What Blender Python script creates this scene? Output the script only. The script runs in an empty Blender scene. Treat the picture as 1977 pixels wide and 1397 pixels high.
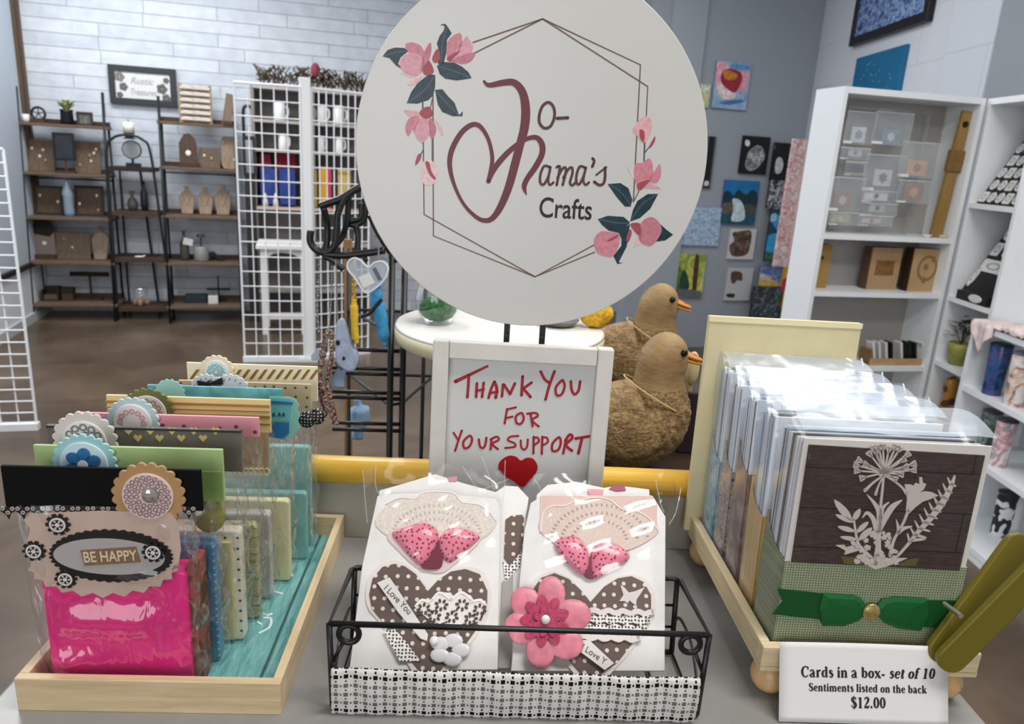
import bpy, bmesh, math, random
from mathutils import Vector, Matrix
random.seed(7)
C = bpy.context.scene
COL = C.collection

# ---------------------------------------------------------------- camera
W, HT = 1977.0, 1397.0
FPX = 1428.0
CX, CY = W / 2, HT / 2
CAMH = 1.45
PITCH, ROLL = math.radians(15.5), math.radians(3.4)
FW = Vector((0, math.cos(PITCH), -math.sin(PITCH)))
R0 = Vector((1, 0, 0)); U0 = R0.cross(FW)
RT = R0 * math.cos(ROLL) + U0 * math.sin(ROLL)
UP = U0 * math.cos(ROLL) - R0 * math.sin(ROLL)
CAM = Vector((0, 0, CAMH))
cd = bpy.data.cameras.new('camera'); cam = bpy.data.objects.new('camera', cd); COL.objects.link(cam)
m = Matrix.Identity(4)
for i in range(3):
    m[i][0], m[i][1], m[i][2], m[i][3] = RT[i], UP[i], -FW[i], CAM[i]
cam.matrix_world = m
cd.sensor_width = 36.0; cd.sensor_fit = 'HORIZONTAL'; cd.lens = 36.0 * FPX / W
cd.clip_start = 0.02; cd.clip_end = 60
cd.dof.use_dof = True; cd.dof.focus_distance = 0.74; cd.dof.aperture_fstop = cd.lens / 2.4
C.camera = cam

# ---------------------------------------------------------------- light
wd = bpy.data.worlds.new('world'); C.world = wd; wd.use_nodes = True
bg = wd.node_tree.nodes['Background']; bg.inputs[0].default_value = (0.95, 0.97, 1.0, 1); bg.inputs[1].default_value = 0.31
def area(name, loc, sx, sy, power, col=(1, 0.97, 0.93), rot=(0, 0, 0)):
    l = bpy.data.lights.new(name, 'AREA'); l.shape = 'RECTANGLE'; l.size = sx; l.size_y = sy; l.energy = power; l.color = col
    o = bpy.data.objects.new(name, l); o.location = loc; o.rotation_euler = rot; COL.objects.link(o); return o
area('ceiling_lamp', (0.75, 0.35, 3.05), 1.2, 0.5, 38)
area('ceiling_lamp', (1.3, 1.7, 3.05), 1.2, 0.6, 24)
area('ceiling_lamp', (-1.9, 2.6, 3.05), 1.2, 0.6, 62, (0.96, 0.98, 1))
area('ceiling_lamp', (-2.6, 5.0, 3.05), 1.6, 0.5, 50, (0.95, 0.98, 1))
area('ceiling_lamp', (0.6, 4.2, 3.05), 1.2, 0.6, 32, (0.97, 0.98, 1))
area('front_fill_light', (-1.2, -3.0, 1.9), 3.0, 1.8, 62, (0.97, 0.98, 1), (math.radians(80), 0, 0))  # unseen fill added behind the camera to light front-facing surfaces
C.view_settings.view_transform = 'Standard'; C.view_settings.look = 'None'
C.view_settings.exposure = 0.0; C.view_settings.gamma = 1.0; C.view_settings.use_curve_mapping = False
try:
    C.cycles.transparent_max_bounces = 48; C.cycles.max_bounces = 8
except Exception:
    pass

# ---------------------------------------------------------------- photo rays
def ray(x, y): return FW + RT * ((x - CX) / FPX) - UP * ((y - CY) / FPX)
def on_z(x, y, z):
    d = ray(x, y); return CAM + d * ((z - CAMH) / d.z)
def on_y(x, y, Y):
    d = ray(x, y); return CAM + d * (Y / d.y)
def on_x(x, y, X):
    d = ray(x, y); return CAM + d * (X / d.x)
class Plane:
    """face of a real flat thing: origin, right axis, up axis; local X right, Y away, Z up"""
    def __init__(s, O, yaw=0.0, lean=0.0, spin=0.0):
        s.O = Vector(O)
        M = Matrix.Rotation(math.radians(yaw), 4, 'Z') @ Matrix.Rotation(math.radians(-lean), 4, 'X') @ Matrix.Rotation(math.radians(spin), 4, 'Y')
        s.M = Matrix.Translation(s.O) @ M
        s.I = s.M.inverted(); s.n = (M @ Vector((0, -1, 0, 0))).to_3d()
    def hit(s, x, y, dy=0.0):
        d = ray(x, y); P = s.O + s.n * dy
        return CAM + d * (((P - CAM).dot(s.n)) / d.dot(s.n))
    def L(s, x, y, dy=0.0):
        v = s.I @ s.hit(x, y, dy); return (v.x, v.z)
    def LL(s, pts, dy=0.0): return [s.L(x, y, dy) for x, y in pts]

# ---------------------------------------------------------------- materials
def lin(h):
    h = h.lstrip('#'); o = []
    for i in (0, 2, 4):
        c = int(h[i:i + 2], 16) / 255.0
        o.append(c / 12.92 if c <= 0.04045 else ((c + 0.055) / 1.055) ** 2.4)
    return (o[0], o[1], o[2], 1.0)
MATS = {}
def NT(name):
    mt = bpy.data.materials.new(name); mt.use_nodes = True
    nt = mt.node_tree; b = nt.nodes['Principled BSDF']
    return mt, nt, b
def N(nt, t, **kw):
    n = nt.nodes.new(t)
    for k, v in kw.items():
        if k in n.inputs: n.inputs[k].default_value = v
        else: setattr(n, k, v)
    return n
def mixc(nt, fac, a, b):
    mx = nt.nodes.new('ShaderNodeMix'); mx.data_type = 'RGBA'
    for sock, v in ((0, fac), (6, a), (7, b)):
        if hasattr(v, 'is_output'): nt.links.new(v, mx.inputs[sock])
        else: mx.inputs[sock].default_value = v
    return mx.outputs[2]
def ramp(nt, src, stops, interp='LINEAR'):
    r = nt.nodes.new('ShaderNodeValToRGB'); r.color_ramp.interpolation = interp
    e = r.color_ramp.elements
    while len(e) < len(stops): e.new(0.5)
    for el, (p, c) in zip(e, stops):
        el.position = p; el.color = c if isinstance(c, tuple) else lin(c)
    nt.links.new(src, r.inputs[0]); return r.outputs[0]
def objco(nt, scale=(1, 1, 1), rot=(0, 0, 0)):
    tc = nt.nodes.new('ShaderNodeTexCoord'); mp = nt.nodes.new('ShaderNodeMapping')
    mp.inputs['Scale'].default_value = scale; mp.inputs['Rotation'].default_value = rot
    nt.links.new(tc.outputs['Object'], mp.inputs[0]); return mp.outputs[0]
def MT(hexc, rough=0.55, metal=0.0, spec=0.4, var=0.0, vscale=40, bump=0.0, bscale=200, coat=0.0):
    """plain procedural material: colour, optional noise variation and bump"""
    key = (hexc, rough, metal, spec, var, vscale, bump, bscale, coat)
    if key in MATS: return MATS[key]
    mt, nt, b = NT('m_' + hexc.strip('#') + '_%d' % len(MATS))
    c = lin(hexc); b.inputs['Base Color'].default_value = c
    b.inputs['Roughness'].default_value = rough; b.inputs['Metallic'].default_value = metal
    b.inputs['Specular IOR Level'].default_value = spec; b.inputs['Coat Weight'].default_value = coat
    if var or bump: co = objco(nt)
    if var:
        n = N(nt, 'ShaderNodeTexNoise', Scale=vscale, Detail=4.0); nt.links.new(co, n.inputs['Vector'])
        lo = tuple(x * (1 - var) for x in c[:3]) + (1,); hi = tuple(min(1, x * (1 + var)) for x in c[:3]) + (1,)
        nt.links.new(ramp(nt, n.outputs['Fac'], [(0.35, lo), (0.65, hi)]), b.inputs['Base Color'])
    if bump:
        n2 = N(nt, 'ShaderNodeTexNoise', Scale=bscale, Detail=3.0); nt.links.new(co, n2.inputs['Vector'])
        bp = N(nt, 'ShaderNodeBump', Strength=bump, Distance=0.002); nt.links.new(n2.outputs['Fac'], bp.inputs['Height'])
        nt.links.new(bp.outputs[0], b.inputs['Normal'])
    MATS[key] = mt; return mt
def WOOD(c1, c2, scale=(3, 60, 60), rough=0.55, name=None):
    key = ('wood', c1, c2, scale, rough)
    if key in MATS: return MATS[key]
    mt, nt, b = NT('wood_%d' % len(MATS))
    n = N(nt, 'ShaderNodeTexNoise', Scale=4.0, Detail=6.0, Roughness=0.65, Distortion=0.6)
    nt.links.new(objco(nt, scale), n.inputs['Vector'])
    nt.links.new(ramp(nt, n.outputs['Fac'], [(0.3, c1), (0.7, c2)]), b.inputs['Base Color'])
    b.inputs['Roughness'].default_value = rough; b.inputs['Specular IOR Level'].default_value = 0.3
    MATS[key] = mt; return mt
def DOTS(base, dot, scale=120.0, size=0.28, rnd=0.0, rough=0.5, dims='xz'):
    """dotted paper or cloth: round dots on a staggered lattice"""
    key = ('dots', base, dot, scale, size, rnd, rough)
    if key in MATS: return MATS[key]
    mt, nt, b = NT('dots_%d' % len(MATS))
    v = N(nt, 'ShaderNodeTexVoronoi', Scale=scale, Randomness=rnd); v.voronoi_dimensions = '2D'
    nt.links.new(objco(nt, (1, 1, 1), (math.radians(-90), 0, 0)), v.inputs['Vector'])
    nt.links.new(ramp(nt, v.outputs['Distance'], [(size, dot), (size + 0.05, base)]), b.inputs['Base Color'])
    b.inputs['Roughness'].default_value = rough; MATS[key] = mt; return mt
def PAINT(stops, scale=12.0, detail=3.0, dist=1.5, rough=0.5, stretch=(1, 1, 1)):
    """brushed painting: noise through a colour ramp"""
    key = ('paint', str(stops), scale, detail, dist, stretch)
    if key in MATS: return MATS[key]
    mt, nt, b = NT('paint_%d' % len(MATS))
    n = N(nt, 'ShaderNodeTexNoise', Scale=scale, Detail=detail, Distortion=dist)
    nt.links.new(objco(nt, stretch), n.inputs['Vector'])
    nt.links.new(ramp(nt, n.outputs['Fac'], stops), b.inputs['Base Color'])
    b.inputs['Roughness'].default_value = rough; MATS[key] = mt; return mt
def CELLO(tint=(1, 1, 1), base=0.035, edge=0.55, rough=0.07, milky=0.0, bump=0.25, bscale=45):
    key = ('cello', tint, base, edge, rough, milky, bump, bscale)
    if key in MATS: return MATS[key]
    mt = bpy.data.materials.new('cellophane_%d' % len(MATS)); mt.use_nodes = True; nt = mt.node_tree; nt.nodes.clear()
    out = nt.nodes.new('ShaderNodeOutputMaterial')
    tr = N(nt, 'ShaderNodeBsdfTransparent'); tr.inputs[0].default_value = (*tint, 1)
    gl = N(nt, 'ShaderNodeBsdfGlossy'); gl.inputs['Roughness'].default_value = rough; gl.inputs[0].default_value = (1, 1, 1, 1)
    n = N(nt, 'ShaderNodeTexNoise', Scale=bscale, Detail=2.0, Distortion=1.0); nt.links.new(objco(nt, (1, 1, 0.5)), n.inputs['Vector'])
    bp = N(nt, 'ShaderNodeBump', Strength=bump, Distance=0.01); nt.links.new(n.outputs['Fac'], bp.inputs['Height'])
    nt.links.new(bp.outputs[0], gl.inputs['Normal'])
    lw = N(nt, 'ShaderNodeLayerWeight', Blend=0.35); nt.links.new(bp.outputs[0], lw.inputs['Normal'])
    mr = N(nt, 'ShaderNodeMapRange'); nt.links.new(lw.outputs['Facing'], mr.inputs[0]); mr.inputs[3].default_value = base; mr.inputs[4].default_value = edge
    pw = N(nt, 'ShaderNodeMath', operation='POWER'); pw.inputs[1].default_value = 2.0; nt.links.new(lw.outputs['Facing'], pw.inputs[0]); nt.links.new(pw.outputs[0], mr.inputs[0])
    mx = nt.nodes.new('ShaderNodeMixShader'); nt.links.new(mr.outputs[0], mx.inputs[0]); nt.links.new(tr.outputs[0], mx.inputs[1]); nt.links.new(gl.outputs[0], mx.inputs[2])
    last = mx.outputs[0]
    if milky:
        df = N(nt, 'ShaderNodeBsdfDiffuse'); df.inputs[0].default_value = (0.66, 0.73, 0.80, 1)
        m2 = nt.nodes.new('ShaderNodeMixShader'); m2.inputs[0].default_value = milky
        nt.links.new(last, m2.inputs[1]); nt.links.new(df.outputs[0], m2.inputs[2]); last = m2.outputs[0]
    nt.links.new(last, out.inputs[0]); MATS[key] = mt; return mt
def GLASS(): return CELLO((0.97, 0.99, 0.98), 0.06, 0.9, 0.03, 0.0, 0.0, 10)

# ---------------------------------------------------------------- mesh builder
def crom(pts, n=6, closed=False):
    """smooth curve through the points (any dimension)"""
    P = [Vector(p) for p in pts]; k = len(P); out = []
    if k < 3: return P
    rng = range(k) if closed else range(k - 1)
    for i in rng:
        if closed: a, b, c, d = P[i - 1], P[i], P[(i + 1) % k], P[(i + 2) % k]
        else: a, b, c, d = P[max(i - 1, 0)], P[i], P[i + 1], P[min(i + 2, k - 1)]
        for j in range(n):
            t = j / n
            out.append(0.5 * ((2 * b) + (c - a) * t + (2 * a - 5 * b + 4 * c - d) * t * t + (3 * b - a - 3 * c + d) * t ** 3))
    if not closed: out.append(P[-1])
    return out
class MB:
    def __init__(s): s.bm = bmesh.new()
    def faces(s, vs, fs, M=None):
        V = [s.bm.verts.new((M @ Vector(v)) if M is not None else v) for v in vs]
        for f in fs:
            try: s.bm.faces.new([V[i] for i in f])
            except ValueError: pass
        return s
    def box(s, x0, x1, y0, y1, z0, z1, M=None):
        v = [(x, y, z) for x in (x0, x1) for y in (y0, y1) for z in (z0, z1)]
        return s.faces(v, [(0, 1, 3, 2), (4, 6, 7, 5), (0, 4, 5, 1), (2, 3, 7, 6), (0, 2, 6, 4), (1, 5, 7, 3)], M)
    def poly(s, pts, y0, y1, M=None):
        """prism: outline in local XZ, from depth y0 to y1"""
        p = [(q[0], q[1]) for q in pts]; k = len(p)
        v = [(a, y0, b) for a, b in p] + [(a, y1, b) for a, b in p]
        return s.faces(v, [tuple(range(k)), tuple(range(2 * k - 1, k - 1, -1))] + [(i, (i + 1) % k, k + (i + 1) % k, k + i) for i in range(k)], M)
    def zpoly(s, pts, z0, z1, M=None):
        k = len(pts)
        v = [(a, b, z0) for a, b in pts] + [(a, b, z1) for a, b in pts]
        return s.faces(v, [tuple(range(k - 1, -1, -1)), tuple(range(k, 2 * k))] + [(i, (i + 1) % k, k + (i + 1) % k, k + i) for i in range(k)], M)
    def ring(s, outer, inner, y0, y1, M=None):
        k = len(outer); v = []
        for P, y in ((outer, y0), (inner, y0), (outer, y1), (inner, y1)): v += [(a[0], y, a[1]) for a in P]
        f = []
        for i in range(k):
            j = (i + 1) % k
            f += [(i, j, k + j, k + i), (2 * k + j, 2 * k + i, 3 * k + i, 3 * k + j), (i, 2 * k + i, 2 * k + j, j), (k + i, k + j, 3 * k + j, 3 * k + i)]
        return s.faces(v, f, M)
    def stroke(s, pts, w, y0, y1, smooth=True, closed=False, n=5, cap=True):
        """flat pen stroke in local XZ with its own thickness; w may vary along the points"""
        ws = list(w) if isinstance(w, (list, tuple)) else [w] * len(pts)
        P = [Vector((p[0], p[1], q)) for p, q in zip(pts, ws)]
        Q = crom(P, n, closed) if (smooth and len(P) > 2) else P
        k = len(Q); Lf, Rg = [], []
        for i, q in enumerate(Q):
            a = Q[i - 1] if (i or closed) else Q[i]; b = Q[(i + 1) % k] if (i < k - 1 or closed) else Q[i]
            t = Vector((b.x - a.x, b.y - a.y)); t = t.normalized() if t.length > 1e-9 else Vector((1, 0))
            nn = Vector((-t.y, t.x)) * max(q.z, 1e-5) * 0.5
            Lf.append((q.x + nn.x, q.y + nn.y)); Rg.append((q.x - nn.x, q.y - nn.y))
        if closed: return s.ring(Lf, Rg, y0, y1)
        v = []
        for L_, R_ in zip(Lf, Rg): v += [(L_[0], y0, L_[1]), (R_[0], y0, R_[1]), (L_[0], y1, L_[1]), (R_[0], y1, R_[1])]
        f = []
        for i in range(k - 1):
            a, b = 4 * i, 4 * i + 4
            f += [(a, a + 1, b + 1, b), (a + 2, b + 2, b + 3, a + 3), (a, b, b + 2, a + 2), (a + 1, a + 3, b + 3, b + 1)]
        f += [(0, 2, 3, 1), (4 * k - 4, 4 * k - 3, 4 * k - 1, 4 * k - 2)]
        s.faces(v, f)
        if cap:
            for q in (Q[0], Q[-1]): s.disc(q.x, q.y, q.z * 0.5, y0, y1, 10)
        return s
    def disc(s, x, z, r, y0, y1, n=24, rz=None):
        rz = rz or r
        return s.poly([(x + r * math.cos(2 * math.pi * i / n), z + rz * math.sin(2 * math.pi * i / n)) for i in range(n)], y0, y1)
    def tube(s, pts, r, n=8, closed=False, smooth=False, sub=6):
        P = [Vector(p) for p in pts]
        if smooth: P = crom(P, sub, closed)
        k = len(P); rings = []; up = None
        rs = list(r) if isinstance(r, (list, tuple)) else None
        for i, p in enumerate(P):
            a = P[i - 1] if (i or closed) else P[i]; b = P[(i + 1) % k] if (i < k - 1 or closed) else P[i]
            t = (b - a).normalized() if (b - a).length > 1e-9 else Vector((0, 0, 1))
            if up is None: up = t.orthogonal().normalized()
            up = (up - t * up.dot(t)); up = up.normalized() if up.length > 1e-6 else t.orthogonal().normalized()
            sd = t.cross(up)
            rr = r if rs is None else rs[min(len(rs) - 1, int(round(i * (len(rs) - 1) / max(1, k - 1))))]
            rings.append([s.bm.verts.new(p + (up * math.cos(2 * math.pi * j / n) + sd * math.sin(2 * math.pi * j / n)) * rr) for j in range(n)])
        for i in range(k if closed else k - 1):
            A, B = rings[i], rings[(i + 1) % k]
            for j in range(n): s.bm.faces.new((A[j], A[(j + 1) % n], B[(j + 1) % n], B[j]))
        if not closed:
            s.bm.faces.new(rings[0][::-1]); s.bm.faces.new(rings[-1])
        return s
    def lathe(s, prof, n=24, M=None, sx=1.0, sy=1.0):
        v = []; k = len(prof)
        for (r, z) in prof: v += [(r * sx * math.cos(2 * math.pi * j / n), r * sy * math.sin(2 * math.pi * j / n), z) for j in range(n)]
        f = [(i * n + j, i * n + (j + 1) % n, (i + 1) * n + (j + 1) % n, (i + 1) * n + j) for i in range(k - 1) for j in range(n)]
        f += [tuple(range(n - 1, -1, -1)), tuple(range((k - 1) * n, k * n))]
        return s.faces(v, f, M)
    def ball(s, c, rx, ry=None, rz=None, n=16, k=10, M=None):
        ry = ry or rx; rz = rz or rx; c = Vector(c)
        T = Matrix.Translation(c) if M is None else Matrix.Translation(c) @ M
        prof = [(max(1e-4, math.sin(math.pi * i / k)), -math.cos(math.pi * i / k)) for i in range(k + 1)]
        v = []
        for (r, z) in prof: v += [T @ Vector((rx * r * math.cos(2 * math.pi * j / n), ry * r * math.sin(2 * math.pi * j / n), rz * z)) for j in range(n)]
        f = [(i * n + j, i * n + (j + 1) % n, (i + 1) * n + (j + 1) % n, (i + 1) * n + j) for i in range(k) for j in range(n)]
        f += [tuple(range(n - 1, -1, -1)), tuple(range(k * n, (k + 1) * n))]
        return s.faces(v, f)
    def surf(s, fn, nu, nv, closed_u=False):
        V = [[s.bm.verts.new(fn(i / nu, j / nv)) for j in range(nv + 1)] for i in range(nu + (0 if closed_u else 1))]
        k = len(V)
        for i in range(nu):
            for j in range(nv): s.bm.faces.new((V[i][j], V[(i + 1) % k][j], V[(i + 1) % k][j + 1], V[i][j + 1]))
        return s
    def build(s, name, mat, parent=None, smooth=False, bevel=0.0, solid=0.0, sub=0, disp=None, kind=None):
        bmesh.ops.recalc_face_normals(s.bm, faces=s.bm.faces)
        me = bpy.data.meshes.new(name); s.bm.to_mesh(me); s.bm.free()
        me.materials.append(mat)
        if smooth:
            for p in me.polygons: p.use_smooth = True
        o = bpy.data.objects.new(name, me); COL.objects.link(o)
        if parent is not None: o.parent = parent
        if solid:
            md = o.modifiers.new('solid', 'SOLIDIFY'); md.thickness = solid; md.offset = 0
        if bevel:
            md = o.modifiers.new('bevel', 'BEVEL'); md.width = bevel; md.segments = 2; md.limit_method = 'ANGLE'; md.angle_limit = math.radians(40)
        if sub:
            md = o.modifiers.new('sub', 'SUBSURF'); md.levels = sub; md.render_levels = sub
        if disp:
            tx = bpy.data.textures.new(name, 'CLOUDS'); tx.noise_scale = disp[1]
            md = o.modifiers.new('disp', 'DISPLACE'); md.texture = tx; md.strength = disp[0]; md.mid_level = 0.5; md.texture_coords = 'LOCAL'
        if kind: o['kind'] = kind
        return o
def tag(o, label, cat, group=None, kind=None):
    o['label'] = label; o['category'] = cat
    if group: o['group'] = group
    if kind: o['kind'] = kind
    return o
def thing(name, label, cat, loc=(0, 0, 0), yaw=0.0, group=None, M=None):
    o = bpy.data.objects.new(name, None); COL.objects.link(o); o.empty_display_size = 0.05
    if M is not None: o.matrix_world = M
    else:
        o.location = loc; o.rotation_euler = (0, 0, math.radians(yaw))
    return tag(o, label, cat, group)
def dup(root, label, M=None, loc=None, yaw=None, group=None):
    r = root.copy(); COL.objects.link(r); r['label'] = label
    if M is not None: r.matrix_world = M
    if loc is not None: r.location = loc
    if yaw is not None: r.rotation_euler = (0, 0, math.radians(yaw))
    if group: r['group'] = group
    for ch in root.children:
        c = ch.copy(); COL.objects.link(c); c.parent = r
        for g in ch.children:
            d = g.copy(); COL.objects.link(d); d.parent = c
    return r
def text(name, s, size, mat, parent, x, z, y, align='CENTER', sx=1.0, shear=0.0, bold=0.0, thick=0.0004, spin=0.0):
    cu = bpy.data.curves.new('t', 'FONT'); cu.body = s; cu.size = size; cu.align_x = align; cu.shear = shear; cu.offset = bold; cu.extrude = thick
    t = bpy.data.objects.new('t', cu); COL.objects.link(t)
    bpy.context.view_layer.update(); dg = bpy.context.evaluated_depsgraph_get()
    me = bpy.data.meshes.new_from_object(t.evaluated_get(dg))
    bpy.data.objects.remove(t)
    ca, sa = math.cos(spin), math.sin(spin)
    for v in me.vertices:
        a, b, c = v.co.x * sx, v.co.y, v.co.z
        v.co = (x + a * ca - b * sa, y - c, z + a * sa + b * ca)
    me.materials.clear(); me.materials.append(mat)
    o = bpy.data.objects.new(name, me); COL.objects.link(o); o.parent = parent
    return o
def scallop(x, z, r, k=18, amp=0.07, n=None, rz=None, a0=0.0):
    n = n or k * 6; rz = rz or r; out = []
    for i in range(n):
        a = 2 * math.pi * i / n; q = 1 - amp + amp * abs(math.sin(k * a / 2)) * 1.2
        out.append((x + r * q * math.cos(a + a0), z + rz * q * math.sin(a + a0)))
    return out
def ellipse(x, z, rx, rz, n=40, a0=0.0):
    ca, sa = math.cos(a0), math.sin(a0)
    return [(x + rx * math.cos(t) * ca - rz * math.sin(t) * sa, z + rx * math.cos(t) * sa + rz * math.sin(t) * ca) for t in [2 * math.pi * i / n for i in range(n)]]
def rrect(x0, x1, z0, z1, r, n=5):
    out = []
    for cx, cz, a in ((x1 - r, z1 - r, 0), (x0 + r, z1 - r, 90), (x0 + r, z0 + r, 180), (x1 - r, z0 + r, 270)):
        for i in range(n + 1):
            t = math.radians(a + 90 * i / n); out.append((cx + r * math.cos(t), cz + r * math.sin(t)))
    return out
BLACK = MT('#141414', 0.45); BLACKM = MT('#121212', 0.4, 0.0, 0.5); WHITEP = MT('#e9e6e1', 0.6)
WHITEM = MT('#eceae6', 0.4)
# ================================================================ the room
def floor_mat():
    mt, nt, b = NT('polished_floor')
    n = N(nt, 'ShaderNodeTexNoise', Scale=1.6, Detail=7.0, Roughness=0.6, Distortion=0.5); nt.links.new(objco(nt), n.inputs['Vector'])
    nt.links.new(ramp(nt, n.outputs['Fac'], [(0.3, '#4a3c30'), (0.5, '#5f4f40'), (0.72, '#786656')]), b.inputs['Base Color'])
    b.inputs['Roughness'].default_value = 0.28; b.inputs['Specular IOR Level'].default_value = 0.45
    return mt
MB().box(-7, 5, -4, 11, -0.1, 0).build('floor', floor_mat(), kind='structure')

def brick_mat():
    mt, nt, b = NT('painted_brick')
    co = objco(nt, (1, 1, 1), (math.radians(-90), 0, 0))
    br = N(nt, 'ShaderNodeTexBrick', Scale=1.0); br.offset = 0.37; br.squash = 0.62; br.squash_frequency = 3
    for k, v in (('Color1', lin('#dde2e8')), ('Color2', lin('#ced5de')), ('Mortar', lin('#b4bbc5')), ('Mortar Size', 0.0036), ('Mortar Smooth', 0.4), ('Brick Width', 0.86), ('Row Height', 0.098)):
        br.inputs[k].default_value = v
    nt.links.new(co, br.inputs['Vector'])
    n = N(nt, 'ShaderNodeTexNoise', Scale=9.0, Detail=5.0); nt.links.new(co, n.inputs['Vector'])
    r = ramp(nt, n.outputs['Fac'], [(0.3, (0.86, 0.86, 0.87, 1)), (0.65, (1, 1, 1, 1))])
    mx = nt.nodes.new('ShaderNodeMix'); mx.data_type = 'RGBA'; mx.blend_type = 'MULTIPLY'; mx.inputs[0].default_value = 1.0
    nt.links.new(br.outputs['Color'], mx.inputs[6]); nt.links.new(r, mx.inputs[7]); nt.links.new(mx.outputs[2], b.inputs['Base Color'])
    bp = N(nt, 'ShaderNodeBump', Strength=0.7, Distance=0.012)
    ma = N(nt, 'ShaderNodeMath', operation='MULTIPLY_ADD'); nt.links.new(br.outputs['Fac'], ma.inputs[0]); ma.inputs[1].default_value = -1.0; nt.links.new(n.outputs['Fac'], ma.inputs[2])
    nt.links.new(ma.outputs[0], bp.inputs['Height']); nt.links.new(bp.outputs[0], b.inputs['Normal'])
    b.inputs['Roughness'].default_value = 0.6
    return mt
def block_mat(c, mortar):
    mt, nt, b = NT('painted_block')
    co = objco(nt, (1, 1, 1), (math.radians(-90), 0, 0))
    br = N(nt, 'ShaderNodeTexBrick', Scale=1.0); br.offset = 0.5
    for k, v in (('Color1', lin(c)), ('Color2', lin(c)), ('Mortar', lin(mortar)), ('Mortar Size', 0.006), ('Mortar Smooth', 0.9), ('Brick Width', 1.6), ('Row Height', 0.30)):
        br.inputs[k].default_value = v
    nt.links.new(co, br.inputs['Vector']); nt.links.new(br.outputs['Color'], b.inputs['Base Color'])
    b.inputs['Roughness'].default_value = 0.55
    return mt
WALLYAW = 16.0
WB = Plane((-3.85, 5.97, 0), WALLYAW)                    # painted brick wall, x along the wall
def place(o, P): o.matrix_world = P.M; return o
place(MB().box(-0.1, 8.6, 0, 0.15, 0, 3.4).build('wall_back', brick_mat(), kind='structure'), WB)
# left wall: from the corner towards the viewer
WL = Plane((-3.85, 5.97, 0), WALLYAW + 90)               # local X points away from the viewer
place(MB().box(-7.5, 0, 0, 0.12, 0.45, 3.4).build('wall_left', MT('#b9c2cd', 0.6), kind='structure'), WL)
place(MB().box(-7.5, 0, 0, 0.12, 0, 0.43).build('wall_left_wainscot', MT('#dfe5ea', 0.5), kind='structure'), WL)
place(MB().box(-7.5, 0.0, -0.025, 0.02, 0.42, 0.455).build('trim_1', MT('#2d2320', 0.5), kind='structure'), WL)
place(MB().box(-7.5, 0.0, -0.015, 0.02, 0.0, 0.07).build('baseboard_left', MT('#bfc0bd', 0.5), kind='structure'), WL)
place(MB().box(-0.07, -0.015, -0.022, 0.01, 0.46, 3.4).box(-0.14, -0.07, -0.012, 0.01, 0.46, 3.4).build('trim_2', WOOD('#4a382c', '#6b5442', (40, 40, 3)), kind='structure'), WL)
# grey picture wall
WG = Plane((2.25, 6.26, 0), 17.0)                        # origin at the right corner; wall runs to negative x
place(MB().box(-1.45, 0.0, 0, 0.12, 0, 3.4).build('wall_grey', MT('#969ca3', 0.7), kind='structure'), WG)
place(MB().box(-1.30, -1.02, -0.035, 0.0, 0, 3.4).build('trim_3', MT('#9aa1a8', 0.55), kind='structure'), WG)
# right wall with a block pilaster
WR = Plane((2.25, 6.26, 0), -90.0)                       # local X runs towards the viewer
place(MB().box(0, 8.0, 0, 0.12, 0, 3.4).build('wall_right', block_mat('#cdd1d8', '#bcc1c9'), kind='structure'), WR)
place(MB().box(2.02, 2.44, -0.06, 0.0, 0, 3.4).build('trim_4', block_mat('#c4c9d0', '#b2b8c0'), kind='structure'), WR)
place(MB().box(2.44, 8.0, -0.05, 0.0, 0, 3.4).build('trim_5', MT('#8d9499', 0.65), kind='structure'), WR)

# ---------------------------------------------------------------- display counter
CT = Plane((0, 0.5, 0), 2.5)                             # local: x right, y back
def CTp(x, y, z): return CT.M @ Vector((x, y, z))
ctr = thing('display_counter', 'grey topped display counter with low back panel and yellow rail along the back', 'counter', M=CT.M)
MB().box(-0.405, 0.432, -0.012, 0.305, 0.975, 1.0).build('worktop', MT('#8d8b88', 0.32, var=0.05, vscale=14), ctr, bevel=0.003)
MB().box(-0.40, 0.427, 0.0, 0.30, 0.0, 0.974).build('base', MT('#4b4744', 0.6), ctr)
MB().box(-0.405, 0.432, 0.306, 0.322, 0.9, 1.072).build('back_panel', MT('#a39e92', 0.5, var=0.04), ctr)
MB().tube([(-0.405, 0.315, 1.082), (0.432, 0.315, 1.082)], 0.0165, 20).build('rail', WOOD('#dda83a', '#edc050', (2, 30, 30), 0.3), ctr, smooth=True)
# ================================================================ round shop sign on its easel
SG = Plane((0.008, 0.775, 1.455), 2.0, 2.0)
sgn = thing('round_sign', 'large round white sign with pink magnolias and script lettering on black easel', 'sign', M=SG.M)
SR = 0.1775
MB().disc(0, 0, SR, 0.0, 0.006, 96).build('sign_board', MT('#cac8c3', 0.28, spec=0.5), sgn, bevel=0.0008)
CR = lambda ox, oy, k: (lambda pts: [SG.L(ox + x / k, oy + y / k) for x, y in pts])
cA, cL, cF, cG, cH = CR(680, 0, 2.054), CR(840, 130, 4.506), CR(720, 30, 5.587), CR(780, 180, 6.98), CR(1080, 210, 4.508)
px = 0.178 / 337.0
b = MB()
for pts in ([(755, 75), (1143, 257), (1115, 800)], [(970, 965), (725, 1097), (322, 935), (320, 330)], [(480, 213), (755, 75)],
            [(755, 75), (1172, 343), (1157, 640)], [(960, 1000), (725, 1097), (285, 850), (280, 400)], [(480, 168), (755, 75)]):
    b.stroke(cA(pts), 2.6 * px, -0.0005, 0.0005, smooth=False)
b.build('hexagon_outline', MT('#6b564c', 0.4), sgn)
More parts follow.
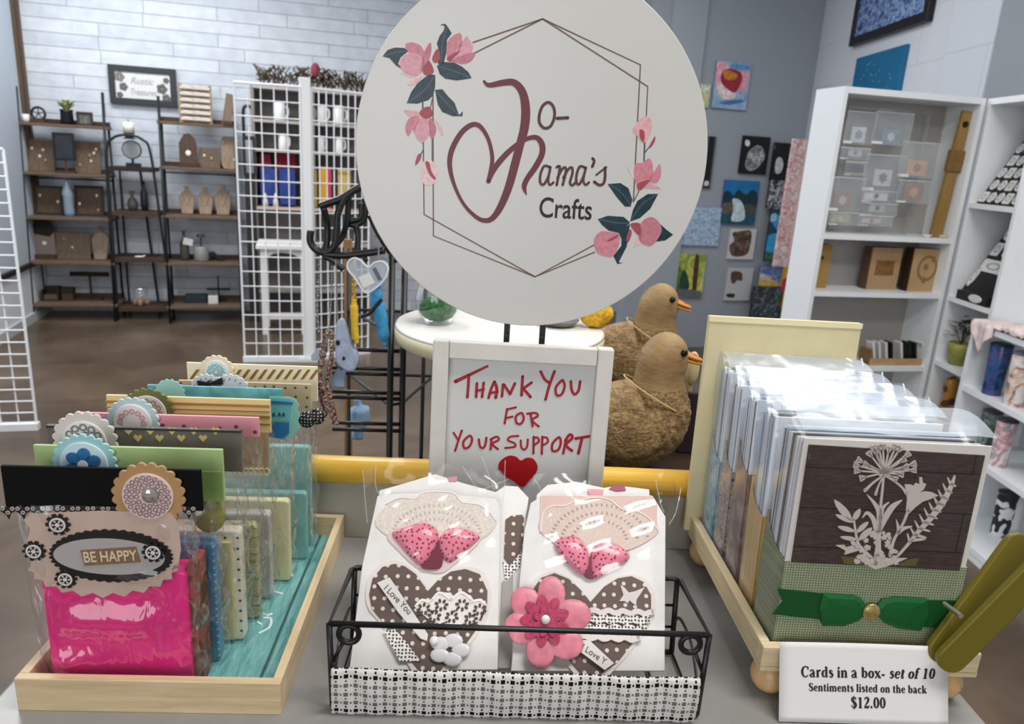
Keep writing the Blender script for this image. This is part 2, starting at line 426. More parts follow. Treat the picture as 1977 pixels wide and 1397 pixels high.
# magnolia prints
leaf, leaf_hi = MT('#14303a', 0.35, var=0.35, vscale=150), MT('#3a5560', 0.35)
b = MB()
for c, pts in ((cF, [(105, 440), (160, 370), (240, 345), (340, 350), (380, 385), (300, 450), (270, 520), (330, 585), (250, 540), (180, 460)]),
               (cF, [(725, 100), (780, 88), (812, 130), (850, 190), (800, 260), (790, 400), (765, 520), (700, 520), (720, 400), (690, 300), (720, 220), (765, 160), (775, 112)]),
               (cF, [(690, 540), (760, 500), (880, 510), (960, 550), (1030, 610), (1065, 675), (980, 690), (900, 700), (780, 680), (720, 630)]),
               (cF, [(600, 635), (672, 640), (672, 760), (650, 860), (600, 910), (480, 950), (365, 945), (410, 830), (480, 730)]),
               (cF, [(670, 800), (750, 795), (810, 870), (880, 940), (930, 1075), (970, 1030), (965, 1085), (860, 1085), (750, 1040), (700, 960)]),
               (cH, [(420, 655), (530, 645), (600, 690), (635, 790), (620, 850), (570, 850), (500, 770)]),
               (cH, [(860, 740), (770, 740), (680, 800), (640, 880), (615, 980), (700, 950), (790, 870)]),
               (cH, [(335, 960), (420, 930), (560, 940), (615, 990), (520, 1080), (430, 1060), (370, 1010)]),
               (cH, [(515, 1070), (615, 1000), (600, 1090), (585, 1200), (515, 1335), (550, 1340), (505, 1350), (470, 1280), (540, 1190), (540, 1130)]),
               (cH, [(875, 1000), (930, 1050), (990, 1095), (920, 1145), (830, 1155), (870, 1080)])):
    MB().poly(c(pts), -0.0008, 0.0004).build('leaf_print', leaf, sgn)
b = MB()
for c, pts in ((cF, [(700, 545), (850, 590), (1050, 668)]), (cF, [(660, 650), (560, 800), (375, 940)]), (cF, [(675, 810), (800, 950), (930, 1078)]), (cF, [(735, 510), (750, 300), (800, 120)]),
               (cF, [(120, 438), (240, 400), (360, 385)]), (cH, [(440, 655), (550, 740), (620, 840)]), (cH, [(850, 745), (720, 830), (620, 970)]), (cH, [(340, 960), (480, 990), (605, 995)])):
    MB().stroke(c(pts), 2.2 * px, -0.0011, 0.0).build('leaf_vein_print', leaf_hi, sgn)
for c, pts in ((cF, [(535, 940), (535, 1000)]), (cF, [(640, 900), (620, 1000)]), (cG, [(262, 650), (262, 900)]), (cG, [(380, 600), (380, 900)]), (cG, [(262, 760), (220, 830)]), (cH, [(740, 285), (735, 440)]), (cH, [(745, 380), (790, 320)]), (cH, [(700, 700), (650, 800)])):
    MB().stroke(c(pts), 2.0 * px, -0.0006, 0.0).build('stem_print', leaf_hi, sgn)
PALE = {'#c9818c': ('#c9818c', '#d59aa4', '#bd7682'), '#dfb3b6': ('#dfb3b6', '#e6c4c4', '#d8a6ab')}
def petals(name, col, lst, y=-0.0009):
    for i, (c, pts) in enumerate(lst):
        P = crom([Vector((u, v, 0)) for u, v in c(pts)], 4, True)
        MB().poly([(p.x, p.y) for p in P], y - i * 0.00003, 0.0003).build(name, MT((col, PALE.get(col, (col,) * 3)[i % 3])[1], 0.4, var=0.12, vscale=200), sgn)
petals('pale_petal_print', '#dfb3b6', [(cF, [(370, 740), (440, 690), (540, 650), (500, 700), (430, 750)]), (cF, [(300, 620), (360, 620), (470, 665), (400, 665)]),
    (cF, [(340, 1020), (500, 1040), (500, 1090), (400, 1090)]), (cF, [(650, 1100), (720, 1170), (760, 1260), (740, 1290), (700, 1190)]),
    (cG, [(250, 940), (300, 900), (420, 940), (470, 1030), (440, 1180), (340, 1240), (250, 1200), (235, 1080)]),
    (cH, [(640, 180), (690, 100), (750, 60), (800, 100), (800, 190), (740, 295), (680, 240)]), (cH, [(640, 1200), (690, 1100), (720, 1160), (670, 1190)]), (cH, [(590, 500), (610, 540), (660, 600), (640, 600)])])
petals('pink_petal_print', '#c9818c', [(cF, [(350, 310), (430, 290), (520, 330), (560, 420), (570, 540), (480, 420), (380, 390)]), (cF, [(290, 500), (340, 430), (430, 400), (510, 430), (545, 520), (520, 610), (450, 660), (360, 630), (300, 560)]),
    (cF, [(555, 390), (620, 290), (630, 390), (600, 490), (570, 480)]), (cF, [(800, 300), (860, 220), (940, 190), (960, 260), (900, 380), (830, 480), (795, 420)]), (cF, [(900, 400), (960, 290), (1010, 220), (1040, 260), (1080, 320), (1060, 400), (980, 440), (870, 500)]),
    (cF, [(840, 490), (960, 430), (1100, 400), (1070, 480), (990, 520), (900, 510)]), (cF, [(350, 1200), (400, 1100), (500, 1090), (470, 1180), (430, 1230), (380, 1300)]), (cF, [(440, 1200), (500, 1110), (600, 1110), (650, 1200), (600, 1300), (530, 1370), (470, 1310)]),
    (cF, [(620, 1100), (680, 1200), (670, 1290), (630, 1330), (610, 1220)]), (cH, [(650, 600), (660, 480), (720, 470), (780, 430), (810, 480), (820, 550), (870, 480), (885, 560), (850, 640), (760, 640), (690, 720), (670, 650)]),
    (cH, [(770, 640), (880, 690), (800, 690), (720, 680)]), (cH, [(690, 1080), (720, 980), (800, 940), (860, 980), (890, 1040), (870, 1110), (800, 1190), (720, 1170), (690, 1130)]), (cH, [(300, 1150), (350, 1070), (440, 1070), (520, 1090), (520, 1180), (470, 1280), (400, 1280), (330, 1250)])], -0.001)
petals('red_petal_print', '#a14650', [(cF, [(580, 500), (610, 490), (655, 580), (640, 630), (560, 640), (540, 580)]), (cF, [(800, 450), (940, 380), (860, 470), (830, 500)]), (cF, [(640, 460), (690, 360), (720, 400), (720, 480), (670, 510)]),
    (cF, [(500, 1050), (560, 990), (620, 990), (640, 1080), (560, 1110)]), (cG, [(290, 930), (340, 930), (370, 1050), (430, 1150), (390, 1150), (320, 1050)]), (cG, [(150, 960), (180, 840), (230, 810), (230, 870), (190, 940)]),
    (cH, [(700, 180), (740, 200), (735, 290), (700, 250)]), (cH, [(780, 330), (830, 240), (830, 280), (800, 330)]), (cH, [(680, 650), (790, 620), (700, 710)]), (cH, [(620, 1000), (700, 1000), (700, 1100), (650, 1060)]), (cH, [(410, 1150), (520, 1090), (470, 1140)]), (cH, [(580, 1130), (610, 1050), (630, 1080), (600, 1160)])], -0.0015)
petals('petal_line_print', '#b06874', [(cF, [(545, 430), (560, 520), (520, 620), (530, 520)]), (cF, [(905, 400), (960, 270), (955, 330)]), (cF, [(500, 1110), (450, 1200), (440, 1260), (465, 1200)]), (cF, [(605, 1120), (630, 1220), (620, 1300), (610, 1220)]), (cH, [(815, 560), (800, 620), (780, 630), (800, 580)]), (cH, [(700, 990), (720, 1090), (700, 1130), (695, 1060)])], -0.0016)
# script lettering
k = 1 / 4.506 * px
b = MB()
PEN = [0]
def pen(pts, ws, c=cL):
    PEN[0] += 1; b.stroke(c(pts), [w * k for w in ws] if isinstance(ws, list) else ws * k, -0.0012 - 0.0001 * (PEN[0] % 5), 0.0)
pen([(425, 120), (470, 155), (600, 132), (690, 135), (760, 215), (788, 360), (778, 520), (742, 660), (698, 830), (640, 1040), (570, 1210), (500, 1310), (430, 1332), (350, 1295), (250, 1190), (170, 1030), (128, 860), (145, 720), (220, 580), (300, 508), (370, 500), (430, 560), (475, 660), (498, 790), (485, 900), (465, 990)],
    [18, 38, 50, 56, 66, 76, 76, 70, 72, 68, 60, 48, 40, 34, 28, 30, 40, 46, 44, 42, 40, 34, 32, 34, 38, 40])
pen([(465, 990), (510, 890), (590, 785), (690, 690), (790, 625), (880, 610), (930, 670), (928, 760), (870, 870), (800, 970), (775, 1040), (794, 1105)], [34, 46, 48, 42, 36, 42, 50, 50, 50, 46, 42, 10])
b.build('script_monogram', MT('#672b33', 0.4), sgn)
b = MB()
b.stroke(cL([(990, 305), (1032, 350), (1038, 430), (1005, 510), (950, 528), (908, 480), (910, 400), (940, 330)]), 25 * k, -0.0011, 0.0, closed=True)
pen([(1062, 443), (1155, 438)], 26)
b.build('name_lettering', MT('#51302f', 0.4), sgn); b = MB()
pen([(1000, 868), (950, 858), (918, 925), (915, 1000), (945, 1018), (985, 950), (1003, 868)], 22)
pen([(1003, 868), (985, 980), (998, 1022), (1030, 1000)], 20)
pen([(1058, 868), (1085, 868), (1058, 1022)], 22); pen([(1066, 960), (1105, 885), (1135, 872), (1135, 925), (1110, 1022)], 22); pen([(1116, 960), (1160, 885), (1190, 872), (1195, 920), (1174, 1000), (1195, 1025), (1230, 990)], 22)
pen([(1305, 872), (1260, 862), (1232, 930), (1230, 1000), (1255, 1015), (1290, 950), (1312, 872)], 22); pen([(1312, 872), (1290, 980), (1310, 1022), (1338, 1000)], 20)
pen([(1370, 792), (1384, 815), (1368, 862)], 24)
pen([(1490, 868), (1440, 905), (1402, 935)], 16); pen([(1478, 872), (1478, 960), (1462, 1012), (1425, 1022), (1385, 995)], 24)
b.build('name_lettering', MT('#51302f', 0.4), sgn)
u, w = SG.L(1039, 418)
text('trade_lettering', 'Crafts', 0.0285, MT('#1b1718', 0.4), sgn, u, w, -0.0006, 'LEFT', 0.78, bold=0.0003)

for ch in sgn.children:
    if ch.name != 'sign_board':
        for v in ch.data.vertices: v.co.y = v.co.y * 0.22 - 0.00002
esl = thing('easel', 'black metal display easel holding up the round sign', 'easel', loc=(0.012, 0.79, 1.0), yaw=2.0)
for x in (-0.0195, 0.0195):
    MB().box(x - 0.0032, x + 0.0032, 0.0, 0.005, 0.0, 0.50).build('upright', BLACKM, esl)
MB().box(-0.045, 0.045, 0.001, 0.005, 0.245, 0.25).box(-0.05, 0.05, 0.0005, 0.0045, 0.0, 0.006).build('crossbar', BLACKM, esl)
for x in (-0.0195, 0.0195):
    MB().tube([(x, 0.002, 0.262), (x, -0.010, 0.262)], 0.002, 8).build('peg', BLACKM, esl)

# ================================================================ thank-you frame
TF = Plane((0.012, 0.735, 1.0), 1.0, 3.0)
frm = thing('message_frame', 'white wooden frame with red handwritten thank you note and heart', 'frame', M=TF.M)
hx0, hz1 = TF.L(836, 656); hx1, _ = TF.L(1187, 672); ix0, iz1 = TF.L(866, 692); ix1, _ = TF.L(1153, 705)
fw = MT('#d6d2ca', 0.5, var=0.04, vscale=30)
MB().box(hx0, ix0, 0.0, 0.016, 0.0, hz1).build('stile', fw, frm, bevel=0.0015)
MB().box(ix1, hx1, 0.0, 0.016, 0.0, hz1).build('stile', fw, frm, bevel=0.0015)
MB().box(ix0 + 0.0004, ix1 - 0.0004, 0.001, 0.015, iz1, hz1 - 0.0008).build('rail', fw, frm, bevel=0.001)
MB().box(ix0 + 0.0004, ix1 - 0.0004, 0.001, 0.015, 0.0, 0.03).build('rail', fw, frm, bevel=0.001)
MB().box(ix0 + 0.0002, ix1 - 0.0002, 0.009, 0.0125, 0.005, iz1 + 0.002).build('backing', MT('#cfcfcc', 0.35, spec=0.5), frm)
fpx = 0.188 / 352 / 4.816
def c5(pts): return [TF.L(830 + x / 4.816, 640 + y / 4.816, -0.009) for x, y in pts]
b = MB()
PEN = [0]
def pen(pts, w=26, closed=False):
    PEN[0] += 1; b.stroke(c5(pts), [q * fpx for q in w] if isinstance(w, list) else w * fpx, 0.0086 - 0.00006 * (PEN[0] % 6), 0.0095, closed=closed)
pen([(238, 462), (380, 395), (535, 320)], [36, 30, 22]); pen([(362, 400), (357, 500), (348, 608)], 27)
pen([(437, 480), (430, 605)]); pen([(500, 475), (485, 605)]); pen([(430, 550), (500, 535)], 24)
pen([(598, 465), (570, 530), (545, 615)]); pen([(600, 465), (622, 530), (612, 612)], 30); pen([(555, 570), (630, 558)], 24)
pen([(680, 490), (670, 600)]); pen([(688, 490), (745, 578)]); pen([(745, 578), (790, 480)])
pen([(862, 415), (852, 590)], 28); pen([(945, 472), (865, 530)]); pen([(865, 525), (935, 605)], 28)
pen([(1030, 370), (1065, 440), (1110, 475)]); pen([(1158, 368), (1110, 500), (1075, 630)])
pen([(1222, 455), (1170, 520), (1180, 590), (1225, 580), (1252, 510), (1240, 460)], 24, True)
pen([(1310, 462), (1318, 540), (1345, 582), (1382, 545), (1396, 462)], 26)
pen([(718, 718), (705, 790), (695, 852)], 22); pen([(715, 722), (800, 702)], 20); pen([(708, 802), (768, 788)], 20)
pen([(845, 755), (800, 785), (805, 845), (845, 855), (872, 810), (862, 765)], 22, True)
pen([(935, 760), (955, 878)], 22); pen([(905, 762), (980, 755), (1003, 782), (950, 822), (1012, 880)], 22)
pen([(220, 938), (262, 1005)], 20); pen([(297, 918), (265, 1010), (235, 1105)], 22)
pen([(360, 970), (312, 1020), (320, 1080), (365, 1068), (392, 1010), (382, 972)], 22, True)
pen([(455, 1000), (465, 1060), (490, 1082), (515, 1050), (525, 985)], 22)
pen([(572, 1000), (565, 1092)], 22); pen([(565, 1000), (622, 975), (640, 1005), (580, 1042), (632, 1090)], 22)
pen([(822, 968), (750, 975), (725, 1008), (785, 1035), (790, 1068), (700, 1080)], 20)
pen([(845, 1010), (850, 1072), (880, 1095), (905, 1060), (910, 1000)], 20)
pen([(965, 975), (962, 1130)], 22); pen([(962, 985), (1000, 983), (1012, 1020), (968, 1052)], 20)
pen([(1045, 975), (1040, 1135)], 22); pen([(1042, 985), (1085, 983), (1096, 1025), (1048, 1055)], 20)
pen([(1190, 985), (1140, 1040), (1140, 1105), (1190, 1100), (1216, 1040), (1210, 990)], 24, True)
pen([(1265, 1000), (1240, 1130)], 24); pen([(1260, 1010), (1300, 955), (1325, 985), (1265, 1050), (1320, 1105)], 28)
pen([(1355, 992), (1480, 972)], 28); pen([(1415, 985), (1380, 1130)], 28)
b.build('handwriting', MT('#a3182a', 0.45), frm)
P = crom([Vector((*p, 0)) for p in c5([(845, 1195), (800, 1160), (730, 1152), (655, 1200), (638, 1265), (680, 1330), (770, 1380), (860, 1440), (930, 1370), (985, 1310), (1000, 1245), (960, 1180), (900, 1170)])], 4, True)
MB().poly([(p.x, p.y) for p in P], 0.0075, 0.0095).build('heart', MT('#a60a14', 0.35), frm)
# ================================================================ wooden tray with gift bags
TRY = Plane((-0.379, 0.491, 1.0), 3.3)                  # front-left corner
TW, TD, THT = 0.208, 0.292, 0.030
pale = WOOD('#c2a982', '#dcc7a2', (3, 50, 50), 0.5)
tray = thing('wooden_tray', 'pale wooden tray with teal plank liner holding the gift bags', 'tray', M=TRY.M)
wt = 0.0075
MB().box(0, TW, 0, wt, 0, THT).build('front_wall', pale, tray, bevel=0.0006)
MB().box(0, TW, TD - wt, TD, 0, THT).build('back_wall', pale, tray, bevel=0.0006)
MB().box(0, wt, wt, TD - wt, 0, THT).build('side_wall', WOOD('#c2a982', '#dcc7a2', (50, 3, 50), 0.5), tray, bevel=0.0006)
MB().box(TW - wt, TW, wt, TD - wt, 0, THT).build('side_wall', WOOD('#c8b08a', '#e2cfab', (50, 3, 50), 0.5), tray, bevel=0.0006)
def teal_mat():
    mt, nt, b = NT('teal_planks'); co = objco(nt)
    n = N(nt, 'ShaderNodeTexNoise', Scale=6.0, Detail=6.0, Roughness=0.7, Distortion=0.5)
    nt.links.new(objco(nt, (30, 4, 30)), n.inputs['Vector'])
    c = ramp(nt, n.outputs['Fac'], [(0.28, '#3d7477'), (0.5, '#6fa9a8'), (0.72, '#92c4c0')])
    w = N(nt, 'ShaderNodeTexWave', Scale=5.2, Distortion=0.15); w.bands_direction = 'X'; nt.links.new(co, w.inputs['Vector'])
    nt.links.new(mixc(nt, ramp(nt, w.outputs['Fac'], [(0.0, (1, 1, 1, 1)), (0.012, (0, 0, 0, 1))]), c, lin('#2b4a50')), b.inputs['Base Color'])
    b.inputs['Roughness'].default_value = 0.5; return mt
MB().box(wt, TW - wt, wt, TD - wt, 0.0, 0.006).build('liner', teal_mat(), tray)
# fragments of the white script painted on the liner
b = MB()
def floorpt(x, y):
    v = TRY.I @ on_z(x, y, 1.0062); return Vector((v.x, v.y))
def floor_pen(pts, w):
    Q = crom([Vector((*floorpt(*p), 0)) for p in pts], 5); k = len(Q)
    for i in range(k - 1):
        a, c = Q[i].to_2d(), Q[i + 1].to_2d(); t = (c - a).normalized(); nn = Vector((-t.y, t.x)) * w / 2
        b.zpoly([tuple(a - nn), tuple(c - nn), tuple(c + nn), tuple(a + nn)], 0.006, 0.0066)
floor_pen([(500, 1222), (520, 1210), (523, 1194), (508, 1192)], 0.0022); floor_pen([(497, 1200), (505, 1205)], 0.002)
floor_pen([(516, 1142), (530, 1141), (545, 1146)], 0.002); floor_pen([(515, 1188), (526, 1184)], 0.0022); floor_pen([(558, 1095), (565, 1112)], 0.002)
b.build('script_print', MT('#dcebea', 0.5), tray)

cello = CELLO((1, 1, 1), 0.06, 0.8, 0.08, 0.02, 0.55, 40); cello_edge = CELLO((1, 1, 1), 0.25, 0.8, 0.12, 0.12)
CARDW = MT('#e6e0d8', 0.6)
def gear(parent, x, z, r, y, tilt=0.0):
    pts = []
    for i in range(10):
        a = 2 * math.pi * i / 10
        for da, q in ((-0.14, 1.0), (0.14, 1.0), (0.2, 0.78), (0.43, 0.78)):
            pts.append((x + r * q * math.cos(a + da + tilt), z + r * q * math.sin(a + da + tilt)))
    g = MB().poly(pts, y - 0.0012, y).build('cog_charm', BLACK, parent)
    MB().ring(ellipse(x, z, r * 0.66, r * 0.66, 24), ellipse(x, z, r * 0.50, r * 0.50, 24), y - 0.0017, y - 0.001).disc(x, z, r * 0.2, y - 0.0017, y - 0.001, 12).build('cog_ring', MT('#d9d2cc', 0.4), g)
    q = MB()
    for i in range(6):
        a = 2 * math.pi * i / 6; q.disc(x + r * 0.36 * math.cos(a), z + r * 0.36 * math.sin(a), r * 0.09, y - 0.0017, y - 0.001, 8)
    q.build('cog_dots', MT('#d9d2cc', 0.4), g)
BAGS = []
def bag(name_label, Y, head, hmat, cont, cmat, sleeve=True, depth=0.020, hthick=0.003, dots=None):
    """gift bag: header card (px x0,x1,y0,y1), contents (px x0,x1,y0), clear sleeve"""
    P = Plane((-0.275, Y, 1.0065), 5.0)
    r = thing('gift_bag', name_label, 'gift bag', M=P.M, group='gift bags filed in the wooden tray')
    hx0, hz1 = P.L(head[0], head[2]); hx1, _ = P.L(head[1], head[2]); _, hz0 = P.L((head[0] + head[1]) / 2, head[3])
    _, hz1 = P.L((head[0] + head[1]) / 2, head[4] if len(head) > 4 else head[2])
    MB().box(hx0, hx1, -hthick / 2, hthick / 2, hz0, hz1).build('header_card', hmat, r, bevel=0.0004)
    cx0, cz1 = P.L(cont[0], cont[2]); cx1, _ = P.L(cont[1], cont[2])
    x0, x1 = cx0, cx1
    o = MB().poly(rrect(x0, x1, 0.0008, cz1, 0.004), 0.002, depth).build('contents', cmat, r, bevel=0.0015)
    if sleeve:
        sx0, sx1 = min(x0, hx0 + 0.012) - 0.004, max(x1 + 0.005, hx1 - 0.01)
        def sl(u, v, sx0=sx0, sx1=sx1, top=hz0 + 0.003):
            a = 2 * math.pi * u; ca, sa = math.cos(a), math.sin(a)
            sgn_ = lambda q: (abs(q) ** 0.35) * (1 if q >= 0 else -1)
            th = (depth + 0.007) * (1 - 0.75 * v ** 2) * 0.5; wob = 0.0022 * math.sin(9 * u * 6.28 + 17 * v) * math.sin(v * 2.4) + 0.0014 * math.sin(23 * v + 11 * u) + 0.0012 * math.sin(5 * u * 6.28 - 31 * v)
            return Vector(((sx0 + sx1) / 2 + sgn_(ca) * ((sx1 - sx0) / 2 + wob), depth * 0.5 * (1 - v * 0.9) + 0.001 + sgn_(sa) * th + wob, 0.0005 + (top - 0.0005) * v))
        MB().surf(sl, 96, 28, True).build('clear_sleeve', cello, r, smooth=True)
    return r, P
def rosette(r, P, cx, cy, rad, c1, c2=None, r2=0.7, y=-0.004, k=18, jewel=None, pat=None, name='rosette'):
    x, z = P.L(cx, cy, 0.003); R_ = P.L(cx + rad, cy, 0.003)[0] - x
    o = MB().poly(scallop(x, z, R_, k, 0.08), y - 0.0008, y + 0.0018).build(name, c1, r, bevel=0.0002)
    if c2: MB().disc(x, z, R_ * r2, y - 0.0022, y - 0.0005, 40).build('centre_disc', c2, o, bevel=0.0003)
    if pat:
        q = MB()
        for ring_r, cnt, sz in pat:
            for i in range(cnt):
                a = 2 * math.pi * i / cnt + ring_r
                q.ring(ellipse(x + R_ * ring_r * math.cos(a), z + R_ * ring_r * math.sin(a), R_ * sz, R_ * sz, 10), ellipse(x + R_ * ring_r * math.cos(a), z + R_ * ring_r * math.sin(a), R_ * sz * 0.55, R_ * sz * 0.55, 10), y - 0.0025, y - 0.002)
        q.build('lace_print', jewel or MT('#8c7474', 0.5), o)
    return o, x, z, R_

# front bag: black header, hot pink tissue, be-happy tag
r1, P1 = bag('front gift bag with black header and hot pink tissue under a be happy tag', 0.517, (3, 388, 902, 981), MT('#0a0a0c', 0.8, spec=0.15), (74, 357, 1105), MT('#ea1280', 0.30, var=0.10, vscale=26, bump=1.0, bscale=32), depth=0.024)
b = MB()
for i in range(13):
    x0, z0 = P1.L(18 + i * 29, 980); s = 0.0068
    b.poly([(x0 - s, z0 + 0.002), (x0 - s * 0.7, z0 - 0.002), (x0 - s * 0.25, z0 - 0.0045), (x0, z0 - (0.0125 if i % 4 == 2 else 0.0085)), (x0 + s * 0.25, z0 - 0.0035), (x0 + s * 0.7, z0 - 0.002), (x0 + s, z0 + 0.002)], -0.0024, -0.0012)
lace = b.build('lace_edging', BLACK, r1)
b = MB()
for i in range(13):
    x0, z0 = P1.L(18 + i * 29, 978)
    for dx, dz in ((-0.0035, -0.0002), (0.0035, -0.0002), (0, -0.0035)): b.ring(ellipse(x0 + dx, z0 + dz, 0.0016, 0.0016, 10), ellipse(x0 + dx, z0 + dz, 0.0007, 0.0007, 10), -0.0028, -0.0022)
b.build('lace_holes', MT('#b9aca6', 0.6), lace)
pts = [(48, 1002), (60, 990), (200, 985), (330, 988), (345, 1010), (350, 1060), (345, 1090), (330, 1100)]
n = 11
for i in range(n + 1):
    a = math.pi * (i / n); xx, yy = 200 + 138 * math.cos(a), 1088 + 55 * math.sin(a)
    pts.append((xx, yy)); a2 = math.pi * ((i + 0.5) / n)
    if i < n: pts.append((200 + 146 * math.cos(a2), 1090 + 62 * math.sin(a2)))
pts += [(62, 1080), (52, 1050), (60, 1020)]
tg = MB().poly(P1.LL(pts, 0.004), -0.0052, -0.0044).build('scalloped_tag', MT('#c3aa9b', 0.6, var=0.05), r1)
cx, cz = P1.L(215, 1073, 0.006); sx = P1.L(333, 1073, 0.006)[0] - cx; sz = P1.L(215, 1022, 0.006)[1] - cz
ov = MB().poly(scallop(cx, cz, sx, 40, 0.05, rz=sz), -0.0066, -0.0052).build('oval_mount', MT('#17120f', 0.5), r1)
MB().poly(ellipse(cx - 0.001, cz, sx * 0.90, sz * 0.68, 48, -0.03), -0.0074, -0.0066).build('oval_card', MT('#aba5a2', 0.6), ov)
q = [(155, 1062), (262, 1055), (271, 1085), (163, 1092)]
MB().poly(P1.LL(q, 0.008), -0.0080, -0.0074).build('message_strip', MT('#7d6448', 0.6), ov)
u, w = P1.L(214, 1083, 0.008); text('message_lettering', 'BE HAPPY', 0.0128, MT('#d8c5a6', 0.6), ov, u, w, -0.0081, 'CENTER', 0.72, bold=0.00015, thick=0.0002, spin=0.06)
for gx, gy, gr in ((112, 1012, 22), (66, 1063, 21), (127, 1117, 20), (298, 1063, 21)):
    x, z = P1.L(gx, gy, 0.006); gear(r1, x, z, gr * 0.00041, -0.0075 if gx > 200 else -0.0056)
MB().poly(rrect(*[P1.L(356, 1100)[0], P1.L(376, 1100)[0]], 0.001, P1.L(300, 1092)[1], 0.002), 0.006, 0.027).build('patterned_paper', PAINT([(0.35, '#4a2a14'), (0.5, '#7c4a28'), (0.6, '#9a3a4a'), (0.7, '#6a5a2a')], 60), r1)
rosette(r1, P1, 288, 955, 70, MT('#b08a5a', 0.6), MT('#ddc6c2', 0.5), 0.70, k=20, jewel=MT('#8f7274', 0.5), pat=[(0.58, 22, 0.075), (0.44, 16, 0.075), (0.30, 11, 0.075)])
x, z = P1.L(288, 957, 0.008); MB().ball((x, -0.0075, z), 0.0062, 0.003, 0.0062, 10, 6).build('jewel', MT('#b0a8a4', 0.08, 0.6), r1)

r2, P2 = bag('gift bag with plain green folded header right behind the black one', 0.549, (66, 430, 862, 962, 862), MT('#a6c07e', 0.55, var=0.08, vscale=25), (110, 411, 1046), DOTS('#4b86a8', '#9cb9c4', 150, 0.12), depth=0.016)
MB().box(P2.L(66, 900)[0] + .0003, P2.L(430, 900)[0] - .0003, -0.0019, -0.0014, P2.L(250, 962)[1], P2.L(250, 905)[1]).build('lower_fold', MT('#86a85f', 0.55), r2)
MB().box(P2.L(330, 1000)[0], P2.L(392, 1000)[0], -0.001, 0.0015, 0.002, P2.L(380, 1062)[1]).build('blue_insert', MT('#14609a', 0.5), r2)
o, x, z, R_ = rosette(r2, P2, 165, 893, 62, MT('#9fcdd0', 0.5), MT('#cfe3e6', 0.5), 0.74, k=22)
for i in range(6):
    a = 2 * math.pi * i / 6 + 0.4; MB().poly(ellipse(x + R_ * 0.34 * math.cos(a), z + R_ * 0.34 * math.sin(a), R_ * 0.24, R_ * 0.20, 16, a), -0.0075, -0.0062).build('petal', MT('#2c6fa2', 0.5), o)
MB().disc(x, z, R_ * 0.16, -0.008, -0.007, 16).build('centre_dot', MT('#e8eef0', 0.5), o)
x, z = P2.L(400, 995); MB().ball((x, 0.004, z), 0.014, 0.005, 0.018, 14, 8).build('olive_button', MT('#8a8a4c', 0.2, spec=0.6), r2)

r3, P3 = bag('gift bag with smoky grey header printed with small gold hearts', 0.579, (92, 466, 826, 905, 826), MT('#6b645c', 0.35, var=0.12, vscale=12), (180, 462, 1023), DOTS('#e6dfc8', '#38352c', 95, 0.1), depth=0.014)
b = MB()
for i in range(9):
    hx, hy = 248 + (i % 5) * 42 + (18 if i >= 5 else 0), 832 + (14 if i >= 5 else 0)
    x, z = P3.L(hx, hy, 0.002); s = 0.0034
    b.poly([(x, z - s), (x - s, z + s * 0.2), (x - s * 0.8, z + s * 0.8), (x - s * 0.4, z + s * 0.9), (x, z + s * 0.4), (x + s * 0.4, z + s * 0.9), (x + s * 0.8, z + s * 0.8), (x + s, z + s * 0.2)], -0.0021, -0.0014)
b.build('heart_print', MT('#d6c184', 0.3, 0.3), r3)
MB().box(*[P3.L(92, 826)[0], P3.L(466, 826)[0]], -0.0022, 0.0022, P3.L(280, 829)[1], P3.L(280, 825)[1] + 0.0003).build('dark_fold', MT('#2c2725', 0.5), r3)
MB().box(P3.L(396, 1060)[0], P3.L(446, 1060)[0], -0.002, 0.0019, 0.004, P3.L(430, 1046)[1]).build('cream_insert', MT('#d9cf96', 0.55), r3)
rosette(r3, P3, 166, 850, 62, MT('#d3cac4', 0.55), MT('#e1dbd6', 0.5), 0.68, k=20, jewel=MT('#7a7a80', 0.5), pat=[(0.5, 12, 0.13), (0.26, 6, 0.12)])

r4, P4 = bag('gift bag with pink polka dot header having a rounded end', 0.612, (150, 500, 799, 838, 800), DOTS('#efa0ac', '#8e3450', 62, 0.09, 0.4), (240, 494, 1012), PAINT([(0.35, '#8a8a4a'), (0.5, '#c9c39a'), (0.65, '#6f6a4a')], 70, stretch=(1, 1, 3)), depth=0.013)
rosette(r4, P4, 258, 812, 50, MT('#bcd3d6', 0.5), MT('#efe6e4', 0.5), 0.72, k=20, jewel=MT('#c79aa0', 0.5), pat=[(0.45, 12, 0.11)])

r5, P5 = bag('gift bag with gold and cream striped header and lower kraft flap', 0.645, (206, 522, 765, 830, 766), None or MT('#e4cf92', 0.4), (290, 518, 990), PAINT([(0.35, '#b9b4ae'), (0.6, '#d9d4cc'), (0.7, '#9a8f8a')], 50), depth=0.014)
b = MB()
for y0, y1 in ((776, 781), (788, 790), (797, 802), (812, 815)):
    b.box(P5.L(206, 790)[0] + 0.0003, P5.L(522, 790)[0] - 0.0003, -0.0019, -0.0014, P5.L(364, y1)[1], P5.L(364, y0)[1])
b.build('gold_stripes', MT('#b8944a', 0.3, 0.5), r5)
MB().box(P5.L(440, 870)[0], P5.L(520, 870)[0], -0.002, 0.0, P5.L(480, 908)[1], P5.L(480, 832)[1]).build('kraft_flap', MT('#b59a72', 0.6), r5)
b = MB()
for i in range(8):
    x, z = P5.L(446 + i * 10, 908); b.ring(ellipse(x, z, 0.0034, 0.004, 12), ellipse(x, z, 0.002, 0.0024, 12), -0.003, -0.002)
b.build('lace_trim', MT('#e0d4a8', 0.5), r5)
rosette(r5, P5, 287, 795, 50, MT('#6f7444', 0.5), MT('#e4ddd6', 0.5), 0.72, k=20, jewel=MT('#a09a78', 0.5), pat=[(0.5, 12, 0.12), (0.25, 6, 0.1)])

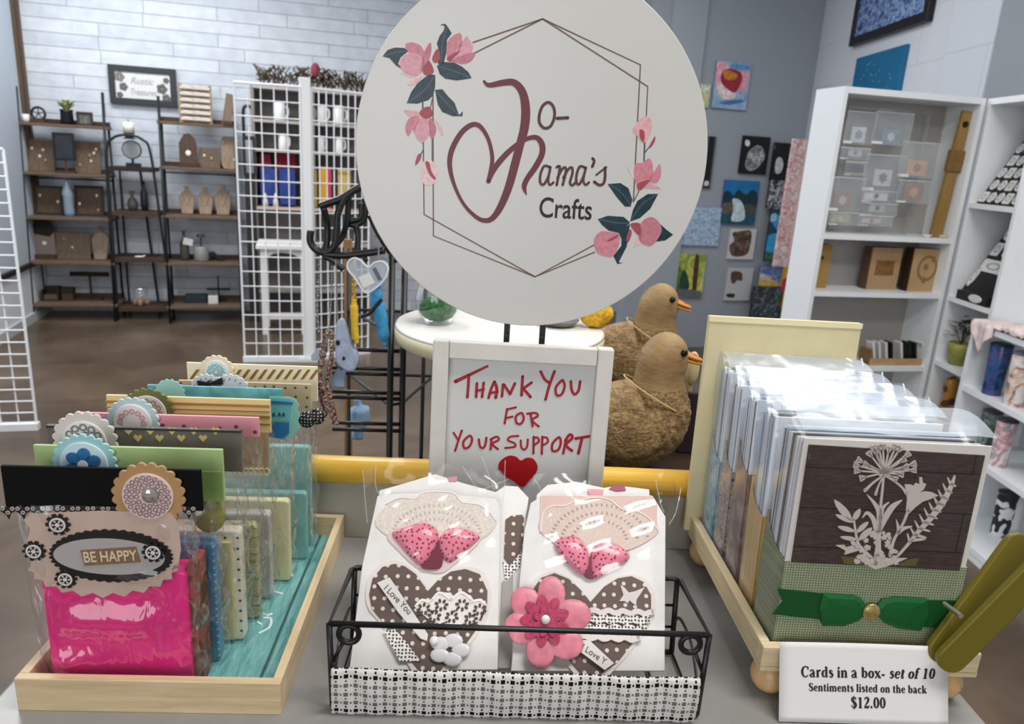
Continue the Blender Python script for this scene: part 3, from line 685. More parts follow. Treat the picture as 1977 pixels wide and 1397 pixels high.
r6, P6 = bag('gift bag with teal header and scalloped mint tag at its right end', 0.678, (285, 545, 745, 775, 746), MT('#63a9b4', 0.5, var=0.25, vscale=60), (360, 556, 965), MT('#e6dfae', 0.5), depth=0.012)
tgm = MB().poly(P6.LL([(520, 764), (560, 766), (572, 772), (578, 782), (574, 792), (580, 802), (575, 812), (580, 822), (572, 834), (562, 840), (556, 850), (540, 846), (520, 842)], 0.002), -0.0034, -0.0018).build('scalloped_tag', MT('#7fc0b4', 0.5), r6)
MB().poly(P6.LL([(520, 768), (560, 770), (560, 812), (520, 812)], 0.004), -0.0042, -0.0034).build('tag_panel', MT('#62b4b8', 0.5), tgm)
MB().poly(P6.LL([(520, 815), (558, 816), (558, 836), (545, 846), (520, 842)], 0.004), -0.0042, -0.0034).build('blue_panel', MT('#1c70a4', 0.5), tgm)
MB().poly(P6.LL([(520, 773), (565, 776), (565, 781), (520, 778)], 0.004), -0.0046, -0.004).build('ribbon', MT('#1f6aa8', 0.4), tgm)
b = MB()
for xx in (528, 539, 547):
    x, z = P6.L(xx, 801, 0.005); b.stroke([(x - 0.001, z - 0.0015), (x, z + 0.002), (x + 0.0012, z - 0.0015)], 0.0009, -0.0046, -0.004)
b.build('tag_lettering', MT('#1d3c44', 0.5), tgm)
x, z = P6.L(330, 757); o = MB().poly(scallop(x, z, 0.014, 16, 0.08), -0.0034, -0.0018).build('scalloped_label', MT('#9ccfd0', 0.5), r6)

r7, P7 = bag('gift bag with kraft header printed with tiny hearts beneath a black bow', 0.722, (345, 601, 735, 785, 737), DOTS('#c4b28c', '#6b4a2c', 95, 0.11, 0.25), (400, 590, 950), MT('#7fb9b5', 0.5), depth=0.012)
for xx, yy, rr in ((400, 752, 30), (446, 756, 34)):
    x, z = P7.L(xx, yy, 0.002); R_ = rr * 0.00057
    dl = MB().poly(scallop(x, z, R_, 18, 0.08), -0.0036, -0.0018).build('doily', MT('#dfe2e6', 0.55), r7)
    q = MB()
    for i in range(16):
        a = 2 * math.pi * i / 16; q.disc(x + R_ * 0.74 * math.cos(a), z + R_ * 0.74 * math.sin(a), R_ * 0.05, -0.004, -0.0034, 6)
    q.build('doily_holes', MT('#8e939c', 0.6), dl)
x, z = P7.L(406, 738, 0.004)
MB().poly([(x, z), (x - 0.012, z + 0.002), (x - 0.011, z - 0.006), (x, z - 0.002), (x + 0.013, z - 0.001), (x + 0.012, z + 0.006)], -0.007, -0.004).ball((x, -0.006, z), 0.003).build('bow', MT('#1a1a1c', 0.4), r7)
x, z = P7.L(603, 806, 0.002)
bw = MB().ball((x - 0.005, -0.006, z - 0.001), 0.009, 0.005, 0.009).ball((x + 0.006, -0.006, z + 0.003), 0.008, 0.005, 0.009).ball((x, -0.008, z), 0.004).build('polka_bow', DOTS('#161616', '#cfcac6', 300, 0.2, 0.3), r7)

r8, P8 = bag('gift bag at the back with cream header crossed by gold diagonal bars', 0.752, (361, 613, 702, 770, 703), MT('#efe4c6', 0.5), (420, 598, 860), MT('#86c1bc', 0.45, var=0.1), depth=0.012)
b = MB()
for i in range(16):
    x0 = 366 + i * 16.5
    if x0 > 600: continue
    b.poly(P8.LL([(x0, 731), (x0 + 6, 731), (x0 + 19, 713), (x0 + 13, 713)], 0.0015), -0.0021, -0.0014)
b.build('diagonal_bars', MT('#8f7434', 0.35, 0.3), r8)
rosette(r8, P8, 419, 716, 33, MT('#e8dcc0', 0.55), MT('#dfe8ea', 0.5), 0.70, k=16, jewel=MT('#7db4bc', 0.5), pat=[(0.42, 12, 0.11), (0.2, 6, 0.1)])
# ================================================================ wire basket with woven band
BK = Plane((-0.1315, 0.508, 1.0), 2.7)
bsk = thing('wire_basket', 'black wire basket with white and black woven band across its front', 'basket', M=BK.M)
wr = 0.0026
x0, x1, yf, yb, zr = -0.004, 0.3105, 0.014, 0.099, 0.0755
MB().tube([(x0, yf, zr), (x0 + 0.004, yb - 0.004, zr), (x0 + 0.008, yb, zr), (x1 - 0.008, yb, zr), (x1 - 0.004, yb - 0.004, zr), (x1, yf, zr)], wr, 8, closed=True).build('rim_wire', BLACKM, bsk, smooth=True)
MB().tube([(x0 + 0.004, 0.006, 0.0035), (x0 + 0.006, yb - 0.012, 0.0035), (x1 - 0.006, yb - 0.012, 0.0035), (x1 - 0.004, 0.006, 0.0035)], wr, 8, closed=True).build('base_wire', BLACKM, bsk, smooth=True)
for xx, yy, xb, yy2 in ((x0, yf, x0 + 0.004, 0.006), (x1, yf, x1 - 0.004, 0.006), (x0 + 0.006, yb, x0 + 0.006, yb - 0.012), (x1 - 0.006, yb, x1 - 0.006, yb - 0.012)):
    MB().tube([(xx, yy, zr), (xb, yy2, 0.0035)], wr, 8).build('corner_post', BLACKM, bsk, smooth=True)
for xx, d in ((0.012, 1), (0.2955, -1)):
    b = MB().tube([(xx + 0.0082 * math.cos(t), yf, zr - 0.0092 + 0.0082 * math.sin(t)) for t in [2 * math.pi * i / 20 for i in range(20)]], 0.0026, 8, closed=True)
    b.tube([(xx - d * 0.004, yf, zr - 0.015), (xx - d * 0.0125, yf - 0.003, zr - 0.034)], 0.0017, 6)
    b.build('ring_stay', BLACKM, bsk, smooth=True)
for zz in (0.028, 0.05):
    MB().tube([(x0 + 0.004, yb - 0.010 + zz * 0.1, zz), (x1 - 0.004, yb - 0.010 + zz * 0.1, zz)], 0.0013, 6).build('back_wire', BLACKM, bsk, smooth=True)
for i in range(5):
    xx = x0 + 0.03 + i * 0.0625
    MB().tube([(xx, 0.006, 0.0035), (xx, yb - 0.012, 0.0035)], 0.0012, 6).build('floor_wire', BLACKM, bsk)
for sx, sd in ((x0, 1), (x1, -1)):
    MB().tube([(sx + sd * 0.004, yf + 0.004, 0.03), (sx + sd * 0.004, yf + 0.03, 0.046), (sx + sd * 0.005, yb - 0.02, 0.046), (sx + sd * 0.006, yb - 0.006, 0.03)], 0.0014, 6, smooth=True).build('side_wire', BLACKM, bsk)
def weave_mat():
    mt, nt, b = NT('woven_band'); tc = nt.nodes.new('ShaderNodeTexCoord'); sp = nt.nodes.new('ShaderNodeSeparateXYZ'); nt.links.new(tc.outputs['UV'], sp.inputs[0])
    def M_(op, a, c=None):
        n = N(nt, 'ShaderNodeMath', operation=op)
        for i, v in enumerate((a, c)):
            if v is None: continue
            if hasattr(v, 'is_output'): nt.links.new(v, n.inputs[i])
            else: n.inputs[i].default_value = v
        return n.outputs[0]
    def band(src, period, ph, lim): return M_('LESS_THAN', M_('ABSOLUTE', M_('SUBTRACT', M_('FRACT', M_('ADD', M_('DIVIDE', src, period), ph)), 0.5)), lim)
    u, v = sp.outputs[0], sp.outputs[1]
    big = M_('MULTIPLY', band(u, 1 / 38, 0, 0.23), band(v, 1 / 6.0, 0.0, 0.22))
    sm = M_('MULTIPLY', band(u, 1 / 38, 0.5, 0.10), band(v, 1 / 6.0, 0.0, 0.12))
    sm2 = M_('MULTIPLY', band(u, 1 / 38, 0, 0.10), band(v, 1 / 6.0, 0.5, 0.12))
    dk = M_('MAXIMUM', M_('MAXIMUM', big, sm), sm2)
    n = N(nt, 'ShaderNodeTexNoise', Scale=5.0, Detail=1.0); nt.links.new(tc.outputs['UV'], n.inputs['Vector'])
    mid = band(v, 1.0, 0.05, 0.24)
    ink = mixc(nt, mid, lin('#17140f'), lin('#6e6a66'))
    wv = N(nt, 'ShaderNodeTexWave', Scale=60.0); nt.links.new(tc.outputs['UV'], wv.inputs['Vector'])
    base = ramp(nt, wv.outputs['Fac'], [(0.0, '#d5d0ca'), (1.0, '#e6e2dd')])
    nt.links.new(mixc(nt, dk, base, ink), b.inputs['Base Color']); b.inputs['Roughness'].default_value = 0.85; b.inputs['Specular IOR Level'].default_value = 0.1
    wz = N(nt, 'ShaderNodeTexWave', Scale=38.0); wz.bands_direction = 'Y'; nt.links.new(tc.outputs['UV'], wz.inputs['Vector'])
    bp = N(nt, 'ShaderNodeBump', Strength=0.35, Distance=0.001); nt.links.new(wz.outputs['Fac'], bp.inputs['Height']); nt.links.new(bp.outputs[0], b.inputs['Normal'])
    return mt
b = MB()
def band_pt(u, v):
    x = 0.0005 + 0.302 * u
    if v < 0.86: z = 0.0015 + 0.0415 * v / 0.86; y = -0.0015 - 0.0022 * math.sin(v * 3.4) + 0.0009 * math.sin(u * 37) * math.sin(v * 3) + 0.0006 * math.sin(u * 90 + 4 * v)
    else:
        t = (v - 0.86) / 0.14; z = 0.0432 + 0.0012 * math.sin(t * 3.14) - 0.006 * t * t; y = -0.0018 + 0.006 * t
    return Vector((x, y, z + 0.0007 * math.sin(u * 21) * v))
b.surf(band_pt, 120, 24)
fab = b.build('woven_band', weave_mat(), bsk, smooth=True, solid=0.0008)
uv = fab.data.uv_layers.new(name='UVMap')
for p in fab.data.polygons:
    for li in p.loop_indices:
        vi = fab.data.loops[li].vertex_index; uv.data[li].uv = ((vi // 25) / 120.0, (vi % 25) / 24.0)

# ---------------------------------------------------------------- packets of love cards leaning in the basket
brown = DOTS('#5d4b41', '#dccfc9', 105, 0.16, 0.15)
foil = DOTS('#dd7f93', '#8e2a4a', 210, 0.2, 0.8, 0.25); lacew = MT('#e8e2da', 0.6, var=0.08, vscale=400)
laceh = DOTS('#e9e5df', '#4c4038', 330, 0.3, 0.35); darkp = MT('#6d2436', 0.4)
def heartpts(c, notch, ll, rl, bot):
    return [notch] + ll + [bot] + rl
def packet(label, P, crop, card, back=None, parts=True):
    r = thing('card_packet', label, 'card packet', M=P.M, group='love card packets in the wire basket')
    MB().poly(P.LL([crop(q) for q in card]), 0.0, 0.0042).build('envelope', MT('#e2dfdc', 0.6, var=0.03, vscale=50), r, bevel=0.0006)
    return r
def cc(ox, oy, k): return lambda q: (ox + q[0] / k, oy + q[1] / k)
c3, c4 = cc(680, 880, 3.25), cc(960, 900, 3.408)
def smoothp(P, crop, pts, n=4): return [(p.x, p.y) for p in crom([Vector((*P.L(*crop(q)), 0)) for q in pts], n, True)]
def sheet(r, P, crop, pts, y=-0.0085, seed=1):
    """clear film over the packet: rows of outline points from bottom to top"""
    g = [[P.L(*crop(q)) for q in row] for row in pts]
    rnd = random.Random(seed)
    def fn(u, v):
        k = len(g) - 1; i = min(int(v * k), k - 1); t = v * k - i
        def rowpt(row):
            m_ = len(row) - 1; j = min(int(u * m_), m_ - 1); s = u * m_ - j
            return (row[j][0] * (1 - s) + row[j + 1][0] * s, row[j][1] * (1 - s) + row[j + 1][1] * s)
        a, b_ = rowpt(g[i]), rowpt(g[i + 1])
        edge = min(u, 1 - u) * 8; edge = min(1, edge)
        yy = y * (0.25 + 0.75 * edge) + 0.0012 * math.sin(19 * u + 8 * v + seed) + 0.001 * math.sin(31 * v - 13 * u + seed * 2) + (0.012 * (v - 0.86) / 0.14 * math.sin(8 * u + seed) if v > 0.86 else 0)
        return Vector((a[0] * (1 - t) + b_[0] * t, yy, a[1] * (1 - t) + b_[1] * t))
    return MB().surf(fn, 40, 40).build('clear_sleeve', CELLO(base=0.03, edge=0.6, rough=0.12, bump=0.10, bscale=16), r, smooth=True)
def fold_glints(r, P, crop, lines, w=0.0009, y=-0.009):
    for ln in lines: MB().stroke([P.L(*crop(q), 0.008) for q in ln], w, y - 0.0003, y, cap=False).build('fold_glint', CELLO((1, 1, 1), 0.06, 0.4, 0.2, 0.14), r)  # highlight lines along the film folds, put in as milky strips
# left front packet
PL = Plane((-0.052, 0.527, 1.009), 2.5, 45)
# backs first
PLb = Plane((-0.052, 0.527 + 0.0125, 1.009 - 0.001), 2.5, 45)
rb = packet('love card packet behind the left front one, ruffled white top and brown dotted strip showing', PLb, c3, [(170, 215), (330, 170), (520, 112), (700, 170), (900, 225), (960, 185), (1040, 190), (1108, 262), (1090, 380), (1075, 700), (1000, 1330), (60, 1330)])
MB().poly(PLb.LL([c3(q) for q in [(962, 400), (1000, 375), (1078, 370), (1072, 600), (990, 690), (952, 640)]]), -0.0012, 0.0).build('dotted_heart', brown, rb)
MB().poly(PLb.LL([c3(q) for q in [(946, 660), (990, 690), (1060, 600), (1050, 700), (960, 790)]]), -0.0014, -0.0002).build('lace_strip', laceh, rb)
MB().poly(PLb.LL([c3(q) for q in [(940, 790), (1010, 740), (995, 1330), (915, 1330)]]), -0.0012, 0.0).build('grey_panel', MT('#a19d99', 0.6), rb)
MB().poly(PLb.LL([c3(q) for q in [(600, 135), (660, 130), (655, 160), (610, 160)]]), -0.0012, 0.0).build('pink_fleck', MT('#c98a94', 0.6), rb)
rl = packet('left front love card packet with lace heart and narrow love tag', PL, c3, [(158, 250), (300, 235), (560, 232), (905, 268), (928, 330), (912, 1340), (-18, 1340), (60, 700)])
MB().poly(smoothp(PL, c3, [(150, 440), (200, 330), (290, 280), (390, 255), (470, 230), (560, 222), (640, 240), (690, 285), (780, 300), (850, 350), (905, 410), (850, 500), (700, 560), (540, 640), (360, 580)]), -0.0012, 0.0).build('doily', MT('#d9cfc4', 0.7, var=0.1, vscale=500), rl)
q = MB()
for rr, cnt in ((0.78, 26), (0.62, 22), (0.46, 18)):
    for i in range(cnt):
        a = math.pi * (0.06 + 0.88 * i / (cnt - 1)); x, z = PL.L(*c3((530 + 360 * rr * math.cos(a), 520 - 270 * rr * math.sin(a))))
        q.poly(ellipse(x, z, 0.0016, 0.0006, 8, a), -0.0016, -0.0011)
q.build('doily_holes', MT('#bfb1a3', 0.7), rl)
MB().stroke([PL.L(*c3(q_)) for q_ in [(215, 300), (300, 262), (390, 268), (430, 238), (540, 224), (640, 238), (690, 290), (790, 305), (860, 350), (905, 410)]], 0.0011, -0.0019, -0.0012).build('doily_edge', MT('#efe9e2', 0.6), rl)
MB().poly(smoothp(PL, c3, [(225, 490), (430, 415), (545, 480), (660, 440), (815, 515), (630, 690), (545, 735), (420, 705), (300, 600)]), -0.0018, 0.0).build('heart_window', MT('#d8c3bd', 0.6), rl)
for pts in ([(250, 485), (330, 455), (430, 425), (500, 440), (545, 500), (520, 590), (440, 690), (370, 640), (300, 560)], [(548, 520), (590, 470), (650, 450), (720, 470), (800, 510), (760, 560), (700, 610), (620, 670), (570, 640), (548, 590)]):
    P_ = smoothp(PL, c3, pts); cxm = sum(p[0] for p in P_) / len(P_); czm = sum(p[1] for p in P_) / len(P_)
    b = MB(); rings = []
    for s, yy in ((1.0, -0.0018), (0.95, -0.0045), (0.8, -0.0068), (0.5, -0.0085)): rings.append([((p[0] - cxm) * s + cxm, yy, (p[1] - czm) * s + czm) for p in P_])
    k = len(P_); vs = sum(rings, []) + [(cxm, -0.009, czm)]
    fs = [(i * k + j, i * k + (j + 1) % k, (i + 1) * k + (j + 1) % k, (i + 1) * k + j) for i in range(3) for j in range(k)] + [(3 * k + j, 3 * k + (j + 1) % k, 4 * k) for j in range(k)]
    b.faces(vs, fs).build('foil_sweet', foil, rl, smooth=True)
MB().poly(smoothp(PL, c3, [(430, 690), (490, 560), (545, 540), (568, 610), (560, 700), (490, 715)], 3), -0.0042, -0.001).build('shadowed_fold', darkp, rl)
hl = [(475, 850), (400, 745), (330, 695), (265, 680), (190, 700), (130, 770), (108, 870), (125, 960), (190, 1040), (300, 1200), (480, 1420), (700, 1200), (800, 1060), (845, 940), (848, 850), (800, 745), (710, 712), (620, 728), (540, 780)]
MB().poly(smoothp(PL, c3, [(475 + (x - 475) * 1.06, 980 + (y - 980) * 1.05) for x, y in hl], 6), -0.0016, 0.0).build('heart_mount', MT('#e2d8d2', 0.6), rl)
MB().poly(PL.LL([c3(q_) for q_ in hl]), -0.0024, -0.0014).build('dotted_heart', brown, rl)
MB().poly(PL.LL([c3(q_) for q_ in [(395, 950), (425, 908), (490, 905), (545, 858), (620, 862), (632, 882), (680, 855), (745, 880), (760, 905), (835, 912), (840, 940), (790, 1040), (690, 1075), (560, 1062), (470, 1020)]]), -0.0034, -0.0023).build('lace_patch', lacew, rl)
q = MB()
for ex, ey in ((560, 935), (690, 935), (800, 965), (450, 960), (515, 1005), (625, 1010), (745, 1020)):
    for i in range(7):
        a = 2 * math.pi * i / 7 + ex; x, z = PL.L(*c3((ex + 32 * math.cos(a), ey + 27 * math.sin(a))), 0.003)
        q.poly(ellipse(x, z, 0.0019, 0.0013, 8, -a), -0.0040, -0.0033)
    for i in range(3):
        x, z = PL.L(*c3((ex - 62 + 14 * i, ey + 44 - 6 * i)), 0.003); q.poly(ellipse(x, z, 0.0010, 0.0010, 6), -0.0040, -0.0033)
q.build('lace_eyelets', MT('#4c4038', 0.6), rl)
b = MB()
for pts in ([(500, 910), (550, 862), (618, 905)], [(625, 905), (685, 860), (748, 905)], [(400, 945), (440, 908), (490, 925)], [(752, 920), (800, 908), (836, 938)]):
    b.stroke([PL.L(*c3(q_)) for q_ in pts], 0.0022, -0.0042, -0.0032)
b.build('lace_scallops', MT('#efe9e4', 0.6), rl)
MB().poly(PL.LL([c3(q_) for q_ in [(200, 1100), (270, 1090), (350, 1180), (430, 1290), (300, 1290), (250, 1200)]]), -0.0036, -0.0022).build('lace_ribbon', laceh, rl)
tgs = MB().poly(PL.LL([c3(q_) for q_ in [(160, 802), (238, 768), (478, 1125), (470, 1165), (430, 1150), (290, 985)]]), -0.0050, -0.0042).build('love_tag', MT('#dcd6d2', 0.6), rl)
u, w = PL.L(*c3((196, 832)), 0.004); u2, w2 = PL.L(*c3((360, 1005)), 0.004)
text('tag_lettering', 'I Love You', math.hypot(u2 - u, w2 - w) / 4.35, MT('#3c3a3a', 0.5), tgs, u, w, -0.0052, 'LEFT', 0.95, thick=0.0001, spin=math.atan2(w2 - w, u2 - u))
x, z = PL.L(*c3((515, 1160)), 0.005); MB().ball((x, -0.006, z), 0.0042).build('pearl_pin', MT('#e6e0dc', 0.15, spec=0.7), rl, smooth=True)
x, z = PL.L(*c3((610, 1215)), 0.004)
for i in range(5):
    a = 2 * math.pi * i / 5; MB().ball((x + 0.010 * math.cos(a), -0.0045, z + 0.008 * math.sin(a)), 0.0085, 0.0012, 0.0060, 12, 6).build('satin_petal', MT('#d2d2d2', 0.3), rl, smooth=True)
sheet(rl, PL, c3, [[(-25, 1340), (920, 1340)], [(60, 700), (930, 700)], [(90, 420), (945, 330)], [(70, 80), (200, 60), (480, 60), (700, 40), (960, 120)]], seed=2)
fold_glints(rl, PL, c3, [[(68, 90), (80, 250), (95, 420)], [(150, 60), (150, 200), (215, 300)], [(690, 65), (790, 215)], [(815, 5), (890, 215)], [(745, 232), (850, 200), (975, 150)], [(960, 30), (945, 300), (890, 430), (770, 560)]])
# right front packet
PR = Plane((0.098, 0.534, 1.009), 2.5, 45)
PRb = Plane((0.098, 0.534 + 0.0125, 1.009 - 0.001), 2.5, 45)
rb2 = packet('love card packet behind the right front one, pink and maroon bits above its edge', PRb, c4, [(260, 185), (330, 120), (520, 100), (700, 140), (800, 125), (1000, 150), (1020, 400), (1060, 1340), (150, 1340)])
MB().poly(PRb.LL([c4(q_) for q_ in [(590, 150), (700, 155), (690, 200), (610, 205)]]), -0.0012, 0.0).build('pink_fleck', MT('#dd9aa4', 0.6), rb2)
MB().poly(PRb.LL([c4(q_) for q_ in [(735, 150), (760, 128), (835, 125), (845, 160), (780, 165)]]), -0.0012, 0.0).build('maroon_fleck', MT('#9a4060', 0.5), rb2)
rr_ = packet('right front love card packet with big pink fabric flower and butterfly', PR, c4, [(300, 190), (1020, 190), (1052, 240), (1108, 330), (1102, 1345), (90, 1345), (178, 430), (220, 240)])
MB().poly(PR.LL([c4(q_) for q_ in [(285, 195), (1012, 196), (1050, 250), (1050, 400), (900, 520), (640, 640), (380, 520), (280, 420)]]), -0.0011, 0.0).build('pink_backing', MT('#d7b6ac', 0.6), rr_)
MB().poly(smoothp(PR, c4, [(285, 430), (300, 310), (360, 265), (430, 250), (520, 232), (640, 208), (740, 225), (820, 280), (920, 300), (1000, 350), (1060, 430), (940, 520), (800, 570), (640, 620), (480, 570)]), -0.0017, -0.0008).build('doily', MT('#d3bfb4', 0.7, var=0.08, vscale=500), rr_)
q = MB()
for rr, cnt in ((0.84, 28), (0.66, 22), (0.48, 17)):
    for i in range(cnt):
        a = math.pi * (0.05 + 0.9 * i / (cnt - 1)); x, z = PR.L(*c4((670 + 380 * rr * math.cos(a), 500 - 290 * rr * math.sin(a))))
        q.poly(ellipse(x, z, 0.0017, 0.0007, 8, a), -0.0021, -0.0016)
q.build('doily_holes', MT('#a8958a', 0.7), rr_)
MB().stroke([PR.L(*c4(q_)) for q_ in [(285, 430), (300, 310), (360, 265), (440, 262), (520, 232), (640, 208), (740, 225), (820, 285), (920, 300), (1000, 350), (1060, 430)]], 0.0011, -0.0024, -0.0017).build('doily_edge', MT('#ecdcd2', 0.6), rr_)
for pts in ([(380, 495), (500, 462), (570, 520), (602, 600), (590, 690), (550, 718), (470, 650), (400, 570)], [(612, 575), (640, 520), (720, 500), (820, 540), (870, 598), (820, 650), (760, 680), (690, 720), (622, 738)]):
    P_ = smoothp(PR, c4, pts); cxm = sum(p[0] for p in P_) / len(P_); czm = sum(p[1] for p in P_) / len(P_)
    rings = []
    for s, yy in ((1.0, -0.0018), (0.95, -0.0045), (0.8, -0.0068), (0.5, -0.0085)): rings.append([((p[0] - cxm) * s + cxm, yy, (p[1] - czm) * s + czm) for p in P_])
    k = len(P_); vs = sum(rings, []) + [(cxm, -0.009, czm)]
    fs = [(i * k + j, i * k + (j + 1) % k, (i + 1) * k + (j + 1) % k, (i + 1) * k + j) for i in range(3) for j in range(k)] + [(3 * k + j, 3 * k + (j + 1) % k, 4 * k) for j in range(k)]
    MB().faces(vs, fs).build('foil_sweet', foil, rr_, smooth=True)
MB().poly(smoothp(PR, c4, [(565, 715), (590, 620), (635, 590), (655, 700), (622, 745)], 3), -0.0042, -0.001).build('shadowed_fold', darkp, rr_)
hr = [(610, 895), (550, 820), (470, 745), (375, 706), (285, 738), (228, 820), (235, 950), (330, 1120), (600, 1420), (790, 1290), (960, 1070), (1008, 960), (1008, 850), (960, 765), (880, 726), (790, 740), (700, 795)]
MB().poly(smoothp(PR, c4, [(610 + (x - 610) * 1.06, 1000 + (y - 1000) * 1.04) for x, y in hr], 6), -0.0016, 0.0).build('heart_mount', MT('#e0d6d0', 0.6), rr_)
MB().poly(PR.LL([c4(q_) for q_ in hr]), -0.0026, -0.0014).build('dotted_heart', brown, rr_)
MB().poly(PR.LL([c4(q_) for q_ in [(805, 785), (830, 800), (862, 835), (905, 825), (965, 800), (930, 855), (912, 880), (908, 918), (880, 900), (866, 885), (855, 905), (830, 890), (798, 892), (826, 850)]]), -0.0036, -0.0025).build('butterfly', MT('#d6cdc8', 0.6), rr_)
for i, (ya, xa, xb, hh) in enumerate(((955, 560, 1022, 34), (1005, 540, 985, 44), (1062, 520, 960, 40), (1122, 500, 930, 40))):
    pts = []
    for j in range(17):
        t = j / 16; pts.append((xa + (xb - xa) * t, ya + 14 * t + 9 * math.sin(j * 1.9)))
    MB().stroke([PR.L(*c4(q_)) for q_ in pts], hh * 0.00014, -0.0042 - 0.0002 * i, -0.0026).build('lace_band', MT('#ded5cf', 0.7) if i in (0, 3) else laceh, rr_)
tgs = MB().poly(PR.LL([c4(q_) for q_ in [(556, 1148), (600, 1150), (760, 1300), (700, 1345), (540, 1225)]]), -0.0062, -0.0052).build('love_tag', MT('#dcd6d2', 0.6), rr_)
u, w = PR.L(*c4((548, 1200)), 0.005); u2, w2 = PR.L(*c4((725, 1318)), 0.005)
text('tag_lettering', 'I Love Y', math.hypot(u2 - u, w2 - w) / 3.6, MT('#3c3a3a', 0.5), tgs, u, w, -0.0064, 'LEFT', 0.95, thick=0.0001, spin=math.atan2(w2 - w, u2 - u))
x, z = PR.L(*c4((315, 1015)), 0.01); PRr = 0.00019 * 1.0
fl = MB().disc(x, z, 0.012, -0.0075, -0.0055, 20).build('fabric_flower', MT('#ab2f55', 0.5, var=0.2, vscale=300), rr_)
for px_, py_, ra, rb_, an in ((358, 835, 74, 92, 0), (185, 890, 78, 80, 0.7), (500, 972, 95, 78, 0), (150, 1040, 80, 62, 0), (450, 1165, 92, 78, -0.6), (285, 1215, 74, 80, 0), (165, 1095, 70, 55, 0.4)):
    u, w = PR.L(*c4((px_, py_)), 0.009); a = math.atan2(w - z, u - x)
    MB().ball((u, -0.0085, w), ra * 0.000172, 0.0022, rb_ * 0.000172, 18, 8).build('petal', MT('#d37c8b', 0.35, var=0.14, vscale=120), fl, smooth=True)
MB().poly(scallop(x, z, 0.021, 9, 0.3), -0.0122, -0.0105).poly(scallop(x + 0.002, z - 0.001, 0.013, 8, 0.35), -0.014, -0.0125).build('ruffle', MT('#ab2f55', 0.45, var=0.25, vscale=300), fl)
MB().ball((x, -0.0155, z), 0.0040).build('pearl_centre', MT('#e8ddd8', 0.15, spec=0.7), fl, smooth=True)
sheet(rr_, PR, c4, [[(85, 1345), (1105, 1345)], [(120, 700), (1108, 700)], [(180, 420), (1130, 400)], [(230, 90), (460, 70), (700, 130), (1030, 100), (1195, 160)]], y=-0.016, seed=5)
fold_glints(rr_, PR, c4, [[(240, 105), (285, 200), (272, 440)], [(490, 255), (545, 180), (585, 140)], [(285, 460), (430, 560)], [(1030, 110), (1060, 260), (1085, 320)], [(1195, 160), (1160, 320), (1115, 400)], [(940, 300), (1000, 215)], [(880, 545), (940, 500)]], y=-0.0165)
# ================================================================ wooden card rack on ball feet
RK = Plane((0.231, 0.552, 1.0), 2.5)
RW, RD = 0.194, 0.246
rack = thing('card_rack', 'pale wooden card rack on round ball feet with a cream backboard', 'card rack', M=RK.M)
pine = WOOD('#c9b48c', '#e0cfab', (3, 40, 40), 0.5); pine2 = WOOD('#c9b48c', '#e0cfab', (40, 3, 40), 0.5)
for fx, fy in ((0.017, 0.017), (RW - 0.017, 0.017), (0.017, RD - 0.017), (RW - 0.017, RD - 0.017)):
    MB().ball((fx, fy, 0.0165), 0.0165, 0.0165, 0.0165, 20, 12).build('ball_foot', WOOD('#c59c6a', '#d9b482', (40, 40, 10), 0.35), rack, smooth=True)
MB().box(0, RW, 0, RD, 0.032, 0.036).build('base_board', pine, rack)
MB().box(0, RW, 0, 0.009, 0.036, 0.056).build('front_rail', pine, rack, bevel=0.001)
MB().box(0, 0.009, 0.009, RD, 0.036, 0.056).build('side_rail', pine2, rack, bevel=0.001)
MB().box(RW - 0.009, RW, 0.009, RD, 0.036, 0.056).build('side_rail', pine2, rack, bevel=0.001)
BB = Plane(RK.M @ Vector((0.02, RD - 0.006, 0.037)), 2.5, 2.0)
bx0, bz1 = BB.L(1370, 612); bx1, bz2 = BB.L(1666, 622)
ob = MB().box(bx0, bx1, 0.0, 0.008, 0.0, (bz1 + bz2) / 2).build('backboard', MT('#d3c69c', 0.5, var=0.03), None, bevel=0.0015)
ob.parent = rack; ob.matrix_parent_inverse = Matrix.Identity(4); ob.matrix_local = RK.M.inverted() @ BB.M
ob2 = MB().box(bx0, bx1, -0.001, 0.0, (bz1 + bz2) / 2 - 0.006, (bz1 + bz2) / 2).build('backboard_lip', MT('#e6daae', 0.5), ob)

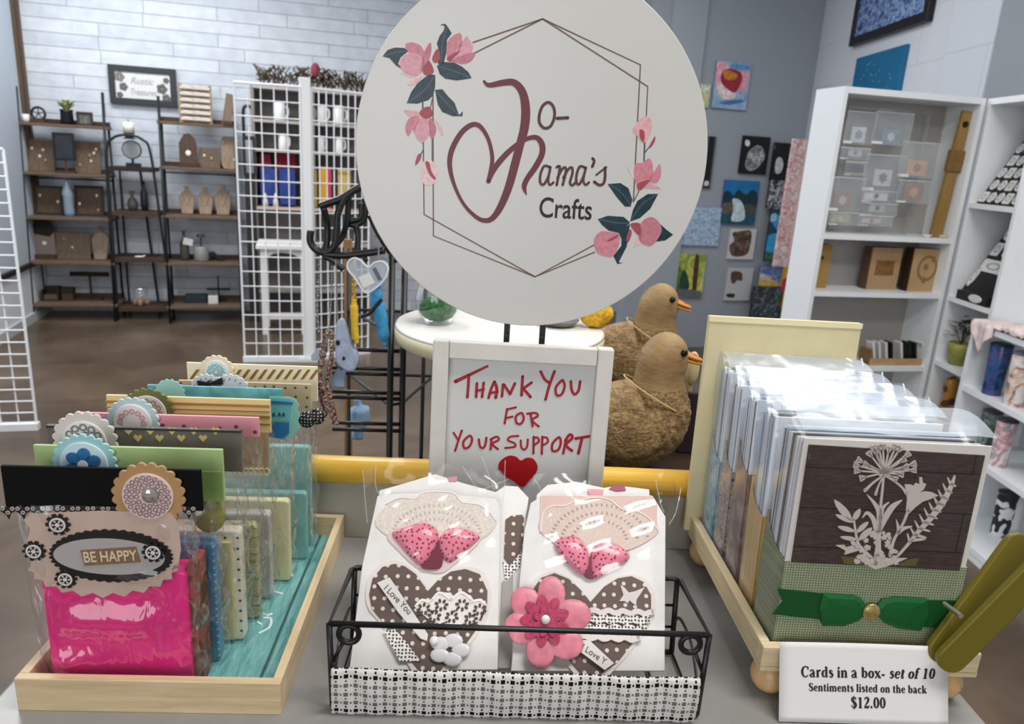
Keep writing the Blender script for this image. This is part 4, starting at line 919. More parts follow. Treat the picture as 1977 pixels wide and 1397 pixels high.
# ---------------------------------------------------------------- boxed card sets
env = MT('#dfe2e6', 0.55, var=0.03, vscale=30); milk = CELLO((0.97, 0.98, 1.0), 0.05, 0.5, 0.15, 0.07, 0.2, 22)
def weave_green():
    mt, nt, b = NT('green_weave'); co = objco(nt, (1, 1, 1), (math.radians(-90), 0, 0))
    v = N(nt, 'ShaderNodeTexVoronoi', Scale=420.0, Randomness=0.12); v.voronoi_dimensions = '2D'; nt.links.new(co, v.inputs['Vector'])
    nt.links.new(ramp(nt, v.outputs['Distance'], [(0.25, '#59634a'), (0.42, '#9aa483')]), b.inputs['Base Color']); b.inputs['Roughness'].default_value = 0.7; return mt
def card_set(label, y, x0, x1, h, boxh, th, boxm, cardm, sleeve_top, lean=3.0, slv=None):
    """box pocket, block of envelopes and cards, clear sleeve; y = depth in the rack"""
    P = Plane(RK.M @ Vector((0, y, 0.0365)), 2.5, lean)
    r = thing('boxed_card_set', label, 'card set', M=P.M, group='boxed card sets standing in the rack')
    # pocket: front, left side with a scooped top, right side, back
    b = MB(); t = 0.0007
    b.box(x0, x1, 0, t, 0, boxh)
    b.build('box_front', boxm, r)
    n = 8; side = [(0, 0), (0, boxh)]
    for i in range(1, n + 1):
        a = math.pi / 2 * i / n; side.append((th * math.sin(a) * 0.98, boxh + 0.026 * (1 - math.cos(a))))
    side += [(th, boxh + 0.026), (th, 0)]
    MBm = Matrix.Rotation(math.radians(90), 4, 'Z')
    for xs in (x0, x1 - t):
        q = MB(); k = len(side)
        q.faces([(xs, a, c) for a, c in side] + [(xs + t, a, c) for a, c in side], [tuple(range(k)), tuple(range(2 * k - 1, k - 1, -1))] + [(i, (i + 1) % k, k + (i + 1) % k, k + i) for i in range(k)])
        q.build('box_side', boxm, r)
    MB().box(x0, x1, th - t, th, 0, boxh + 0.026).build('box_back', boxm, r)
    MB().box(x0 + 0.001, x1 - 0.001, 0.0010, 0.0030, 0.001, h).build('front_card', cardm, r, bevel=0.0003)
    m_ = max(3, int((th - 0.006) / 0.0026))
    for i in range(m_):
        yy = 0.0036 + i * (th - 0.006) / m_; jit = random.uniform(-0.0012, 0.0012)
        MB().box(x0 + 0.0015 + abs(jit), x1 - 0.0015 + jit, yy, yy + 0.0017, 0.001, h - 0.003 + 2 * jit).build('envelope', (env, MT('#c3cedb', .55), MT('#e4e2dd', .55), MT('#8fa3b8', .55), env, MT('#6f665e', .6), MT('#d3dbe4', .55))[(i + int(y * 1000)) % 7], r)
    if sleeve_top:
        def sl(u, v):
            a = 2 * math.pi * u; ca, sa = math.cos(a), math.sin(a); f = lambda q: (abs(q) ** 0.3) * (1 if q >= 0 else -1)
            zz = 0.001 + (h + sleeve_top) * min(1, v * 1.0); top = max(0, (v - 0.86) / 0.14)
            wob = 0.0012 * math.sin(21 * u + 13 * v) * v + 0.0008 * math.sin(57 * u)
            return Vector(((x0 + x1) / 2 + f(ca) * ((x1 - x0) / 2 + 0.0028 + wob), th * 0.5 + f(sa) * (th * 0.5 + 0.0018) * (1 - 0.9 * top) + wob + top * th * 0.45, zz - 0.0 * top))
        MB().surf(sl, 56, 28, True).build('clear_sleeve', slv or milk, r, smooth=True)
        def flap(u, v):
            return Vector((x0 - 0.001 + (x1 - x0 + 0.003) * u - 0.012 * v * v * (u - 0.5), 0.001 + (th + 0.006) * v, h + sleeve_top * (0.35 + 0.6 * math.sin(v * 2.2)) + 0.0009 * math.sin(9 * u + 4 * v) + 0.0005 * math.sin(23 * u - 5 * v)))
        MB().surf(flap, 36, 10).build('sleeve_flap', CELLO((0.96, 0.98, 1.0), 0.02, 0.18, 0.3, 0.30, 0.25, 18), r, smooth=True)
    return r, P
SX0, SX1 = 0.0165, 0.0165 + 0.160
cards = []
_P = Plane(RK.M @ Vector((0, 0.0125, 0.0365)), 2.5, 2.0)
GX0, GX1, GH, GB = _P.L(1514, 1086)[0], _P.L(1868, 1097)[0], _P.L(1730, 854)[1], _P.L(1690, 1089)[1]
rg, PG = card_set('front boxed card set in green woven-look paper with white botanical card', 0.0125, GX0, GX1, GH, GB, 0.048, weave_green(), MT('#d9d3cc', 0.6), 0.020, 2.0, CELLO((1, 1, 1), 0.008, 0.5, 0.1, 0.0, 0.05, 12))
cards.append((rg, PG))
def bh(x, y, dep): return Plane(RK.M @ Vector((0, dep, 0.0365)), 2.5, 4.0).L(x, y)[1] - 0.006
cards.append(card_set('teal flowered boxed card set at the back against the backboard', 0.196, 0.012, 0.168, GH, bh(1350, 880, .196), 0.036, PAINT([(0.35, '#5f8f98'), (0.5, '#9cc3c6'), (0.6, '#8f86b0'), (0.7, '#b9d0cf')], 45), env, 0.016, 4.0))
cards.append(card_set('boxed card set with grey and pink floral paper box, second from the back', 0.158, 0.013, 0.170, GH - 0.003, bh(1380, 900, .158), 0.031, PAINT([(0.35, '#4f5c68'), (0.48, '#b9a7a0'), (0.56, '#8a6a5e'), (0.68, '#c9c0b9')], 75), env, 0.015, 4.0))
cards.append(card_set('boxed card set in mauve glitter paper, between floral and wood grain boxes', 0.116, 0.014, 0.172, GH - 0.004, bh(1425, 905, .116), 0.033, PAINT([(0.35, '#6f5a56'), (0.5, '#8d7670'), (0.62, '#a98a62'), (0.75, '#8a7a7a')], 26, 5.0), env, 0.016, 4.5))
cards.append(card_set('boxed card set with pale wood grain paper box behind the green one', 0.071, 0.015, 0.174, GH - 0.005, bh(1455, 985, .071), 0.037, WOOD('#b8935a', '#d8b87e', (60, 60, 4), 0.5), env, 0.017, 4.5))
cW = cc(1480, 840, 4.298)
def dark_planks():
    mt, nt, b = NT('dark_planks'); n = N(nt, 'ShaderNodeTexNoise', Scale=5.0, Detail=7.0, Roughness=0.7, Distortion=0.8); nt.links.new(objco(nt, (14, 14, 120)), n.inputs['Vector'])
    c = ramp(nt, n.outputs['Fac'], [(0.3, '#2d2320'), (0.5, '#40332e'), (0.72, '#574740')])
    br = N(nt, 'ShaderNodeTexBrick', Scale=1.0); br.offset = 0.3
    for k_, v_ in (('Color1', (1, 1, 1, 1)), ('Color2', (0.9, 0.9, 0.9, 1)), ('Mortar', (0.25, 0.22, 0.2, 1)), ('Mortar Size', 0.0006), ('Brick Width', 0.16), ('Row Height', 0.036)): br.inputs[k_].default_value = v_
    nt.links.new(objco(nt, (1, 1, 1), (math.radians(-90), 0, 0)), br.inputs['Vector'])
    mx = nt.nodes.new('ShaderNodeMix'); mx.data_type = 'RGBA'; mx.blend_type = 'MULTIPLY'; mx.inputs[0].default_value = 1.0
    nt.links.new(c, mx.inputs[6]); nt.links.new(br.outputs['Color'], mx.inputs[7]); nt.links.new(mx.outputs[2], b.inputs['Base Color']); b.inputs['Roughness'].default_value = 0.6; return mt
pan = MB().poly(PG.LL([cW(q_) for q_ in [(352, 78), (1812, 168), (1600, 1120), (205, 1050)]]), -0.0004, 0.0011).build('wood_panel', dark_planks(), rg)
bot = MT('#cbc0b8', 0.6)
kk = 0.158 / 366 / 4.298
b = MB()
def S(pts, w, smooth=True): b.stroke([PG.L(*cW(q_)) for q_ in pts], [x * kk for x in w] if isinstance(w, list) else w * kk, -0.0013, -0.0003, smooth)
def LEAF(x0_, y0_, x1_, y1_, w): S([(x0_, y0_), (x0_ * .75 + x1_ * .25, y0_ * .75 + y1_ * .25), ((x0_ + x1_) / 2, (y0_ + y1_) / 2), (x0_ * .2 + x1_ * .8, y0_ * .2 + y1_ * .8), (x1_, y1_)], [w * .3, w * .85, w, w * .7, w * .15])
S([(968, 310), (955, 450), (940, 600), (930, 800), (915, 1000)], [18, 20, 22, 30, 60])
for i, (ex, ey) in enumerate([(740, 245), (745, 290), (790, 350), (765, 205), (850, 150), (880, 100), (925, 95), (960, 90), (1010, 110), (1065, 95), (1100, 110), (1165, 155), (1215, 235), (1215, 285), (1110, 320), (1060, 355), (900, 130), (1130, 200), (820, 240), (1150, 260)]):
    S([(970, 305), ((970 + ex) / 2, (305 + ey) / 2), (ex, ey)], [16, 14, 12]); dx, dy = ex - 970, ey - 305; L_ = math.hypot(dx, dy); ux, uy = dx / L_, dy / L_
    for sgn_ in (-0.5, 0.0, 0.5): S([(ex - ux * 34, ey - uy * 34), (ex + ux * 14 - uy * 34 * sgn_, ey + uy * 14 + ux * 34 * sgn_)], [14, 22], False)
S([(960, 330), (880, 390), (812, 455)], [14, 16, 26]); S([(955, 350), (925, 410), (900, 485)], [12, 12, 24])
b.disc(*PG.L(*cW((970, 305))), 48 * kk, -0.0013, -0.0003, 16)
S([(985, 335), (1060, 380), (1120, 430), (1155, 480)], [14, 16, 18, 24])
b.poly(PG.LL([cW(q_) for q_ in [(1140, 405), (1190, 405), (1215, 415), (1230, 390), (1262, 400), (1262, 345), (1285, 345), (1290, 390), (1318, 400), (1300, 440), (1262, 475), (1310, 462), (1370, 470), (1420, 495), (1350, 525), (1290, 545), (1230, 590), (1180, 640), (1150, 620), (1160, 520)]]), -0.0013, -0.0003)
S([(1170, 620), (1130, 720), (1085, 800), (1045, 880), (1020, 990)], [26, 20, 20, 24, 30])
S([(1555, 335), (1520, 430), (1450, 560), (1350, 690), (1240, 810), (1160, 910), (1080, 1000)], [14, 40, 56, 50, 36, 24, 22])
for i in range(9):
    t = i / 8; bx_, by_ = 1530 - 300 * t, 400 + 420 * t
    S([(bx_, by_), (bx_ + 30 + 55 * t, by_ + 18 + 6 * t)], [26, 14], False); S([(bx_ - 10, by_), (bx_ - 32 - 10 * t, by_ - 50 - 10 * t)], [22, 10], False)
S([(1190, 868), (1300, 855)], [26, 24], False); S([(1180, 880), (1165, 815)], [18, 14], False); S([(1090, 800), (1130, 770), (1200, 752)], [40, 30, 8]); S([(1090, 800), (1085, 750), (1070, 695)], [30, 22, 6])
S([(925, 780), (930, 640), (890, 560), (830, 490)], [40, 44, 30, 8]); S([(940, 680), (960, 600), (1010, 552)], [40, 26, 6]); S([(930, 790), (980, 680), (1040, 590), (1118, 535)], [30, 52, 48, 6]); S([(910, 800), (880, 690), (830, 640), (790, 680)], [40, 38, 26, 6])
S([(720, 690), (735, 800), (760, 900), (850, 1000), (900, 1060)], [14, 20, 24, 34, 40])
for q_ in ((700, 700, 560, 535, 62), (715, 715, 570, 655, 44), (725, 790, 590, 755, 42), (745, 860, 610, 840, 36), (715, 700, 772, 610, 50), (745, 800, 838, 715, 44), (765, 860, 868, 765, 56), (760, 940, 690, 860, 40)): LEAF(*q_)
b.poly(PG.LL([cW(q_) for q_ in [(570, 908), (640, 905), (660, 925), (720, 905), (760, 950), (640, 985), (650, 950)]]), -0.0013, -0.0003)
rnd = random.Random(4)
for i in range(70):
    xx, yy = rnd.uniform(720, 1080), rnd.uniform(760, 1060)
    if abs(xx - 920) > 60 + (yy - 740) * 0.45: continue
    b.poly(scallop(*PG.L(*cW((xx, yy))), rnd.uniform(15, 26) * kk, 5, 0.4), -0.0014 - i * 0.000004, -0.0003)
b.poly(PG.LL([cW(q_) for q_ in [(770, 1000), (900, 1010), (1160, 1015), (1080, 1050), (980, 1085), (900, 1105), (850, 1085)]]), -0.0013, -0.0003)
bo = b.build('botanical_cutout', bot, rg)
MB().poly(PG.LL([cW(q_) for q_ in [(610, 1000), (760, 1010), (840, 1080), (640, 1060)]]), -0.0008, -0.0001).poly(PG.LL([cW(q_) for q_ in [(1040, 1080), (1160, 1030), (1260, 1015), (1230, 1080)]]), -0.0008, -0.0001).build('olive_leaf', MT('#5f5a2e', 0.6), rg)
cG6 = cc(1280, 900, 2.811)
dg = MT('#0c5a26', 0.45, var=0.06)
rib = MB().poly(PG.LL([cG6(q_) for q_ in [(618, 662), (870, 690), (1060, 715), (1060, 838), (870, 865), (845, 828), (595, 800), (650, 735)]], 0.001), -0.0016, -0.0002).poly(PG.LL([cG6(q_) for q_ in [(1180, 722), (1640, 728), (1640, 760), (1560, 880), (1400, 870), (1200, 850)]], 0.001), -0.0016, -0.0002).build('ribbon', MT('#0a4d20', 0.45), rg)
for pts in ([(1105, 760), (1080, 722), (1040, 704), (870, 692), (850, 770), (868, 866), (980, 868), (1060, 840), (1105, 800)], [(1160, 760), (1190, 724), (1260, 712), (1440, 722), (1440, 800), (1400, 892), (1280, 882), (1200, 850), (1160, 805)]):
    P_ = [PG.L(*cG6(q_), 0.003) for q_ in pts]; cxm = sum(p[0] for p in P_) / len(P_); czm = sum(p[1] for p in P_) / len(P_); k = len(P_)
    vs = []
    for s_, yy in ((1.0, -0.0012), (1.0, -0.003), (0.8, -0.0046), (0.4, -0.0052)): vs += [((p[0] - cxm) * s_ + cxm, yy, (p[1] - czm) * s_ + czm) for p in P_]
    vs.append((cxm, -0.0052, czm))
    MB().faces(vs, [(i * k + j, i * k + (j + 1) % k, (i + 1) * k + (j + 1) % k, (i + 1) * k + j) for i in range(3) for j in range(k)] + [(3 * k + j, 3 * k + (j + 1) % k, 4 * k) for j in range(k)]).build('bow_loop', dg, rib)
x, z = PG.L(*cG6((1130, 790)), 0.005); MB().ball((x, -0.0055, z), 0.0078, 0.0028, 0.0082, 18, 8).build('gold_bead', MT('#a3925a', 0.3, 0.4, var=0.2, vscale=300), rib, smooth=True)

# ================================================================ price card and the clip that holds it
PS = Plane(RK.M @ Vector((0.0, -0.0245, 0.0)), 2.5, 20.5)
CP = Plane(RK.M @ Vector((0.0, -0.0125, 0.0)), 2.5, 8.0)
prc = thing('price_card', 'white printed price card hanging in front of the card rack', 'price card', M=PS.M)
top = PS.LL([(1505, 1236), (1822, 1250)]); x0p, x1p = top[0][0], PS.L(1830, 1390)[0]; zt = (top[0][1] + top[1][1]) / 2
b = MB()
b.surf(lambda u, v: Vector((x0p + (x1p - x0p) * u, -0.0004, 0.001 + (zt - 0.001) * v + 0.0008 * math.sin(u * 3) * v)), 12, 14)
b.build('paper', MT('#dcd9d6', 0.6), prc, smooth=True, solid=0.0004)
# bold serif lettering built from pen strokes: unit em, x-height .46, capitals .68
T_, H_ = 0.125, 0.05
def sf(x, y, w=0.2): return ([(x - w / 2, y), (x + w / 2, y)], H_)
def ell(cx_, cy_, rx_, ry_): return [([(cx_ + rx_ * math.cos(t), cy_ + ry_ * math.sin(t)) for t in [math.radians(a) for a in (90, 135, 180, 225, 270)]], [H_, T_ * .8, T_, T_ * .8, H_]), ([(cx_ + rx_ * math.cos(t), cy_ + ry_ * math.sin(t)) for t in [math.radians(a) for a in (90, 45, 0, -45, -90)]], [H_, T_ * .8, T_, T_ * .8, H_])]
def stem(x, y0, y1): return ([(x, y0), (x, y1)], T_)
GL = {
 'C': (0.66, [([(0.57, 0.52), (0.5, 0.63), (0.36, 0.67), (0.2, 0.58), (0.12, 0.34), (0.2, 0.1), (0.36, 0.01), (0.5, 0.05), (0.58, 0.15)], [.05, .07, .06, .1, .14, .1, .06, .06, .03]), ([(0.57, 0.66), (0.57, 0.46)], 0.05)]),
 'a': (0.5, [([(0.08, 0.36), (0.14, 0.44), (0.24, 0.46), (0.33, 0.4)], [.1, .06, .06, .1]), stem(0.33, 0.06, 0.38), ([(0.33, 0.27), (0.16, 0.2), (0.09, 0.11), (0.15, 0.02), (0.25, 0.03), (0.33, 0.1)], [.04, .07, .11, .07, .05, .04]), ([(0.33, 0.06), (0.38, 0.01), (0.46, 0.04)], [.1, .06, .03])]),
 'r': (0.42, [stem(0.14, 0.02, 0.44), sf(0.14, 0.02), sf(0.1, 0.43, .12), ([(0.18, 0.32), (0.25, 0.43), (0.36, 0.42)], [.04, .08, .12])]),
 'd': (0.54, [stem(0.38, 0.03, 0.67), sf(0.34, 0.66, .12), sf(0.42, 0.025, .14), ell(0.23, 0.23, 0.14, 0.21)[0], ([(0.23, 0.44), (0.32, 0.4)], .05), ([(0.23, 0.02), (0.32, 0.07)], .05)]),
 's': (0.4, [([(0.32, 0.36), (0.24, 0.44), (0.14, 0.43), (0.1, 0.35), (0.2, 0.26), (0.31, 0.17), (0.28, 0.05), (0.16, 0.02), (0.08, 0.1)], [.04, .06, .08, .1, .13, .12, .08, .06, .04])]),
 'i': (0.28, [stem(0.14, 0.02, 0.44), sf(0.14, 0.02), sf(0.1, 0.43, .12), ([(0.075, 0.6), (0.205, 0.6)], .13)]),
 'n': (0.56, [stem(0.14, 0.02, 0.44), sf(0.14, 0.02), sf(0.1, 0.43, .12), ([(0.19, 0.34), (0.28, 0.43), (0.36, 0.43), (0.41, 0.34)], [.04, .07, .08, .12]), stem(0.41, 0.02, 0.34), sf(0.41, 0.02)]),
 'm': (0.84, [stem(0.14, 0.02, 0.44), sf(0.14, 0.02), sf(0.1, 0.43, .12), ([(0.19, 0.34), (0.28, 0.43), (0.36, 0.43), (0.41, 0.34)], [.04, .07, .08, .12]), stem(0.41, 0.02, 0.34), sf(0.41, 0.02), ([(0.46, 0.34), (0.55, 0.43), (0.63, 0.43), (0.68, 0.34)], [.04, .07, .08, .12]), stem(0.68, 0.02, 0.34), sf(0.68, 0.02)]),
 'b': (0.54, [stem(0.15, 0.03, 0.67), sf(0.1, 0.66, .12), ell(0.29, 0.23, 0.14, 0.21)[1], ([(0.29, 0.44), (0.2, 0.4)], .05), ([(0.29, 0.02), (0.2, 0.06)], .05)]),
 'o': (0.5, ell(0.25, 0.23, 0.15, 0.21)), 'x': (0.5, [([(0.1, 0.42), (0.4, 0.03)], T_), ([(0.38, 0.42), (0.1, 0.03)], H_), sf(0.11, 0.43), sf(0.38, 0.43, .14), sf(0.1, 0.02, .14), sf(0.4, 0.02)]),
 '-': (0.34, [([(0.05, 0.2), (0.29, 0.2)], 0.09)]),
 'e': (0.46, [ell(0.24, 0.23, 0.14, 0.21)[0], ([(0.24, 0.44), (0.34, 0.4), (0.38, 0.26)], [.05, .08, .08]), ([(0.14, 0.25), (0.4, 0.25)], .045), ([(0.24, 0.02), (0.33, 0.03), (0.4, 0.11)], [.06, .06, .03])]),
 't': (0.34, [stem(0.15, 0.06, 0.57), ([(0.04, 0.43), (0.29, 0.43)], .05), ([(0.15, 0.06), (0.2, 0.01), (0.3, 0.07)], [.1, .06, .03])]),
 'f': (0.34, [stem(0.14, 0.02, 0.55), sf(0.14, 0.02, .22), ([(0.04, 0.43), (0.29, 0.43)], .05), ([(0.14, 0.55), (0.2, 0.65), (0.28, 0.66), (0.33, 0.6)], [.11, .07, .06, .1])]),
 'l': (0.28, [stem(0.14, 0.02, 0.67), sf(0.14, 0.02), sf(0.1, 0.66, .12)]), 'h': (0.56, [stem(0.14, 0.02, 0.67), sf(0.14, 0.02), sf(0.1, 0.66, .12), ([(0.19, 0.34), (0.28, 0.43), (0.36, 0.43), (0.41, 0.34)], [.04, .07, .08, .12]), stem(0.41, 0.02, 0.34), sf(0.41, 0.02)]),
 'k': (0.54, [stem(0.14, 0.02, 0.67), sf(0.14, 0.02), sf(0.1, 0.66, .12), ([(0.2, 0.2), (0.4, 0.41)], H_), ([(0.26, 0.27), (0.44, 0.03)], T_), sf(0.39, 0.43, .16), sf(0.44, 0.02, .16)]),
 'c': (0.44, [ell(0.24, 0.23, 0.14, 0.21)[0], ([(0.24, 0.44), (0.31, 0.43), (0.36, 0.36)], [.05, .06, .11]), ([(0.24, 0.02), (0.32, 0.03), (0.39, 0.11)], [.06, .06, .03])]),
 'S': (0.54, [([(0.43, 0.52), (0.36, 0.63), (0.25, 0.66), (0.14, 0.6), (0.12, 0.5), (0.22, 0.39), (0.36, 0.3), (0.44, 0.18), (0.38, 0.05), (0.25, 0.02), (0.14, 0.06), (0.08, 0.18)], [.04, .05, .06, .1, .12, .14, .14, .13, .1, .06, .05, .04]), ([(0.44, 0.66), (0.43, 0.5)], .04)]),
 '1': (0.5, [stem(0.25, 0.02, 0.66), sf(0.25, 0.02, .26), ([(0.1, 0.58), (0.24, 0.64)], .05)]),
 '2': (0.5, [([(0.09, 0.52), (0.15, 0.63), (0.26, 0.66), (0.37, 0.57), (0.34, 0.42), (0.2, 0.22), (0.08, 0.07)], [.06, .06, .08, .13, .12, .07, .05]), ([(0.07, 0.06), (0.42, 0.06)], .12), ([(0.42, 0.06), (0.44, 0.17)], .04)]),
 '0': (0.5, ell(0.25, 0.34, 0.15, 0.32)), '.': (0.25, [([(0.06, 0.065), (0.19, 0.065)], .13)]), ' ': (0.25, []),
}
GL['$'] = (0.5, [([(0.25, -0.08), (0.25, 0.75)], .045)] + [([(x * 0.92, y) for x, y in p], w) for p, w in GL['S'][1]])
def serif(name, s, pa, pb, size, slant_from=None):
    """one line of serif lettering from pixel pa (baseline start) to pb (baseline end)"""
    a, c = Vector(PS.L(*pa, 0.002)), Vector(PS.L(*pb, 0.002)); tot = sum(GL[ch][0] for ch in s)
    ex = (c - a) / tot; d = (c - a).normalized(); up = Vector((-d.y, d.x)) * size; b = MB(); x = 0
    for i, ch in enumerate(s):
        sl_ = 0.22 if (slant_from is not None and i >= slant_from) else 0.0
        for pts, w in GL[ch][1]:
            sc = ex.length
            v = [a + ex * (x + p[0] + sl_ * p[1]) + up * p[1] for p in pts]
            zz = (v[0].x - x0p) * 0
            b.stroke([(q_.x, q_.y) for q_ in v], [k_ * sc * 1.35 for k_ in w] if isinstance(w, list) else w * sc * 1.35, -0.0009, -0.0004, True, cap=False, n=4)
        x += GL[ch][0]
    return b.build(name, MT('#2a2727', 0.6), prc)
sc_ = 0.158 / 366
serif('price_lettering', 'Cards in a box- set of 10', (1547, 1307), (1806, 1311), 30 * sc_, 16)
serif('note_lettering', 'Sentiments listed on the back', (1562, 1334), (1791, 1339), 22 * sc_)
serif('amount_lettering', '$12.00', (1644, 1367), (1712, 1368), 31 * sc_)

# clip: two olive arms on a pin
cl = thing('bag_clip', 'large olive green clip pinching the price card to the rack', 'clip', M=CP.M)
cA_ = Vector(CP.L(1836, 1282, 0.014)); cB_ = Vector(CP.L(2006, 1080, 0.014)); dv = (cB_ - cA_); ln = dv.length; an = math.atan2(dv.y, dv.x)
hw = 0.0128
olive = MT('#6f6420', 0.38, spec=0.4)
def arm(name, y0, tilt, off=0.0):
    o = MB().poly(rrect(-hw * 0.6, ln + hw, -hw + off, hw + off, hw * 0.93, 8), -0.0032, 0.0032).build(name, olive, cl, bevel=0.0012)
    o.matrix_local = Matrix.Translation((cA_.x, y0, cA_.y)) @ Matrix.Rotation(-an, 4, 'Y') @ Matrix.Rotation(math.radians(tilt), 4, 'Z'); return o
arm('front_arm', -0.0095, -6.0); arm('back_arm', 0.0028, 4.5, 0.0012)
x, z = CP.L(1862, 1192, 0.016); MB().tube([(x - 0.001, -0.013, z), (x - 0.001, 0.010, z)], 0.0022, 10).build('hinge_pin', MT('#c9c2ad', 0.25, 0.8), cl)
# ================================================================ small round table with terrarium
RTz = 1.15
a_, b_ = on_z(768, 610, RTz), on_z(1168, 640, RTz)
rtx, rty = (a_.x + b_.x) / 2, 1.335; rtr = (b_.x - a_.x) / 2
rt = thing('round_side_table', 'tall white round side table with pale cream rim behind the thank you frame', 'table', loc=(rtx, rty, 0))
MB().lathe([(rtr - 0.012, RTz - 0.034), (rtr - 0.003, RTz - 0.031), (rtr, RTz - 0.02), (rtr, RTz - 0.006)], 64).build('table_rim', MT('#d9d2ae', 0.4), rt, smooth=True)
MB().lathe([(rtr, RTz - 0.006), (rtr - 0.002, RTz - 0.0015), (rtr - 0.006, RTz)], 64).build('table_top', MT('#ebe9e3', 0.3), rt, smooth=True)
MB().lathe([(0.03, 0.03), (0.028, RTz - 0.034)], 24).build('pedestal', MT('#e2dfd6', 0.4), rt, smooth=True)
MB().lathe([(0.10, 0.0), (0.10, 0.015), (0.03, 0.03)], 32).build('foot', MT('#e2dfd6', 0.4), rt, smooth=True)
tp = on_z(842, 628, RTz)
ter = thing('terrarium_bowl', 'clear glass bowl filled with green moss on the round white table', 'terrarium', loc=(tp.x, tp.y + 0.02, RTz))
MB().lathe([(0.001, 0.0), (0.022, 0.001), (0.033, 0.012), (0.040, 0.03), (0.041, 0.045), (0.037, 0.062), (0.030, 0.075)], 32).build('glass_bowl', GLASS(), ter, smooth=True)
MB().ball((0, 0, 0.027), 0.034, 0.034, 0.022, 24, 14).build('moss', MT('#1c5a2a', 0.9, var=0.6, vscale=120), ter, smooth=True, disp=(0.01, 0.008))
gp = on_z(1078, 634, RTz)
gb = thing('grey_dish', 'shallow dark grey dish on the round white table under the sign', 'dish', loc=(gp.x, gp.y + 0.03, RTz))
MB().lathe([(0.02, 0.0), (0.032, 0.003), (0.040, 0.012), (0.038, 0.013), (0.03, 0.006), (0.005, 0.004)], 32).build('dish_body', MT('#6a6866', 0.5, var=0.2), gb, smooth=True)
yp = on_y(1150, 612, 1.36)
ye = thing('yellow_ornament', 'yellow knitted ornament beside the rear duck at the edge of the round sign', 'ornament', loc=(yp.x, 1.36, RTz))
MB().ball((0, 0, 0.026), 0.032, 0.026, 0.026, 20, 12).build('knit_body', MT('#d9a92c', 0.9, var=0.25, vscale=150, bump=0.6, bscale=180), ye, smooth=True, disp=(0.008, 0.01))

# ================================================================ two carved ducks
def feather_mat(body=True):
    mt, nt, b = NT('duck_resin')
    co = objco(nt)
    v = N(nt, 'ShaderNodeTexNoise', Scale=75.0 if body else 30.0, Detail=3.0, Roughness=0.55, Distortion=2.2 if body else 0.8); nt.links.new(objco(nt, (1, 1, 1.3) if body else (1, 1, 2.6)), v.inputs['Vector'])
    n = N(nt, 'ShaderNodeTexNoise', Scale=22.0, Detail=6.0); nt.links.new(co, n.inputs['Vector'])
    base = ramp(nt, n.outputs['Fac'], [(0.3, '#8a6c40'), (0.7, '#b29463')])
    nt.links.new(mixc(nt, ramp(nt, v.outputs['Fac'], [(0.36, (0.75,) * 3 + (1,)), (0.6, (0, 0, 0, 1))]), base, lin('#65492a')) if body else ramp(nt, n.outputs['Fac'], [(0.3, '#836440'), (0.7, '#a68a5c')]), b.inputs['Base Color'])
    bp = N(nt, 'ShaderNodeBump', Strength=1.0 if body else 0.3, Distance=0.006); nt.links.new(v.outputs['Fac'], bp.inputs['Height']); nt.links.new(bp.outputs[0], b.inputs['Normal'])
    b.inputs['Roughness'].default_value = 0.6; return mt
DB, DH = feather_mat(True), feather_mat(False)
def blob(name, nodes, mat, parent, sub=2, disp=None):
    me = bpy.data.meshes.new(name); me.from_pydata([Vector(n[:3]) for n in nodes], [(i, i + 1) for i in range(len(nodes) - 1)], [])
    o = bpy.data.objects.new(name, me); COL.objects.link(o); o.parent = parent
    md = o.modifiers.new('skin', 'SKIN'); md.use_smooth_shade = True
    for sv, n in zip(me.skin_vertices[0].data, nodes): sv.radius = (n[3], n[4] if len(n) > 4 else n[3])
    me.skin_vertices[0].data[1].use_root = True
    md = o.modifiers.new('sub', 'SUBSURF'); md.levels = sub; md.render_levels = sub
    if disp:
        tx = bpy.data.textures.new(name, 'VORONOI'); tx.noise_scale = disp[1]
        md = o.modifiers.new('d', 'DISPLACE'); md.texture = tx; md.strength = disp[0]; md.mid_level = 0.5; md.texture_coords = 'LOCAL'
    me.materials.append(mat); return o
